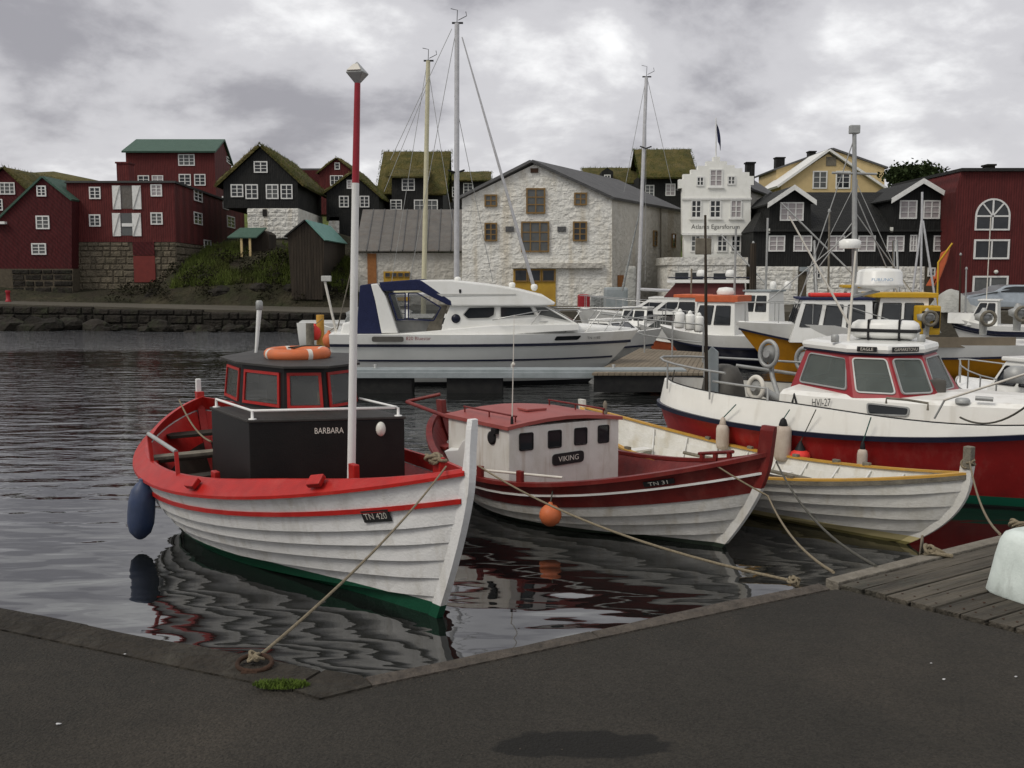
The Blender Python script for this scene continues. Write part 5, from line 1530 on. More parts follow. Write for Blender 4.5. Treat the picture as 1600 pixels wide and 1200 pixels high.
    text('TN 1182', .10, 'letter_grey', t, H.P(tc_, .92, S) + n_ * .01, ux, V(0, 0, 1), name='number_lettering', stretch=1.1)
    # bow rail
    pts = []
    for side in (S, -S):
        for tt in ((.62, .68, .75, .82, .88, .93) if side == S else ()):
            a = H.P(tt, 1, side) - H.b * side * .12; b = H.P(min(tt + .055, 1), 1, side) - H.b * side * .1 + V(0, 0, .62)
            line(t, 'stanchion', [a, b], .013, 'steel', 6); pts.append(b)
    far = []
    for tt in (.93, .82, .7, .62):
        a = H.P(tt, 1, -S) + H.b * S * .12; b = H.P(min(tt + .055, 1), 1, -S) + H.b * S * .1 + V(0, 0, .62)
        line(t, 'stanchion', [a, b], .013, 'steel', 6); far.append(b)
    tip = H.loc(H.L + .1, 0, H.sheer(1) + .62)
    line(t, 'bow_rail', [ft.px(770, 500)] + [H.P(.54, 1, S) + V(0, 0, .42)] + pts + [tip] + far, .016, 'steel', 6)
    line(t, 'bow_rail', [p - V(.04, 0, .3) for p in pts], .01, 'steel', 6)
    # roof fittings
    for px, py in ((712, 440), (800, 449), (836, 452)):
        MB().lathe(ft.px(px, py, -1.0), [(.05, -.05), (.09, 0), (.095, .08), (.06, .12), (.001, .13)], 14).build('roof_lamp', 'gelcoat', roof)
    MB().lathe(ft.px(719, 458, 0), [(.02, 0), (.03, .04), (.03, .1)], 8).build('side_lamp', 'rubber', roof)
    # outboard pole at the stern
    p0, p1 = D(531, 545, 27.0), D(507, 437, 27.0)
    line(t, 'stern_pole', [p0, p1], .035, 'letter_white')
    MB().box(p1 + V(.05, 0, .03), (.26, .14, .15)).build('stern_pole_lamp', 'gelcoat_grey', t, bevel=.02)
    MB().prism([D(x, y, 26.6) for x, y in ((528, 535), (535, 505), (560, 500), (560, 560), (530, 556))], V(0, 1.6, 0)).build('bathing_platform', 'gelcoat', t, bevel=.05)
    return t
cruiser()
for i, (px, py, d_, m, lb) in enumerate(((492, 520, 28.0, 'buoy_red', 'bright red buoy left of the cruiser stern, nearer the open water'), (514, 531, 27.2, 'buoy_orange', 'pink-orange buoy hanging close under the cruiser stern'))):
    c = D(px, py, d_)
    b = thing('buoy', lb, 'buoy', c - V(0, 0, .2), 'buoys')
    MB().lathe(c, [(.001, -.22), (.1, -.19), (.17, -.08), (.18, .03), (.13, .13), (.05, .2), (.03, .26)], 16).build('ball', m, b)
    line(b, 'lanyard', [c + V(0, 0, .22), D(px + 12, py - 22, d_)], .012, 'rope', 5)
for i, (px, d_, lb) in enumerate(((484, 27.8, 'leftmost thin mooring pile left of the cruiser stern'), (500, 28.2, 'yellowish mooring pile close left of the cruiser stern'))):
    tp_ = D(px, 505 if i == 0 else 492, d_)
    t = thing('mooring_pile', lb, 'post', dz(tp_, 0), 'mooring piles')
    MB().tube([dz(tp_, -.5), tp_], [.13, .11], 12).build('pile', 'wood_grey' if i == 0 else 'yellow_trim', t)

# ================================================================== generic moored boats
def cabin_block(t, H, x0, x1, hw, z0, z1, m, rake=.2, rake_aft=.05, taper=.88, nwin=3, gm='glass_dark', fm='rubber', roofm=None, over=.08, rt=.07, front=2, wz=(.35, .88)):
    base = [H.loc(x0, -hw, z0), H.loc(x1, -hw, z0), H.loc(x1, hw, z0), H.loc(x0, hw, z0)]
    tw = hw * taper
    tp = [H.loc(x0 + rake_aft, -tw, z1), H.loc(x1 - rake, -tw, z1), H.loc(x1 - rake, tw, z1), H.loc(x0 + rake_aft, tw, z1)]
    cb_ = MB().loft([base, tp], True, True, False).build('cabin', m, t)
    S = 0 if base[0].y < base[3].y else 1
    sides = [(0, 1)] if S == 0 else [(2, 3)]
    for i, j in sides + [(1, 2)]:
        q = [base[i], base[j], tp[j], tp[i]]
        if qnorm(q).dot(((q[0] + q[1]) / 2) - H.loc((x0 + x1) / 2, 0, z0)) < 0:
            continue
        k = front if (i, j) == (1, 2) else nwin
        for a in range(k):
            u0 = .06 + .9 * a / k; u1 = u0 + .9 / k - .06
            pane_frame(cb_, q, (u0, wz[0], u1, wz[1]), .025, fm, gm, .004, .012, .04)
    if roofm:
        r_ = [H.loc(x0 + rake_aft - over, -tw - over * .5, z1 + .002), H.loc(x1 - rake + over, -tw - over * .5, z1 + .002), H.loc(x1 - rake + over, tw + over * .5, z1 + .002), H.loc(x0 + rake_aft - over, tw + over * .5, z1 + .002)]
        MB().prism(r_, V(0, 0, rt)).build('cabin_roof', roofm, t, bevel=.02)
    return cb_
def bow_rails(t, H, a=.6, h=.5, m='steel', n=5):
    for side in (-1, 1):
        pts = []
        for i in range(n):
            tt = a + (.97 - a) * i / (n - 1)
            p = H.P(tt, 1, side) - H.N(tt, 1, side) * .06; pts.append(p + V(0, 0, h))
            line(t, 'stanchion', [p, p + V(0, 0, h)], .014, m, 5)
        line(t, 'bow_rail', pts + [H.loc(H.L, 0, H.sheer(1) + h)], .014, m, 5)
def mboat(label, bow, stern, B, sh, hullm, topm, q1=.7, rb=.9, tr=.85, stripe='navy_stripe', zk=-.3, name='motor_boat'):
    H = Hull(bow, stern, B, sh, zk=zk, tm=.35, n=2.6, m=.9, e_mid=.3, e_end=.75, rb=rb, pb=1.1, rs=.05, ps=1, transom=tr)
    t = thing(name, label, 'boat', H.loc(H.L / 2, 0, 0), 'moored motor boats')
    H.shell(t, 0, q1, hullm, 'hull', n=24, k=6)
    H.shell(t, q1, 1.0, topm, 'topside', n=24, k=3)
    for side in (-1, 1):
        H.rail(t, q1, side, stripe, 'rub_rail', w=.04, h=.06, out=-.004, n=24)
    H.deck(t, lambda q: H.sheer(q) - .03, 'gelcoat', 'deck', a=.01, b=.99, inset=.02, crown=.06)
    return t, H
def bx(px, y): return ((px - 800) / F * y, y)

# yellow fishing boat
t, H = mboat('yellow hulled fishing boat with white bulwark behind the red windowed wheelhouse', bx(1148, 31.2), bx(1640, 29.6), 1.55, lambda t: .95 + .08 * abs(t - .3) + .5 * max(0, min(1, (t - .5) / .2)) ** 2 * (3 - 2 * max(0, min(1, (t - .5) / .2))), 'yellow_hull', 'gelcoat', q1=lambda t: .76 - .16 * min(1, t / .7) + .28 * max(0, (t - .7) / .3) ** 1.3, rb=1.5, tr=.8, name='fishing_boat')
cabin_block(t, H, 5.2, 7.6, 1.1, .95, 2.22, 'gelcoat', rake=.35, nwin=3, roofm='navy_canvas', front=3, wz=(.36, .9))
cabin_block(t, H, 3.6, 5.15, 1.0, .8, 2.3, 'gelcoat', rake=.15, nwin=2, roofm='yellow_paint', over=.25, rt=.14, wz=(.35, .9))
MB().box(H.loc(6.3, 0, 2.36), (1.3, .7, .12), (H.a, H.b, V(0, 0, 1))).build('roof_raft', 'buoy_red', t, bevel=.04)
ma, mbt = D(1338, 470, 30.3), D(1335, 205, 30.3)
mast = line(t, 'mast', [dz(ma, .9), mbt], [.10, .06], 'galvanised', 10)
line(mast, 'yard', [D(1300, 270, 30.3), D(1370, 272, 30.3)], .04, 'galvanised', 6)
MB().box(mbt + V(0, 0, .05), (.3, .2, .25)).build('mast_lamp', 'galvanised', mast, bevel=.03)
MB().lathe(D(1328, 382, 30.0), [(.3, -.12), (.32, -.05), (.32, .1), (.2, .16)], 16).build('radar', 'gelcoat', mast)
for a, b in (((1335, 215), (1245, 480)), ((1335, 300), (1420, 500)), ((1335, 330), (1470, 520)), ((1338, 340), (1270, 430)), ((1335, 360), (1200, 470))):
    line(t, 'stay', [D(*a, 30.3), D(*b, 30.6)], .018, 'galvanised', 5)
bow_rails(t, H, .55, .6, 'galvanised', 5)
for px in (1447, 1537, 1590):
    c = D(px, 497 if px < 1590 else 490, 29.0)
    MB().lathe(c, [(.1, -.5), (.12, -.1), (.24, -.05), (.26, .1), (.12, .16), (.05, .3)], 14).build('net_winch', 'galvanised', t)
    ring_tube(c + V(0, -.3, 0), .2, .2, .05, V(1, 0, 0), V(0, 0, 1), 16, 6).build('winch_wheel', 'wood_grey', t)
yw = D(1448, 500, 29.2)
wb = MB().box(yw, (.62, .5, .85)).build('winch_housing', 'yellow_paint', t, bevel=.05)
for dx in (-.16, .18):
    MB().box(yw + V(dx, -.26, .02), (.18, .06, .5)).build('winch_slot', 'dark_inside', wb, bevel=.02)
MB().box(D(1500, 535, 28.6), (3.2, .05, .3)).build('deck_boards', 'pontoon_deck', t)

# white boat with orange roofed wheelhouse
t, H = mboat('white boat with orange roofed wheelhouse and dark lower hull, left of the yellow hull', bx(1030, 35.5), bx(1205, 33.5), 1.2, sheerf(.95, .95, 1.2, .35, 1.8), 'navy_stripe', 'gelcoat', q1=.66, rb=1.2)
cabin_block(t, H, 1.0, 2.6, .85, .95, 2.05, 'gelcoat', rake=.3, nwin=2, roofm='orange_paint', over=.12, rt=.22, wz=(.3, .9))
bow_rails(t, H, .55, .55, 'steel', 4)
MB().lathe(H.loc(1.6, 0, 2.3), [(.3, 0), (.32, .1), (.25, .22), (.001, .25)], 16).build('radar', 'gelcoat', t)
for k, px in enumerate((1062, 1078, 1092)):
    fender(('rounded', 'middle', 'rightmost')[k] + ' white fender on the side of the orange roofed boat', D(px, 500 + k * 3, 32.0), .16, .5, 'gelcoat', 'gelcoat', D(px, 488, 33.0))
line(t, 'mast', [H.loc(1.3, 0, 2.2), H.loc(1.3, 0, 4.6)], .04, 'galvanised', 8)

# small boat with orange bottom
t, H = mboat('small white boat with orange lower hull and orange cabin top by the walkway', bx(995, 39.5), bx(1110, 38.0), 1.0, sheerf(.85, .85, 1.1, .35, 1.8), 'orange_paint', 'gelcoat', q1=.62, rb=.9, stripe='gelcoat')
cabin_block(t, H, .3, 1.3, .7, .8, 2.1, 'gelcoat', rake=.25, nwin=1, roofm='orange_paint', over=.2, rt=.12)
MB().prism([H.loc(1.35, -.7, .9), H.loc(2.3, -.5, .95), H.loc(1.7, -.55, 1.35)], H.b * 1.2).build('windscreen', 'glass_grey', t)
line(t, 'mast', [H.loc(.8, 0, 2.1), H.loc(.8, 0, 3.2)], .035, 'wood_grey', 6)

# white motor yacht with a maroon screened flybridge
t, H = mboat('long white motor yacht with maroon canvas under a white hardtop', bx(905, 44.0), bx(1185, 42.0), 1.5, sheerf(1.2, 1.2, 1.5, .35, 1.8), 'gelcoat', 'gelcoat', q1=.66, rb=1.6)
cabin_block(t, H, 1.2, 5.6, 1.15, 1.3, 1.95, 'gelcoat', rake=1.1, nwin=4, roofm='gelcoat', over=.05, wz=(.25, .8))
mat('maroon_canvas', (.12, .035, .035), rough=.8)
cabin_block(t, H, .6, 3.9, 1.05, 2.03, 2.62, 'maroon_canvas', rake=.5, nwin=0, front=0, roofm='gelcoat', over=.35, rt=.14, taper=.96)
MB().box(H.loc(2.0, 0, 2.84), (3.4, 2.4, .05), (H.a, H.b, V(0, 0, 1))).build('hardtop_stripe', 'navy_stripe', t)
bow_rails(t, H, .5, .55, 'steel', 6)
for k in (.3, .6): MB().lathe(H.loc(k * 4, .3, 2.9), [(.2, 0), (.22, .1), (.16, .25), (.001, .28)], 14).build('antenna_dome', 'gelcoat', t)

# second, lower white boat left of the yacht
t, H = mboat('low white speedboat with dark windows ahead of the cruiser bow', bx(1035, 34.0), bx(905, 36.0), 1.1, sheerf(.9, .9, 1.15, .35, 1.8), 'gelcoat_grey', 'gelcoat', q1=.6, rb=1.0)
cabin_block(t, H, .8, 2.2, .8, .9, 1.35, 'gelcoat', rake=.6, nwin=2, roofm='gelcoat', over=.03, wz=(.2, .85))
bow_rails(t, H, .45, .45, 'steel', 5)

# small white cabin boat by the quay, right
t, H = mboat('small white cabin boat with blue stripe lying below the parked car', bx(1482, 40.0), bx(1610, 38.5), 1.0, sheerf(1.0, 1.0, 1.35, .35, 1.8), 'gelcoat', 'gelcoat', q1=.72, rb=.8)
cabin_block(t, H, 1.1, 2.2, .75, 1.0, 1.95, 'gelcoat', rake=.45, nwin=2, roofm='gelcoat', over=.1, rt=.06, wz=(.4, .92))
MB().loft([[H.loc(x, -w_, z) for w_, z in ((.7 * k, 1.05), (.6 * k, 1.45), (-.6 * k, 1.45), (-.7 * k, 1.05))] for x, k in ((1.2, 1), (2.4, .85), (2.95, .4))], True, True, False).build('cuddy', 'gelcoat', t)
H.rail(t, .8, -1, 'navy_stripe', 'blue_stripe', w=.03, h=.12, out=-.003); H.rail(t, .8, 1, 'navy_stripe', 'blue_stripe', w=.03, h=.12, out=-.003)
line(t, 'antenna', [H.loc(1.6, 0, 2.0), H.loc(1.6, 0, 5.2)], .02, 'letter_white', 5)

# white open boat at the right edge, behind the red boat's bow
t, H = mboat('white boat with tubular bow rail at the right edge behind the red boat', bx(1500, 19.0), bx(1740, 16.0), 1.0, sheerf(.85, .85, 1.05, .35, 1.8), 'gelcoat', 'gelcoat', q1=.7, rb=.9, stripe='gelcoat_grey')
bow_rails(t, H, .45, .32, 'galvanised', 5)
cabin_block(t, H, .6, 1.9, .7, .85, 1.5, 'gelcoat', rake=.4, nwin=2, roofm='gelcoat', over=.08)
c = D(1588, 598, 16.5)
MB().lathe(c, [(.16, 0), (.2, .05), (.2, .2), (.1, .28)], 14).build('winch', 'galvanised', t)

# boat beyond the cruiser's stern
t, H = mboat('white boat with navy lower bow peeping out behind the cruiser stern', bx(504, 31.0), bx(640, 32.5), 1.1, sheerf(.95, .95, 1.4, .35, 1.8), 'navy_stripe', 'gelcoat', q1=.8, rb=.8, stripe='gelcoat')
stuff(blob(H.loc(1.55, .1, 1.55), .42, 3, 3, .6, (1.5, .8, .8)).build('net_pile', 'net_grey', t))
line(t, 'dan_pole', [D(527, 515, 31), D(553, 405, 31)], .02, 'wood_grey', 5)

# ================================================================== SAILING BOATS (masts stand above the cruiser)
def sailboat(label, yb, bowpx, sternpx, mast_px, m, mast_top, furl=None, spread=None, r=.1, stays=()):
    H = Hull(bx(bowpx, yb), bx(sternpx, yb), 1.3, sheerf(1.0, 1.0, 1.3, .4, 2), zk=-.3, tm=.4, n=2.4, m=.9, e_mid=.32, e_end=.75, rb=1.4, pb=1.1, rs=.05, ps=1, transom=.6)
    t = thing('sailing_boat', label, 'boat', H.loc(H.L / 2, 0, 0), 'sailing boats')
    H.shell(t, 0, 1, 'gelcoat', 'hull', n=24, k=7)
    H.deck(t, lambda q: H.sheer(q), 'gelcoat_grey', 'deck', a=.01, b=.99, crown=.08)
    cabin_block(t, H, H.L * .3, H.L * .68, .8, 1.0, 1.5, 'gelcoat', rake=.8, nwin=3, roofm=None, wz=(.3, .8))
    (xb_, yb_), (xt, yt) = mast_px, mast_top
    a = D(xb_, yb_, yb); a.z = 1.3; b = D(xt, yt, yb)
    mast = line(t, 'mast', [a, b], [r, r * .8], m, 10)
    line(mast, 'masthead', [b - V(.18, 0, .0), b + V(.22, 0, 0)], r * .35, 'rubber', 5)
    line(mast, 'wind_vane', [b, b + V(.02, 0, .45), b + V(-.22, 0, .5)], r * .12, 'rubber', 4)
    line(mast, 'wind_vane', [b + V(.05, 0, .1), b + V(.35, 0, .25), b + V(.32, 0, .4)], r * .12, 'rubber', 4)
    if spread:
        c = D(*spread, yb)
        line(mast, 'spreader', [c - V(.28, .25, -.06), c, c + V(.28, .25, .12)], r * .35, 'rubber', 5)
    if furl:
        p, q = D(*furl[0], yb), D(*furl[1], yb)
        line(t, 'furled_sail', [p, p.lerp(q, .3), p.lerp(q, .97), q], [r * .2, r * .35, r * .62, r * .4], 'net_grey' if len(furl) > 2 else 'alu_mast', 8)
    for (p, q) in stays:
        line(t, 'stay', [D(*p, yb), D(*q, yb)], .011, 'galvanised', 4)
    line(t, 'boom', [a + V(0, 0, 1.0), a + V(-.9 * (1 if bowpx > sternpx else -1) * 2.5, 0, .9)], .07, m, 8)
    return t
sailboat('sailing boat behind the cruiser with the tallest grey mast and furled headsail', 37.0, 850, 520, (713, 445), 'alu_mast', (714, 36), furl=((722, 58), (836, 455)), spread=(713, 270), r=.11,
         stays=(((706, 45), (610, 250)), ((710, 150), (770, 440)), ((712, 50), (640, 440))))
sailboat('sailing boat behind the cruiser with the shorter cream mast', 41.5, 760, 470, (661, 445), 'cream_mast', (669, 95), r=.11, stays=(((667, 100), (612, 440)), ((668, 100), (720, 430)), ((665, 140), (600, 300))))
sailboat('sailing boat with a thin grey mast in front of the white warehouse side wall', 46.0, 900, 1120, (997, 450), 'alu_mast', (1010, 120), furl=((1006, 300), (972, 455), 1), spread=(1009, 232), r=.095, stays=(((1012, 125), (1052, 300)), ((1009, 125), (975, 300)), ((1010, 125), (1008, 440))))

# small craft and gear filling the marina
t, H = mboat('open white dinghy with a blue cover lying by the warehouse quay', bx(905, 47.5), bx(985, 46.5), .9, sheerf(.75, .75, 1.0, .35, 1.8), 'gelcoat', 'gelcoat', q1=.6, rb=.6)
MB().loft([[H.loc(x, -w_, .85), H.loc(x, -w_ * .5, 1.2), H.loc(x, w_ * .5, 1.2), H.loc(x, w_, .85)] for x, w_ in ((.1, .8), (1.2, .85), (2.1, .4))], True, True, False).build('cover', 'navy_canvas', t)
t, H = mboat('grey hulled workboat with cream cabin half hidden behind the orange roofed boat', bx(1120, 41.0), bx(1240, 39.0), 1.1, sheerf(1.1, 1.1, 1.4, .35, 1.8), 'pontoon_side', 'gelcoat', q1=.7, rb=.9)
cabin_block(t, H, .7, 2.0, .8, 1.1, 2.3, 'gelcoat', rake=.25, nwin=2, roofm='pontoon_side', over=.1)
line(t, 'mast', [H.loc(1.2, 0, 2.3), H.loc(1.2, 0, 5.2)], .045, 'galvanised', 6)
line(t, 'derrick', [H.loc(1.2, 0, 2.6), H.loc(3.2, 0, 4.6)], .03, 'galvanised', 6)
for k in (.3, .9): MB().lathe(H.loc(k, 0, 2.42), [(.12, 0), (.14, .1), (.12, .26), (.001, .3)], 12).build('roof_drum', 'gelcoat', t)
t, H = mboat('small blue hulled boat between the speedboat and the motor yacht', bx(960, 39.0), bx(1010, 41.5), .9, sheerf(.8, .8, 1.1, .35, 1.8), 'navy_stripe', 'gelcoat', q1=.75, rb=.6)
cabin_block(t, H, .5, 1.4, .6, .85, 1.6, 'gelcoat', rake=.3, nwin=1, roofm='gelcoat')
t, H = mboat('white fishing boat with bare steel gallows behind the yellow boat', bx(1240, 37.0), bx(1420, 36.0), 1.2, sheerf(1.1, 1.1, 1.5, .35, 1.8), 'gelcoat', 'gelcoat', q1=.7, rb=.9, name='fishing_boat')
cabin_block(t, H, 1.0, 2.4, .9, 1.2, 2.5, 'gelcoat', rake=.2, nwin=2, roofm='yellow_paint', over=.2, rt=.1)
for a in (.4, 3.2):
    line(t, 'gallows', [H.loc(a, -.8, 1.2), H.loc(a + .2, -.5, 4.2), H.loc(a + .2, .5, 4.2), H.loc(a, .8, 1.2)], .04, 'galvanised', 6)
line(t, 'mast', [H.loc(2.0, 0, 2.5), H.loc(2.0, 0, 6.4)], .05, 'galvanised', 6)
line(t, 'derrick', [H.loc(2.0, 0, 3.0), H.loc(4.6, 0, 5.6)], .035, 'galvanised', 6)
for a in (-.3, 4.2): line(t, 'stay', [H.loc(2.0, 0, 6.3), H.loc(a, 0, 1.4)], .014, 'galvanised', 4)

# ================================================================== SHORES
def terr_h(x, y):
    n = mnoise.noise(V(x * .12, y * .12, 3)) * .5 + mnoise.noise(V(x * .5, y * .5, 9)) * .18
    return n
mb = MB()
# left quay road, sloping gently down to the right
A0 = V(-60, 55.5, 1.40); A1 = V(-29, 55, 1.37); A2 = V(-10, 52, 1.0); A3 = V(-4, 51.5, 1.0)
edge = [A0, A1, A1.lerp(A2, .33), A1.lerp(A2, .66), A2, A3]
back = [V(p.x * 1.0 - .2, 58.6 if p.x < -8 else 56.5, p.z + .05) for p in edge]
mb.loft([[e, b, b - V(0, 0, 3), e + V(0, .25, -3)] for e, b in zip(edge, back)], True, True, False)
structure(mb.build('quay_road', 'road', None))
# rising bank behind the road
g = []
for j in range(26):
    row = []
    for i in range(60):
        x = -64 + i * 1.05; v = j / 25
        y = 58.2 + v * 16
        z0 = 1.35 if x < -29 else 1.4 - .4 * min(1, (x + 29) / 19)
        k = 1.0 + .35 * math.sin((x + 20) * .35)
        rise = (1 - math.exp(-v * 5.0)) * 2.3 * k + v * 2.2
        if x > -10.5: rise *= max(0.0, 1 - (x + 10.5) / 4)
        if x < -21: rise *= .45 + .0 * v
        z = z0 - .02 + rise + (terr_h(x, y) * min(1, v * 5) if x < -7 else 0)
        row.append(V(x, y, z))
    g.append(row)
bank = structure(MB().sheet(g, True).build('bank', 'bank', None, recalc=False))
# grass on the bank
rg = random.Random(11); mb = MB()
def bank_z(x, y):
    i = (x + 64) / 1.05; j = (y - 58.2) / 16 * 25
    i0 = max(0, min(58, int(i))); j0 = max(0, min(24, int(j))); a = i - i0; b = j - j0
    return (g[j0][i0].z * (1 - a) + g[j0][i0 + 1].z * a) * (1 - b) + (g[j0 + 1][i0].z * (1 - a) + g[j0 + 1][i0 + 1].z * a) * b
for i in range(15000):
    x = rg.uniform(-20.5, -9.5); y = 59.6 + 7 * rg.random() ** 1.2
    if mnoise.noise(V(x * .35, y * .3, 2)) < -.38: continue
    z = bank_z(x, y); h = rg.uniform(.15, .5); w_ = rg.uniform(.02, .05); a = rg.uniform(0, 3.14)
    d_ = V(math.cos(a), math.sin(a), 0) * w_; l = V(rg.uniform(-1, 1), rg.uniform(-1, .3), 0) * h * .5
    mb.add([V(x, y, z - .03) - d_, V(x, y, z - .03) + d_, V(x, y, z + h) + l], [(0, 1, 2)])
stuff(mb.build('bank_grass', 'grass', None, recalc=False))
bpy.data.objects['bank_grass']['label'] = 'rough grass growing on the bank behind the quay road'; bpy.data.objects['bank_grass']['category'] = 'grass'
mb = MB(); rsh = random.Random(21)      # low dark scrub on the foot of the bank
for i in range(9000):
    x = rsh.uniform(-24, -9.5); y = 58.4 + 4.2 * rsh.random()
    d0 = mnoise.noise(V(x * .8, y * .8, 5))
    if d0 < .12: continue
    z = bank_z(x, y); h = rsh.uniform(.05, .5 + .5 * d0); p = V(x, y, z + h)
    u = V(rsh.uniform(-1, 1), rsh.uniform(-1, 1), rsh.uniform(-.6, 1)).normalized() * rsh.uniform(.05, .13); v = u.cross(V(rsh.random(), rsh.random(), 1)).normalized() * .05
    mb.add([p - u, p + v, p + u, p - v], [(0, 1, 2, 3)])
sc2 = stuff(mb.build('bank_scrub', 'shrub', None, recalc=False)); tag(sc2, 'low dark scrub along the foot of the grassy bank', 'scrub')
# sea wall of the road: courses of big blocks
sw = thing('sea_wall', 'dark stone sea wall below the quay road across the water', 'wall', V(-20, 53, 0))
for a, b in zip(edge[1:-1], edge[2:]):
    f = Fac((a.x, a.y - .12), (b.x, b.y - .12))
    m2 = MB(); f.slab(m2, 0, f.w, -.4, min(a.z, b.z) - .03, -.3, -.04); m2.build('backing', 'dark_mortar', sw)
    stones(sw, f, (0, f.w, -.3, min(a.z, b.z) - .03), .8, .4, 'stone_dark', .05, seed=int(f.w * 100))
# boulders on the shore
rb_ = random.Random(5)
for i in range(38):
    x = rb_.uniform(-34, -9); k = (x + 29) / 19; yy = 55 - 3 * max(0, min(1, k)) - rb_.uniform(.3, 1.6)
    r_ = rb_.uniform(.25, .8) * (1.3 if x < -22 else .8)
    tag(blob(V(x, yy, rb_.uniform(-.1, .25)), r_, i, 2, .45, (1.2, .9, .7)).build('boulder', 'stone_dark', None), 'one of the dark boulders along the shore below the quay road', 'boulder', 'boulders on the shore')
for i in range(12):
    x = rb_.uniform(-26, -10); yy = 58.8 + rb_.uniform(0, 2.0)
    r_ = rb_.uniform(.2, .5)
    tag(blob(V(x, yy, bank_z(x, yy) - .1), r_, i + 50, 2, .45, (1.3, .9, .75)).build('rock', 'stone_dark', None), 'one of the weathered rocks in the grassy bank above the road', 'rock', 'rocks in the bank')
# right-hand quay
mb = MB(); mb.prism([V(-6, 52, 1.15), V(2, 49, 1.15), V(26, 45, 1.3), V(60, 42, 1.3), V(60, 80, 1.3), V(-6, 80, 1.15)], V(0, 0, -3))
structure(mb.build('harbour_quay', 'road', None))
# town hill
g2 = []
for j in range(30):
    g2.append([])
    for i in range(70):
        x = -110 + i * 3.2; y = 66 + j * 3.5
        v = j / 29
        z = 1.2 + 9.5 * min(1, v * 2.2) ** 1.2 * (1.0 if x < 35 else .7) + (8 * max(0, (-22 - x) / 60)) * v + mnoise.noise(V(x * .05, y * .05, 1)) * 1.2 * v
        g2[-1].append(V(x, y, z))
structure(MB().sheet(g2, True).build('hill', 'grass', None, recalc=False))
g2 = []
for j in range(8):
    g2.append([])
    for i in range(50):
        x = -170 + i * 3.2; y = 150 + j * 5
        s_ = math.sin(math.pi * min(1, (j + 1) / 5) / 2)
        px = 800 + x / 150 * F
        ty = 252 + 30 * max(0, min(1, px / 135)) ** 1.3 + (max(0, px - 135) * .22)
        z = max(1, 3 + (428 - ty) / F * 150) * s_ + mnoise.noise(V(x * .2, y * .1, 4)) * .5
        g2[-1].append(V(x, y, z))
structure(MB().sheet(g2, True).build('ridge', 'turf', None, recalc=False))

# ================================================================== houses: helpers
def wall(par, pts, vec, m, name='wall'):
    return MB().prism(pts, vec).build(name, m, par)
def roof_slab(par, a, b, vec, th, m, over_f=.15, over_b=.15, name='roof'):
    """slab over the line a-b (in the facade plane), running along vec"""
    d = Vector(vec).normalized(); n = (Vector(b) - Vector(a)).cross(d).normalized()
    if n.z < 0: n = -n
    a = Vector(a) - d * over_f + n * .012; b = Vector(b) - d * over_f + n * .012
    return MB().prism([a, b, b + n * th, a + n * th], d * (Vector(vec).length + over_f + over_b)).build(name, m, par)
def turf_roof(par, a, b, vec, th=.28, over=.25, seed=1, blades=700, name='turf_roof'):
    d = Vector(vec).normalized(); Ln = Vector(vec).length + 2 * over
    a = Vector(a) - d * over; b = Vector(b) - d * over
    n = (b - a).cross(d).normalized(); n = n if n.z > 0 else -n
    nu = max(6, int((b - a).length / .28)); nv = max(6, int(Ln / .35)); gr = []
    for i in range(nu + 1):
        row = []
        for j in range(nv + 1):
            p = a.lerp(b, i / nu) + d * (Ln * j / nv)
            e = min(1, min(i, nu - i) / 1.5, min(j, nv - j) / 1.5)
            h = th * (.45 + .55 * e) + (mnoise.noise(p * .9 + V(seed, 0, 0)) * .10 + mnoise.noise(p * 2.6) * .07) * (.4 + .6 * e)
            row.append(p + n * max(.03, h))
        gr.append(row)
    mb = MB().sheet(gr, True)
    rim = [gr[i][0] for i in range(nu + 1)] + [gr[nu][j] for j in range(1, nv + 1)] + [gr[i][nv] for i in range(nu - 1, -1, -1)] + [gr[0][j] for j in range(nv - 1, 0, -1)]
    low = [a + (b - a) * 0 + (p - n * ((p - a).dot(n))) - a + n * .012 for p in rim]
    mb.loft([rim, low], True, False, False)
    ro = mb.build(name, 'turf', par)
    rr = random.Random(seed); mb = MB()
    for k in range(blades):
        i = rr.random(); j = rr.random()
        if rr.random() < .3: j = rr.choice([rr.uniform(0, .03), rr.uniform(.97, 1)])
        if rr.random() < .2: i = rr.choice([rr.uniform(0, .04), rr.uniform(.96, 1)])
        ii = min(nu, int(i * nu + .5)); jj = min(nv, int(j * nv + .5))
        p = gr[ii][jj] + (b - a) * rr.uniform(-.5, .5) / nu + d * rr.uniform(-.17, .17) - n * .04
        h = rr.uniform(.06, .24); an = rr.uniform(0, 3.14); w_ = V(math.cos(an), math.sin(an), 0) * rr.uniform(.012, .03)
        mb.add([p - w_, p + w_, p + V(rr.uniform(-.1, .1), rr.uniform(-.1, .1), h)], [(0, 1, 2)])
    stuff(mb.build('turf_grass', 'grass' if seed % 2 else 'turf', ro, recalc=False))
    return ro
def chimney(par, f, x0, y0, x1, y1, dep=.7, m='house_red_dark', back=.5):
    u0, u1, z0, z1 = f.rect(x0, y0, x1, y1)
    mb = MB(); f.slab(mb, u0, u1, z0 - .8, z1, -back - dep, -back)
    f.slab(mb, u0 - .06, u1 + .06, z1, z1 + .1, -back - dep - .06, -back + .06)
    return mb.build('chimney', m, par)
def house(name, label, f, px0, pyb, group='houses round the harbour'):
    p = f.px(px0, pyb)
    return thing(name, label, 'house', p, group)

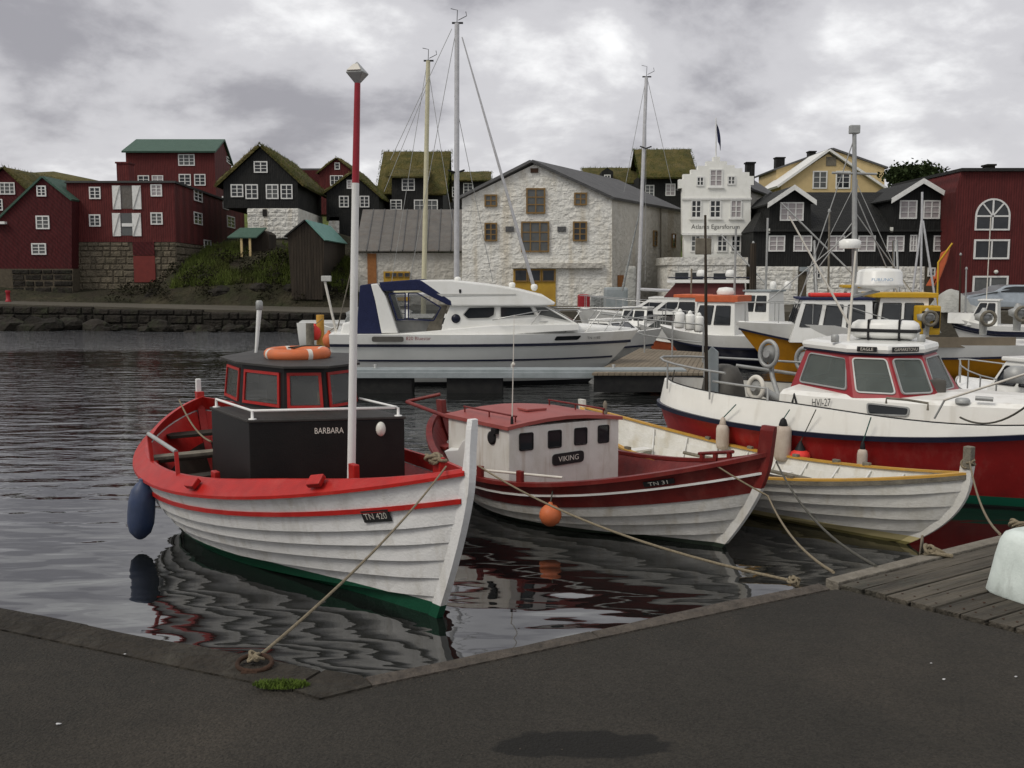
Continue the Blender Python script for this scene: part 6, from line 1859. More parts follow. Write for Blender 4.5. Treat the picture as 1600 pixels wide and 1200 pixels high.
# ------------------------------------------------------------------ B2 red gable, far left
f = FY(61.0)
t = house('red_house', 'dark red gabled house with a green roof edge at far left', f, 60, 418)
P = lambda *a: [f.px(x, y) for x, y in a]
wall(t, P((-30, 420), (112, 420), (112, 312), (67, 277), (-4, 345), (-30, 352)), V(0, 14, 0), 'house_red_dark')
roof_slab(t, f.px(112, 314), f.px(67, 278), V(0, 14, 0), .12, 'roof_green'); roof_slab(t, f.px(-6, 348), f.px(67, 278), V(0, 14, 0), .12, 'roof_green')
for r_ in ((58, 290, 72, 307), (57, 337, 77, 358), (50, 380, 72, 398)): window(t, f, *r_)
stb = wall(t, P((-30, 470), (114, 470), (114, 420), (-30, 420)), V(0, 13.8, 0), 'mortar', 'stone_base')
u0, z0 = f.uz(-30, 470); u1, z1 = f.uz(113, 421)
stones(stb, f, (u0 + 2, u1, z0, z1), .9, .45, 'stone_dark', .06, seed=4)
# B1 red with turf, behind at the left edge
f = FY(72.0)
t = house('red_house', 'red gabled house with grass roof cut by the left edge', f, 10, 400)
wall(t, [f.px(x, y) for x, y in ((-60, 420), (46, 420), (46, 300), (6, 264), (-40, 300), (-60, 310))], V(0, 10, 0), 'house_red_dark')
turf_roof(t, f.px(50, 304), f.px(6, 263), V(0, 10, 0), seed=2, blades=500); turf_roof(t, f.px(-40, 302), f.px(6, 263), V(0, 10, 0), seed=3, blades=300)
window(t, f, 0, 285, 23, 304, 3, 3); window(t, f, -8, 311, 4, 329)
f2 = FY(60.7); MB().prism([f2.px(x, y) for x, y in ((-14, 346), (7, 346), (7, 350), (-14, 350))], V(0, .5, 0)).build('canopy', 'trim_white', t)
# ------------------------------------------------------------------ B4 big red with green roof, behind
f = FY(85.0)
t = house('red_warehouse', 'large red building with green roof standing behind the stone based warehouse', f, 260, 330)
c1 = f.px(338, 330); cs = V(-26.4, 95, 0)
vec = V(cs.x - c1.x, cs.y - c1.y, 0)
fl = f.px(200, 330); ez = f.px(338, 238).z; rz = 14.75
rg_ = vec * .5
wl = MB(); q = [V(fl.x, fl.y, 4), V(c1.x, c1.y, 4), V(c1.x, c1.y, ez), V(fl.x, fl.y, ez)]
wl.prism(q, vec); wl.build('wall', 'house_red', t)
MB().prism([V(c1.x, c1.y, ez), V(c1.x, c1.y, ez) + vec, V(c1.x, c1.y, rz) + rg_], V(fl.x - c1.x + .01, 0, 0)).build('gable', 'house_red', t)
d_ = V(c1.x - fl.x, 0, 0)
roof_slab(t, V(fl.x, fl.y - .35, ez - .08), V(fl.x, fl.y, rz) + rg_, d_, .14, 'roof_green', .2, .2)
roof_slab(t, V(fl.x, fl.y, ez - .08) + vec, V(fl.x, fl.y, rz) + rg_, d_, .14, 'roof_green', .2, .2)
for r_ in ((279, 241, 304, 259), (280, 272, 298, 290), (304, 272, 321, 290), (216, 274, 233, 292), (238, 274, 255, 292)): window(t, f, *r_, nx=3 if r_[1] == 241 else 2)
fs = Fac((c1.x, c1.y), (cs.x, cs.y)); window(t, fs, 354, 247, 361, 256, 1, 2)
# ------------------------------------------------------------------ B3 red warehouse on stone base
f = FY(62.0)
t = house('red_warehouse', 'red warehouse with white shutters on a brown stone base at the water', f, 195, 460)
zb = f.px(200, 378).z; zt = f.px(200, 286).z
c1 = f.px(278, 460); cl = f.px(112, 460); cs = V(-22.6, 84.8, 0); vec = V(cs.x - c1.x, cs.y - c1.y, 0)
MB().prism([V(cl.x, cl.y, zb), V(c1.x, c1.y, zb), V(c1.x, c1.y, zt), V(cl.x, cl.y, zt)], vec).build('wall', 'house_red', t)
MB().prism([V(cl.x - .1, cl.y - .15, zt + .004), V(c1.x + .12, c1.y - .15, zt + .004), V(c1.x + .1, c1.y, zt + .14), V(cl.x, cl.y, zt + .14)], vec).build('roof', 'roof_dark', t)
base = MB().prism([V(cl.x + .05, cl.y + .05, .8), V(c1.x - .05, c1.y + .05, .8), V(c1.x - .05, c1.y + .05, zb - .003), V(cl.x + .05, cl.y + .05, zb - .003)], vec * .99).build('stone_base', 'mortar', t)
du0, du1, dz0, dz1 = f.rect(210, 378, 241, 441)
u0, _ = f.uz(112, 460); u1, _ = f.uz(278, 460)
ns = stones(base, f, (u0, u1, 1.35, zb - .02), .58, .34, 'stone_brown', .03, seed=8, skip=lambda u, z: du0 - .1 < u < du1 + .1 and z > dz0 - .1)
fs = Fac((c1.x, c1.y), (cs.x, cs.y))
stones(base, fs, (0, 15, 1.8, zb - .02), .8, .4, 'stone_brown', .03, seed=9)
mb = MB(); f.slab(mb, du0, du1, dz0, dz0 + (dz1 - dz0) * .66, -.05, .03); mb.build('door', 'door_red', t)
mb = MB(); f.slab(mb, du0, du1, dz0 + (dz1 - dz0) * .67, dz1, -.05, .05); mb.build('door_lintel', 'house_red_dark', t)
for r_ in ((140, 292, 157, 311), (140, 335, 157, 354), (236, 288, 253, 307), (236, 332, 254, 351)): window(t, f, *r_)
for (y0, y1) in ((290, 327), (333, 369)):
    mb = MB(); u0, u1, z0, z1 = f.rect(190, y0, 208, y1 - 1); f.slab(mb, u0, u1, z0, z1, -.05, .012)
    hat = mb.build('loading_door', 'roof_grey' if y0 < 300 else 'glass_grey', t)
    for xa, xb in ((177, 188), (208, 220)):
        mb = MB(); u0, u1, z0, z1 = f.rect(xa, y0, xb, y1); f.slab(mb, u0, u1, z0, z1, 0, .06)
        sh = mb.build('shutter', 'trim_white', t)
        br = MB(); br.beam(f.pt(u0 + .04, z0 + .05, .075), f.pt(u1 - .04, z1 - .05, .075), .03, .06, up=f.n)
        br.build('brace', 'gelcoat_grey', sh)
mb = MB(); u0, u1, z0, z1 = f.rect(191, 349, 209, 354); f.slab(mb, u0, u1, z0, z1, 0, .07); mb.build('shutter_bar', 'trim_white', t)
for r_ in ((303, 296, 315, 315), (303, 332, 315, 351), (319, 375, 329, 399), (348, 308, 356, 327), (355, 338, 366, 356)): window(t, fs, *r_)
chimney(t, f, 178, 254, 195, 286, 1.0, 'house_red')
# ------------------------------------------------------------------ B5 black with turf on white stone
f = FY(68.0)
t = house('black_house', 'black gabled house with grass roof and four windows in a row on white stone base', f, 410, 367)
wall(t, [f.px(x, y) for x, y in ((349, 325), (465, 325), (465, 284), (407, 231), (349, 284))], V(-.5, 11, 0), 'house_black')
turf_roof(t, f.px(474, 292), f.px(407, 230), V(-.5, 11, 0), th=.4, seed=5, blades=1600); turf_roof(t, f.px(339, 293), f.px(407, 230), V(-.5, 11, 0), th=.4, seed=6, blades=900)
for r_ in ((397, 252, 418, 270), (361, 288, 380, 308), (384, 288, 403, 311), (416, 288, 435, 311), (439, 288, 457, 311)): window(t, f, *r_)
bs = wall(t, [f.px(x, y) for x, y in ((387, 372), (466, 372), (466, 325.5), (387, 325.5))], V(-.4, 10.8, 0), 'whitewash', 'stone_base')
u0, z0 = f.uz(387, 372); u1, z1 = f.uz(466, 326)
stones(bs, f, (u0, u1, z0, z1), .45, .28, 'whitewash', .035, joined=True, seed=12)
mb = MB(); a = f.rect(411, 327, 417, 338); f.slab(mb, *a, 0, .1); mb.build('cellar_opening', 'dark_inside', t)
# ------------------------------------------------------------------ little green roofed shed
f = FY(63.5)
t = house('garden_shed', 'small dark shed with green roof on two pale posts on the grassy bank', f, 390, 410)
wall(t, [f.px(x, y) for x, y in ((375, 415), (420, 415), (420, 366), (412, 360), (375, 366))], V(0, 2.0, 0), 'wood_brown')
a0, a1 = f.px(362, 373), f.px(407, 373); b0 = f.px(373, 357.5)
MB().prism([a0 + V(0, -1.0, 0), a1 + V(0, -1.0, 0), f.px(415, 357) + V(0, .3, 0), b0 + V(0, .3, 0)], V(0, 0, .08)).build('roof', 'roof_green', t)
for px in (384, 397):
    p = f.px(px, 410, .85); MB().box(V(p.x, p.y, (p.z - .3 + f.px(px, 371).z) / 2), (.13, .13, f.px(px, 371).z - p.z + .3)).build('post', 'yellow_wood', t)
# ------------------------------------------------------------------ brown boat shed
f = FY(58.6)
t = house('boat_shed', 'weathered brown timber shed with pale green metal roof', f, 480, 455)
wall(t, [f.px(x, y) for x, y in ((456, 462), (505, 462), (506, 374), (478, 346), (449, 368))], V(0, 7.5, 0), 'wood_brown')
u0 = f.uz(456, 460)[0]; u1 = f.uz(505, 460)[0]
for k in range(11):
    a = u0 + (u1 - u0) * k / 11; b = u0 + (u1 - u0) * (k + 1) / 11 - .015
    pk = f.uz(478, 346)
    def topz(u):
        l, r_ = f.uz(449, 368), f.uz(506, 374)
        return l[1] + (pk[1] - l[1]) * (u - l[0]) / (pk[0] - l[0]) if u < pk[0] else pk[1] + (r_[1] - pk[1]) * (u - pk[0]) / (r_[0] - pk[0])
    MB().prism([f.pt(a, 1.5, .03), f.pt(b, 1.5, .03), f.pt(b, topz(b) - .04, .03), f.pt(a, topz(a) - .04, .03)], V(0, .04 + .02 * (k % 2), 0)).build('board', 'wood_brown', t)
roof_slab(t, f.px(508, 376.5), f.px(478, 345), V(0, 7.5, 0), .08, 'roof_teal', .2, .1); roof_slab(t, f.px(446, 371), f.px(478, 345), V(0, 7.5, 0), .08, 'roof_dark', .2, .1)
# ------------------------------------------------------------------ B6 small red gable and black gable
f = FY(92.0)
t = house('red_house', 'small red gable peeping over the black gable beside the red and white pole', f, 526, 320)
wall(t, [f.px(x, y) for x, y in ((499, 335), (562, 335), (562, 275), (526, 249), (499, 268))], V(0, 8, 0), 'house_red')
turf_roof(t, f.px(566, 279), f.px(526, 248), V(0, 8, 0), seed=7, blades=300); turf_roof(t, f.px(496, 272), f.px(526, 248), V(0, 8, 0), seed=8, blades=250)
window(t, f, 523, 254, 531, 265, 1, 2); window(t, f, 516, 274, 536, 290, 3, 2); chimney(t, f, 510, 250, 516, 262, .6, 'house_black', 2)
f = FY(76.0)
t = house('black_house', 'small black gable with grass roof just behind the red and white pole', f, 548, 340)
wall(t, [f.px(x, y) for x, y in ((510, 345), (592, 345), (592, 306), (551, 272), (510, 300))], V(0, 9, 0), 'house_black')
turf_roof(t, f.px(598, 312), f.px(551, 271), V(0, 9, 0), seed=9, blades=700); turf_roof(t, f.px(506, 304), f.px(551, 271), V(0, 9, 0), seed=10, blades=500)
window(t, f, 542, 281, 556, 295); window(t, f, 530, 306, 545, 324); window(t, f, 562, 306, 577, 324)
wall(t, [f.px(x, y) for x, y in ((510, 372), (530, 372), (530, 339), (515, 339))], V(0, 1, 0), 'whitewash', 'stone_base'); wall(t, [f.px(x, y) for x, y in ((531, 380), (600, 380), (600, 345), (531, 345))], V(0, 4, 0), 'house_black', 'lower_wall')
f = FY(105.0)
t = house('red_house', 'long house with a grey-blue roof line far behind the turf roofs', f, 485, 290)
wall(t, [f.px(x, y) for x, y in ((455, 330), (512, 330), (512, 264), (455, 264))], V(0, 8, 0), 'house_red_dark')
roof_slab(t, f.px(450, 266) , f.px(450, 259) + V(0, 4, 0), V(4.6, 0, 0), .15, 'roof_slate')
# ------------------------------------------------------------------ B7 turf roofed house
f = FY(80.0)
t = house('black_house', 'black house with broad grass roof, wall dormer and chimney behind the grey metal roof', f, 645, 330)
wall(t, [f.px(x, y) for x, y in ((596, 352), (692, 352), (692, 300), (596, 300))], V(0, 7, 0), 'house_black')
rp_ = 3.5; zr = 3 + (428 - 244) / F * 83.5
l0 = f.px(590, 306); l1 = f.px(697, 306); 
turf_roof(t, V(l0.x, 79.6, l0.z), V(l0.x + .15, 83.5, zr), V(l1.x - l0.x, 0, 0), th=.4, over=.05, seed=11, blades=1500)
turf_roof(t, V(l0.x, 87.4, l0.z), V(l0.x + .15, 83.5, zr), V(l1.x - l0.x, 0, 0), th=.4, over=.05, seed=12, blades=300)
for xx in (596, 692):
    a = f.px(xx, 302); MB().prism([V(a.x, 80, a.z), V(a.x, 87, a.z), V(a.x, 83.5, zr - .1)], V(.2 if xx < 650 else -.2, 0, 0)).build('gable', 'house_black', t)
fd = FY(79.0)
wall(t, [fd.px(x, y) for x, y in ((612, 340), (664, 340), (664, 275), (612, 275))], V(0, 3.2, 0), 'house_black', 'wall_dormer')
p0, p1 = fd.px(607, 277), fd.px(669, 277)
turf_roof(t, V(p0.x, 78.6, p0.z - .1), V(p0.x, 82.5, p0.z + .9), V(p1.x - p0.x, 0, 0), th=.3, over=.05, seed=14, blades=500)
window(t, fd, 628, 279, 648, 298, 2, 3); window(t, fd, 610, 312, 628, 328); window(t, fd, 647, 312, 684, 330, 4, 2)
chimney(t, FY(83.5), 635, 238, 646, 246, .7, 'house_black', .2)
f = FY(95.0)
t = house('black_house', 'low black house with turf edge left of the white warehouse gable', f, 735, 310)
wall(t, [f.px(x, y) for x, y in ((698, 340), (764, 340), (764, 283), (698, 283))], V(0, 6, 0), 'house_black')
p0, p1 = f.px(697, 284), f.px(766, 284)
turf_roof(t, V(p0.x, 94.6, p0.z), V(p0.x, 98, p0.z + 1.1), V(p1.x - p0.x, 0, 0), th=.3, over=.05, seed=15, blades=400)
window(t, f, 724, 286, 739, 303); window(t, f, 702, 292, 712, 308); chimney(t, f, 700, 268, 708, 284, .6, 'house_black', 1)
# ------------------------------------------------------------------ B9 grey metal roof
f = FY(60.5)
t = house('metal_roofed_shed', 'low white building with grey sheet metal roof left of the white warehouse', f, 640, 445)
wl_ = wall(t, [f.px(x, y) for x, y in ((558, 478), (724, 478), (724, 395), (558, 395))], V(0, 6.5, 0), 'whitewash_shaded')
e0 = f.px(556, 394); e1 = f.px(724, 394); zr = 3 + (428 - 331) / F * 67
r0 = V((570 - 800) / F * 67, 67, zr); r1 = V((726 - 800) / F * 67, 67, zr)
n_ = 9
for k in range(n_):
    a, b = k / n_, (k + 1) / n_ - .006
    lo0, lo1 = e0.lerp(e1, a) + V(0, -.35, .03), e0.lerp(e1, b) + V(0, -.35, .03); hi0, hi1 = r0.lerp(r1, a) + V(0, 0, .03), r0.lerp(r1, b) + V(0, 0, .03)
    pan = MB().prism([lo0, lo1, hi1, hi0], V(0, 0, .05)).build('roof_panel', 'roof_grey', t)
    MB().beam(lo1 + V(.01, 0, .07), hi1 + V(.01, 0, .07), .05, .05).build('seam', 'roof_slate', pan)
MB().prism([r0, r1, V(r1.x, 73.5, e0.z), V(r0.x, 73.5, e0.z)], V(0, 0, .06)).build('back_roof', 'roof_grey', t)
mb = MB(); f.slab(mb, *f.rect(575, 396, 588, 455), 0, .06); mb.build('rusty_door', 'rust_stain', t)
gd = MB(); f.slab(gd, *f.rect(600, 424, 640, 470), 0, .05); gdo = gd.build('garage_door', 'door_yellow', t)
for x in (602, 612, 622, 632): window(gdo, f, x, 426, x + 8, 433, 1, 1, 'trim_yellow', fr=.03, off=.055)
# ------------------------------------------------------------------ B10 white warehouse
f = FY(58.0)
t = house('white_warehouse', 'big whitewashed stone warehouse with a wide gable and grey roof', f, 835, 475)
vec = V(5.95, 11.6, 0)
gp_ = [f.px(x, y) for x, y in ((722, 482), (956, 482), (956, 309), (835, 257), (722, 311))]
wl_ = wall(t, gp_, vec, 'whitewash_shaded')
ffr = MB().prism([p + V(0, -.12, 0) for p in gp_], V(0, .115, 0)).build('gable_wall', 'whitewash', t)
op = [(757, 304, 777, 323), (822, 294, 852, 334), (897, 301, 917, 321), (757, 348, 777, 377), (814, 346, 858, 394), (895, 346, 917, 377), (801, 418, 870, 480), (790, 354, 803, 362), (871, 354, 884, 362)]
opu = [FY(57.88).rect(*o) for o in op]
pk = f.uz(835, 258); el = f.uz(722, 312); er = f.uz(956, 310)
def skipw(u, z):
    tz = el[1] + (pk[1] - el[1]) * (u - el[0]) / (pk[0] - el[0]) if u < pk[0] else pk[1] + (er[1] - pk[1]) * (u - pk[0]) / (er[0] - pk[0])
    if z > tz - .2: return True
    return any(a[0] - .2 < u < a[1] + .2 and a[2] - .15 < z < a[3] + .15 for a in opu)
fw = FY(57.88)
stones(ffr, fw, (el[0], er[0], 1.2, pk[1]), .5, .3, 'whitewash', .008, joined=True, skip=skipw, seed=20)
roof_slab(t, f.px(962, 313), f.px(835, 255), vec, .16, 'roof_slate', .45, .1); roof_slab(t, f.px(715, 316), f.px(835, 255), vec, .16, 'roof_slate', .45, .1)
for (x0, y0, x1, y1), nx, ny, gm in ((op[0], 2, 2, 'rust_stain'), (op[1], 2, 3, 'glass_grey'), (op[2], 2, 2, 'rust_stain'), (op[3], 2, 3, 'glass_dark'), (op[4], 3, 3, 'glass_grey'), (op[5], 2, 3, 'glass_dark')):
    window(t, fw, x0, y0, x1, y1, nx, ny, 'trim_yellow', gm if gm != 'rust_stain' else 'glass_grey', fr=.09, bar=.06, off=.06, split=(nx == 3 or y1 - y0 > 38))
for o in op[7:]:
    mb = MB(); fw.slab(mb, *fw.rect(*o), 0, .09); mb.build('wall_plaque', 'roof_slate', t)
mb = MB(); u0, u1, z0, z1 = fw.rect(800, 411, 942, 419); fw.slab(mb, u0, u1, z0, z1, 0, .3); mb.build('door_track', 'whitewash_shaded', t)
gd = MB(); fw.slab(gd, *fw.rect(802, 420, 868, 482), 0, .07); gdo = gd.build('sliding_door', 'door_yellow', t)
for x in (804, 825, 847): window(gdo, fw, x, 421, x + 20, 440, 1, 1, 'trim_yellow', off=.08, fr=.06)
mb = MB(); fw.slab(mb, *fw.rect(829, 263, 841, 270), 0, .1); mb.build('vent', 'rust', t)
fs = Fac((f.px(956, 480).x, 58.0), (f.px(956, 480).x + vec.x, 58 + vec.y))
for r_ in ((1021, 360, 1026, 385), (1050, 365, 1055, 387)): window(t, fs, *r_, nx=1, ny=3, fm='trim_yellow', gm='glass_dark')
mb = MB(); fs.slab(mb, *fs.rect(965, 430, 973, 448), 0, .06); mb.build('side_door', 'rust_stain', t)
for px in (1031,):
    a, b = fs.px(px, 325, .06), fs.px(px, 455, .06); MB().tube([a, b], .05, 6).build('downpipe', 'wood_grey', t)
# ------------------------------------------------------------------ B11 turf houses behind
f = FY(86.0)
t = house('black_house', 'tall black house with bright grass roof left of the stepped white gable', f, 1040, 320)
wall(t, [f.px(x, y) for x, y in ((998, 345), (1086, 345), (1086, 276), (998, 276))], V(0, 8, 0), 'house_black')
p0, p1 = f.px(1000, 279), f.px(1087, 279)
turf_roof(t, V(p0.x, 85.4, p0.z - .1), V(p0.x, 89.8, 3 + (428 - 241) / F * 89.8), V(p1.x - p0.x, 0, 0), th=.4, over=.1, seed=17, blades=1300)
turf_roof(t, V(p0.x, 94.3, p0.z - .1), V(p0.x, 89.8, 3 + (428 - 241) / F * 89.8), V(p1.x - p0.x, 0, 0), th=.4, over=.1, seed=18, blades=300)
MB().prism([V(p1.x, 86, p0.z - .2), V(p1.x, 94, p0.z - .2), V(p1.x, 89.8, 3 + (428 - 243) / F * 89.8)], V(-.2, 0, 0)).build('gable', 'house_black', t)
window(t, f, 1008, 289, 1022, 307); window(t, f, 1040, 287, 1055, 306)
f = FY(90.0)
t = house('black_house', 'low turf roofed house with a tiny dormer behind the warehouse roof', f, 955, 310)
wall(t, [f.px(x, y) for x, y in ((918, 335), (1002, 335), (1002, 292), (918, 283))], V(0, 6, 0), 'house_black')
p0, p1 = f.px(915, 287), f.px(1003, 287)
turf_roof(t, V(p0.x, 89.5, p0.z - .1), V(p0.x, 93.5, p0.z + 1.6), V(p1.x - p0.x, 0, 0), th=.35, over=.1, seed=19, blades=900)
fd = FY(89.0); wall(t, [fd.px(x, y) for x, y in ((940, 292), (958, 292), (958, 268), (949, 262), (940, 268))], V(0, 3, 0), 'house_black', 'dormer'); window(t, fd, 944, 273, 954, 286, 2, 2)
# ------------------------------------------------------------------ B12 white stepped gable
f = FY(62.0)
t = house('white_house', 'white house with stepped gable and flagpole, dark lettering on its front', f, 1118, 440)
st = [(1066, 365), (1066, 294), (1061, 294), (1061, 280), (1068, 280), (1068, 272), (1080, 272), (1080, 265), (1091, 265), (1091, 259), (1104, 259), (1104, 252), (1115, 252), (1115, 245), (1125, 245), (1125, 252), (1136, 252), (1136, 258), (1148, 258), (1148, 263), (1160, 263), (1160, 269), (1171, 269), (1171, 275), (1178, 275), (1178, 289), (1173, 289), (1173, 365)]
wl_ = wall(t, [f.px(x, y) for x, y in st], V(0, .5, 0), 'white_wood', 'stepped_gable')
bodyp = [f.px(x, y) + V(0, .505, 0) for x, y in ((1068, 440), (1172, 440), (1172, 292), (1120, 258), (1068, 292))]
wall(t, bodyp, V(4.3, 9, 0), 'whitewash_shaded', 'wall')
wall(t, [f.px(x, y) + V(0, .12, 0) for x, y in ((1069, 440), (1170, 440), (1170, 365.6), (1069, 365.6))], V(0, .38, 0), 'white_wood', 'lower_wall')
roof_slab(t, bodyp[2] + V(.3, .0, -.2), bodyp[3], V(4.3, 9, 0), .12, 'roof_slate', .0, .2); roof_slab(t, bodyp[4] + V(-.3, .0, -.2), bodyp[3], V(4.3, 9, 0), .12, 'roof_slate', .0, .2)
for y0, y1, o in ((309, 312, .1), (364, 367.5, .14)):
    mb = MB(); u0, u1, z0, z1 = f.rect(1065, y0, 1174, y1); f.slab(mb, u0, u1, z0, z1, -.02, o); mb.build('cornice', 'trim_white', t)
for x0, x1 in ((1079.5, 1096), (1108.5, 1126.5), (1141, 1159)): window(t, f, x0, 312, x1, 341, 2, 3, gm='glass_dark', fr=.09, bar=.05, sill=True)
window(t, f, 1088, 275.5, 1100, 291, 2, 2, fr=.08); window(t, f, 1108.5, 264, 1129, 292, 2, 3, fr=.09, sill=True); window(t, f, 1136.5, 274.5, 1149, 289, 2, 2, fr=.08)
fl_ = FY(62.12)
for x0, x1 in ((1079, 1094.5), (1097, 1113), (1120, 1136.5), (1142, 1157.5)): window(t, fl_, x0, 367, x1, 394, 2, 3, fr=.09, bar=.05)
text('Atlants Egarsforum', .38, 'letter_grey', wl_, f.px(1118, 354.5, .0), V(1, 0, 0), V(0, 0, 1), stretch=1.02, depth=.02)
pb_, pt_ = f.px(1120, 247) + V(0, .25, 0), f.px(1120, 183) + V(0, .25, 0)
fp = line(t, 'flagpole', [pb_, pt_], [.05, .03], 'trim_white', 6)
mb = MB(); gsh = []
for i in range(9):
    row = []
    for j in range(7):
        v = i / 8; u = j / 6
        row.append(f.px(1121 + 2.0 * v + 8.5 * u * (.35 + .8 * v * (1.25 - v)), 187 + 34 * v + 14 * u) + V(0, .25 + .12 * math.sin(5 * u + 3 * v), 0))
    gsh.append(row)
MB().sheet(gsh, True).build('flag', 'flag_blue', fp)
chimney(t, FY(66), 1170, 254, 1182, 275, .6, 'house_black', .5)
# annex
f = FY(57.5)
t = house('stone_annex', 'low whitewashed stone annex in front of the stepped white house', f, 1104, 450)
ax_ = wall(t, [f.px(x, y) for x, y in ((1043, 482), (1166, 482), (1166, 406), (1043, 406))], V(0, 4, 0), 'whitewash')
mb = MB(); u0, u1, z0, z1 = f.rect(1040, 402, 1168, 414); f.slab(mb, u0, u1, z0, z1, -4, .08); mb.build('parapet', 'whitewash', t)
oa = [f.rect(*o) for o in ((1055, 426, 1075, 444), (1081, 426, 1098, 444), (1115, 427, 1134, 444))]
u0, z0 = f.uz(1043, 482); u1, z1 = f.uz(1166, 415)
stones(ax_, f, (u0, u1, 1.3, z1), .5, .3, 'whitewash', .025, joined=True, seed=31, skip=lambda u, z: any(a[0] - .15 < u < a[1] + .15 and a[2] - .1 < z < a[3] + .1 for a in oa))
for o in ((1055, 426, 1075, 444), (1081, 426, 1098, 444), (1115, 427, 1134, 444)):
    mb = MB(); f.slab(mb, *f.rect(*o), 0, .03); mb.build('window_opening', 'glass_dark', t)
# ------------------------------------------------------------------ B13 yellow house
f = FY(80.0)
t = house('yellow_house', 'yellow gabled house with white trim above the black harbour houses', f, 1295, 310)
wall(t, [f.px(x, y) for x, y in ((1220, 345), (1384, 345), (1384, 297), (1294, 240), (1220, 289))], V(0, 5, 0), 'yellow_wood')
fb_ = FY(85.0); wall(t, [fb_.px(x, y) for x, y in ((1213, 345), (1382, 345), (1382, 262), (1300, 235), (1213, 265))], V(0, 6, 0), 'yellow_wood', 'rear_wall')
roof_slab(t, f.px(1389, 301), f.px(1294, 237), V(0, 6, 0), .18, 'trim_white', .35, .0); roof_slab(t, f.px(1214, 294), f.px(1294, 237), V(0, 6, 0), .18, 'trim_white', .35, .0)
roof_slab(t, fb_.px(1386, 264), fb_.px(1300, 234), V(0, 7, 0), .15, 'roof_slate', .2, .0); roof_slab(t, fb_.px(1209, 267), fb_.px(1300, 234), V(0, 7, 0), .15, 'roof_slate', .2, .0)
window(t, f, 1270, 267, 1292, 295, 2, 3, fr=.1); window(t, f, 1306, 267, 1328, 295, 2, 3, fr=.1)
mb = MB(); f.slab(mb, *f.rect(1291, 245, 1306, 259), 0, .05); mb.build('attic_vent', 'wood_grey', t)
chimney(t, fb_, 1218, 245, 1231, 262, .8, 'house_black', 1); chimney(t, fb_, 1276, 233, 1286, 241, .8, 'house_black', 2)
# ------------------------------------------------------------------ B14 black harbour houses
f = FY(59.0)
t = house('black_house', 'long black harbour house with two white edged gables on a white stone base', f, 1330, 440)
zlo = f.px(1300, 416).z; ze = f.px(1300, 362).z
def fx(px): return f.uz(px, 400)[0]
mb = MB(); f.slab(mb, fx(1176), fx(1496), zlo, ze, -8, 0); mb.build('wall', 'house_black', t)
rl, rr_ = f.pt(fx(1174), ze, .25), f.pt(fx(1498), ze, .25)
rz = 3 + (428 - 303) / F * 63
ra, rb2 = V((1197 - 800) / F * 63, 63, rz), V((1494 - 800) / F * 63, 63, rz)
MB().add([rl, rr_, rb2, ra, V(rl.x, 67, ze), V(rr_.x, 67, ze)], [(0, 1, 2, 3), (3, 2, 5, 4), (0, 3, 4), (1, 5, 2), (0, 4, 5, 1)]).build('roof', 'house_black', t)
for gx, gl, gr_, py in ((1238, (1196, 322), (1272, 318), 294), (1438, (1388, 315), (1490, 315), 284)):
    pk_ = f.px(gx, py); a, b = f.px(*gl), f.px(*gr_)
    wall(t, [f.px(gl[0] + 5, 363, .06), f.px(gr_[0] - 5, 363, .06), f.px(gr_[0] - 6, gr_[1] - 3, .06), f.px(gx, py + 3, .06), f.px(gl[0] + 6, gl[1] - 3, .06)], V(0, 6, 0), 'house_black', 'gable')
    for e_ in (a, b):
        roof_slab(t, e_, pk_, V(0, 6, 0), .1, 'roof_dark', .5, 0)
        d_ = (pk_ - e_).normalized()
        MB().prism([e_ + V(0, -.53, -.14), pk_ + V(0, -.53, -.14), pk_ + V(0, -.53, .16), e_ + V(0, -.53, .16)], V(0, .05, 0)).build('bargeboard', 'trim_white', t)
fg = FY(58.94)
window(t, fg, 1219, 316, 1255, 345, 3, 3, gm='curtain'); window(t, fg, 1406, 313, 1432, 342, 2, 3, gm='curtain'); window(t, fg, 1443, 313, 1468, 342, 2, 3, gm='curtain')
for r_ in ((1201, 368, 1226, 393), (1240, 368, 1268, 393), (1294, 368, 1319, 393), (1341, 368, 1367, 393), (1386, 368, 1412, 393), (1422, 367, 1432, 393), (1459, 368, 1486, 393)): window(t, f, *r_, nx=2, ny=3, gm='curtain')
for px, py in ((1392, 359), (1480, 359), (1200, 361)):
    p = f.px(px, py, .1); MB().box(p, (.16, .16, .28)).build('wall_lamp', 'lamp_glass', t, bevel=.02)
bs = MB(); f.slab(bs, fx(1176), fx(1496), 1.0, zlo - .003, -7.9, -.05); bs = bs.build('stone_base', 'mortar', t)
for a, b, sd in ((1176, 1248, 40), (1262, 1446, 41)):
    m2 = MB(); f.slab(m2, fx(a), fx(b), 1.1, zlo - .01, -.045, .0); m2.build('plinth', 'whitewash', t)
    stones(bs, f, (fx(a), fx(b), 1.15, zlo - .02), .5, .3, 'whitewash', .03, joined=True, seed=sd)
for r_ in ((1270, 418, 1282, 436), (1475, 418, 1489, 432), (1449, 418, 1460, 432)): window(t, f, *r_, nx=2, ny=2, off=.07)
mb = MB(); f.slab(mb, *f.rect(1249, 417, 1262, 424), 0, .12); mb.build('door_sign', 'pontoon_side', t)
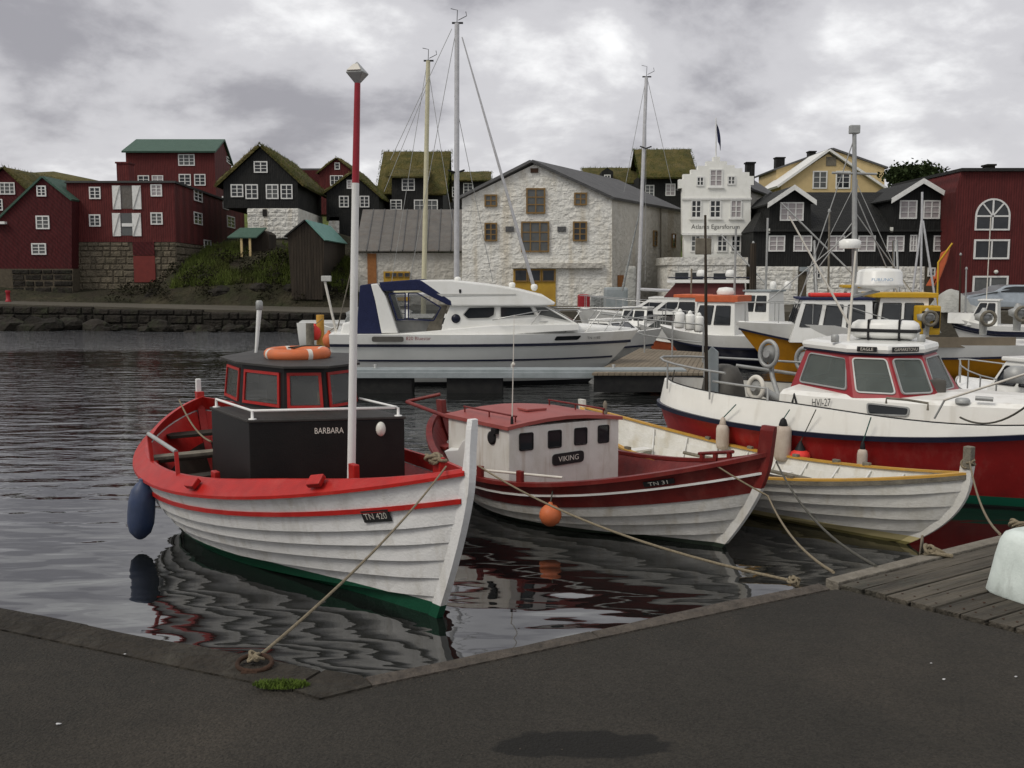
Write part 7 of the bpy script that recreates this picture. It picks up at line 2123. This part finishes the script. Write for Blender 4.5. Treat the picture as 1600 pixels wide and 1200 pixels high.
# tree behind
def tree(c, r_, h, seed, label):
    rr = random.Random(seed); t = thing('tree', label, 'tree', c)
    tr = MB(); tr.tube([c, c + V(.1, 0, h * .5), c + V(0, .1, h * .8)], [.28, .2, .1], 8)
    tips = []
    for i in range(9):
        a = rr.uniform(0, 6.28); e_ = c + V(math.cos(a) * r_ * .7, math.sin(a) * r_ * .6, h * rr.uniform(.6, .95)); tips.append(e_)
        tr.tube([c + V(0, 0, h * rr.uniform(.35, .6)), (c + e_) / 2 + V(0, 0, h * .32), e_], [.1, .07, .03], 5)
    tr.build('trunk', 'bark', t)
    mb = MB()
    cl = [(e_ + V(rr.uniform(-.5, .5), rr.uniform(-.5, .5), rr.uniform(-.2, .6)), rr.uniform(.5, 1.0)) for e_ in tips * 4]
    for i in range(5200):
        p, s_ = rr.choice(cl); d_ = V(rr.gauss(0, 1), rr.gauss(0, 1), rr.gauss(0, .8)) * s_ * .42; p = p + d_
        s2 = rr.uniform(.08, .2); u = V(rr.uniform(-1, 1), rr.uniform(-1, 1), rr.uniform(-1, 1)).normalized(); v = u.cross(V(rr.random(), rr.random(), 1)).normalized()
        mb.add([p - u * s2, p + v * s2 * .6, p + u * s2, p - v * s2 * .6], [(0, 1, 2, 3)])
    stuff(mb.build('crown', 'leaf', t, recalc=False))
tc_ = D(1425, 330, 72); tree(tc_, 1.9, 2.7, 3, 'dark green tree between the yellow house and the black gable')
t = house('red_house', 'sliver of a dark roofed house with a red chimney behind the right black gable', FY(78), 1480, 310)
f = FY(78.0); wall(t, [f.px(x, y) for x, y in ((1462, 345), (1500, 345), (1500, 293), (1462, 293))], V(0, 5, 0), 'house_black'); chimney(t, f, 1450, 270, 1455, 295, .5, 'house_red', 1)
roof_slab(t, f.px(1458, 295), f.px(1458, 289) + V(0, 3, 0), V(2.3, 0, 0), .1, 'turf')
# ------------------------------------------------------------------ B15 red house, right
f = FY(57.0)
t = house('red_house', 'tall red house with an arched window at the right edge', f, 1550, 460)
wall(t, [f.px(x, y) for x, y in ((1492, 482), (1680, 482), (1680, 268), (1502, 268), (1493, 300))], V(0, 10, 0), 'house_red')
mb = MB(); u0, u1, z0, z1 = f.rect(1500, 263, 1690, 268); f.slab(mb, u0, u1, z0 + .005, z1, -10.2, .25); mb.build('roof', 'roof_dark', t)
chimney(t, f, 1557, 256, 1568, 266, .7, 'stone_dark', 1)
def arch_window():
    u0, u1, z0, z1 = f.rect(1525, 310, 1577, 360); uc = (u0 + u1) / 2; r_ = (u1 - u0) / 2; zc = z1 - r_
    out_ = [f.pt(u0, z0), f.pt(u1, z0)] + [f.pt(uc + r_ * math.cos(a), zc + r_ * math.sin(a)) for a in [math.pi * i / 18 for i in range(19)]]
    fr_ = .09
    inn = [f.pt(u0 + fr_, z0 + fr_), f.pt(u1 - fr_, z0 + fr_)] + [f.pt(uc + (r_ - fr_) * math.cos(a), zc + (r_ - fr_) * math.sin(a)) for a in [math.pi * i / 18 for i in range(19)]]
    mb = MB(); n = len(out_); o = f.n * .06
    vs = out_ + [p + o for p in out_] + [p + o for p in inn] + inn
    mb.add(vs, [q for i in range(n) for j in [(i + 1) % n] for q in ((i, j, j + n, i + n), (i + n, j + n, j + 2 * n, i + 2 * n), (i + 2 * n, j + 2 * n, j + 3 * n, i + 3 * n))])
    mb.beam(f.pt(uc, z0 + fr_, .03), f.pt(uc, z1 - fr_, .03), .09, .05, up=f.n)
    mb.beam(f.pt(u0 + fr_, zc, .03), f.pt(u1 - fr_, zc, .03), .09, .05, up=f.n)
    for a in (50, 130): mb.beam(f.pt(uc, zc, .028), f.pt(uc + (r_ - .06) * math.cos(R(a)), zc + (r_ - .06) * math.sin(R(a)), .028), .08, .05, up=f.n)
    w_ = mb.build('arched_window', 'trim_white', t)
    MB().prism([p + f.n * .004 for p in inn], f.n * .01).build('pane', 'glass_dark', w_)
arch_window()
for r_ in ((1522, 374, 1576, 405), (1520, 431, 1574, 458)): window(t, f, *r_, nx=2, ny=1, fr=.1, split=True)
MB().lathe(f.px(1555, 425, .1), [(.001, -.12), (.1, -.06), (.13, .02), (.08, .1), (.001, .12)], 12).build('wall_lamp', 'lamp_glass', t)

# ================================================================== QUAYSIDE THINGS
# parked car
def car():
    y = 49.5; f = FY(y); t = thing('parked_car', 'silver estate car parked on the quay before the red house', 'car', f.px(1590, 482))
    pr = [(1511, 474), (1510, 466), (1516, 461), (1540, 458), (1553, 456), (1572, 447), (1584, 445.5), (1630, 445.5), (1655, 452), (1664, 460), (1667, 472), (1664, 480), (1514, 480)]
    pts = [f.px(x, yy) for x, yy in pr]
    W_ = 1.75
    rings = []
    for k, s_ in ((0, .0), (.12, 1.0), (W_ - .12, 1.0), (W_, .0)):
        zmid = pts[4].z
        rings.append([p + V(0, k + (.22 * max(0, p.z - zmid) / .35 if k < W_ / 2 else -.22 * max(0, p.z - zmid) / .35), 0) + (V(0, 0, 0) if s_ else V((pts[3].x + .8 - p.x) * .02, 0, .01)) for p in pts])
    b_ = MB().loft(rings, True, True, False).build('body', 'car_silver', t, bevel=.02)
    gl = [(1557, 456.5), (1574, 449), (1586, 447.5), (1628, 447.5), (1646, 454), (1640, 456.5)]
    MB().prism([f.px(x, yy, -.10) + V(0, .05, 0) for x, yy in gl], V(0, -.09, 0)).build('side_window', 'glass_dark', b_)
    for px in (1538, 1640):
        c = f.px(px, 477, .01)
        w_ = MB().lathe(c + V(0, .2, 0), [(.2, 0), (.3, .02), (.31, .1), (.3, .2), (.2, .21)], 20, V(0, -1, 0)).build('wheel', 'rubber', t)
        MB().lathe(c + V(0, -.01, 0), [(.19, 0), (.18, .015), (.05, .02)], 14, V(0, -1, 0)).build('rim', 'steel', w_)
    MB().box(f.px(1514, 465, -.35), (.14, .4, .1)).build('headlight', 'lamp_glass', t, bevel=.02)
    MB().box(f.px(1560, 456, .08), (.12, .16, .1)).build('wing_mirror', 'car_silver', t, bevel=.02)
car()
# tarpaulin heap
f = FY(46.5)
t = thing('tarpaulin_heap', 'grey tarpaulin draped over gear on the quay left of the car', 'tarpaulin', f.px(1490, 490))
rings = []
for i in range(17):
    u = i / 16; px = 1458 + 62 * u
    hgt = (.3 + .75 * math.sin(math.pi * min(1, u * 1.15)) ** .7)
    row = []
    for j in range(9):
        v = j / 8; p = f.px(px, 490)
        fold = .06 * mnoise.noise(V(u * 9, v * 4, 1))
        row.append(V(p.x + fold, p.y + (v - .5) * 1.6, 1.25 + hgt * math.sin(math.pi * v) ** .6 + fold))
    rings.append(row)
MB().sheet(rings, True).build('cover', 'tarp', t)
# white tripod mast with orange marker flags
f = FY(43.5)
t = thing('tripod_mast', 'tall white pole tripod standing above the moored boats before the black gable', 'mast', f.px(1440, 490))
for a, b in (((1441, 300), (1438, 486)), ((1440, 345), (1423, 480)), ((1442, 345), (1463, 480))):
    line(t, 'leg', [f.px(*a), f.px(*b)], .05, 'alu_mast', 8)
t = thing('marker_flags', 'bundle of orange net flags tied to a slanting pole right of the tripod', 'flag', f.px(1462, 478))
line(t, 'pole', [f.px(1464, 486), f.px(1466, 410), f.px(1488, 380)], .04, 'yellow_paint', 6)
for (pa, sd) in (([(1457, 445), (1470, 395), (1484, 388), (1478, 410), (1466, 440)], 1), ([(1446, 447), (1456, 430), (1464, 436), (1460, 447)], 2)):
    MB().prism([f.px(x, y) for x, y in pa], V(.1, .15, 0)).build('cloth', 'orange_paint', t, bevel=.03)
for i, (px, y0, y1, d_, lb) in enumerate(((1501, 398, 480, 43.0, 'slim rusty pole standing right of the orange flags'), (1510, 420, 480, 42.5, 'shorter thin pole second right of the orange flags'), (1296, 330, 470, 34.0, 'slim pale pole standing left of the yellow boat mast'), (1177, 380, 470, 40.0, 'thick wooden pile before the right corner of the stepped white house'))):
    f = FY(d_)
    t = thing('pole', lb, 'pole', dz(f.px(px, y1), .3), 'poles among the boats')
    line(t, 'shaft', [dz(f.px(px, y1), .1), f.px(px, y0)], [.05, .03] if i < 3 else [.16, .13], ('rust', 'galvanised', 'wood_grey', 'wood_brown')[i], 8)
    MB().lathe(f.px(px, y0), [(.05, -.03), (.06, 0), (.03, .08)], 8).build('cap', 'galvanised', t)
# red bollard on the far road
p = D(13, 472, 57.5); t = thing('quay_post', 'small red post on the quay road at far left', 'post', dz(p, 1.4))
MB().lathe(dz(p, 1.4), [(.16, 0), (.16, .08), (.11, .12), (.11, .5), (.15, .56), (.12, .66)], 12).build('post', 'hvi_red_cabin', t)
# scattered gear on the quay in front of the white warehouse
rr = random.Random(9)
for i, (px, py, w_, h_, m, lb) in enumerate(((912, 466, .6, .2, 'hvi_red_cabin', 'red crate on the quay before the white warehouse'), (962, 458, 1.2, .3, 'pontoon_side', 'grey-blue box on the quay by the warehouse side wall'), (938, 470, 1.0, .25, 'net_grey', 'heap of grey netting on the quay before the warehouse'), (985, 445, .5, 1.0, 'tarp', 'covered pale stack standing at the warehouse side wall'))):
    f = FY(50.5 + i); p = f.px(px, py)
    t = thing('quay_gear', lb, 'gear', dz(p, 1.2))
    MB().box(V(p.x, p.y, 1.2 + (p.z - 1.2) / 2 + h_ / 2), (w_, .8, p.z - 1.2 + h_)).build('load', m, t, bevel=.12)
    MB().box(V(p.x, p.y, 1.22), (w_ + .2, .9, .1)).build('pallet', 'wood_grey', t)
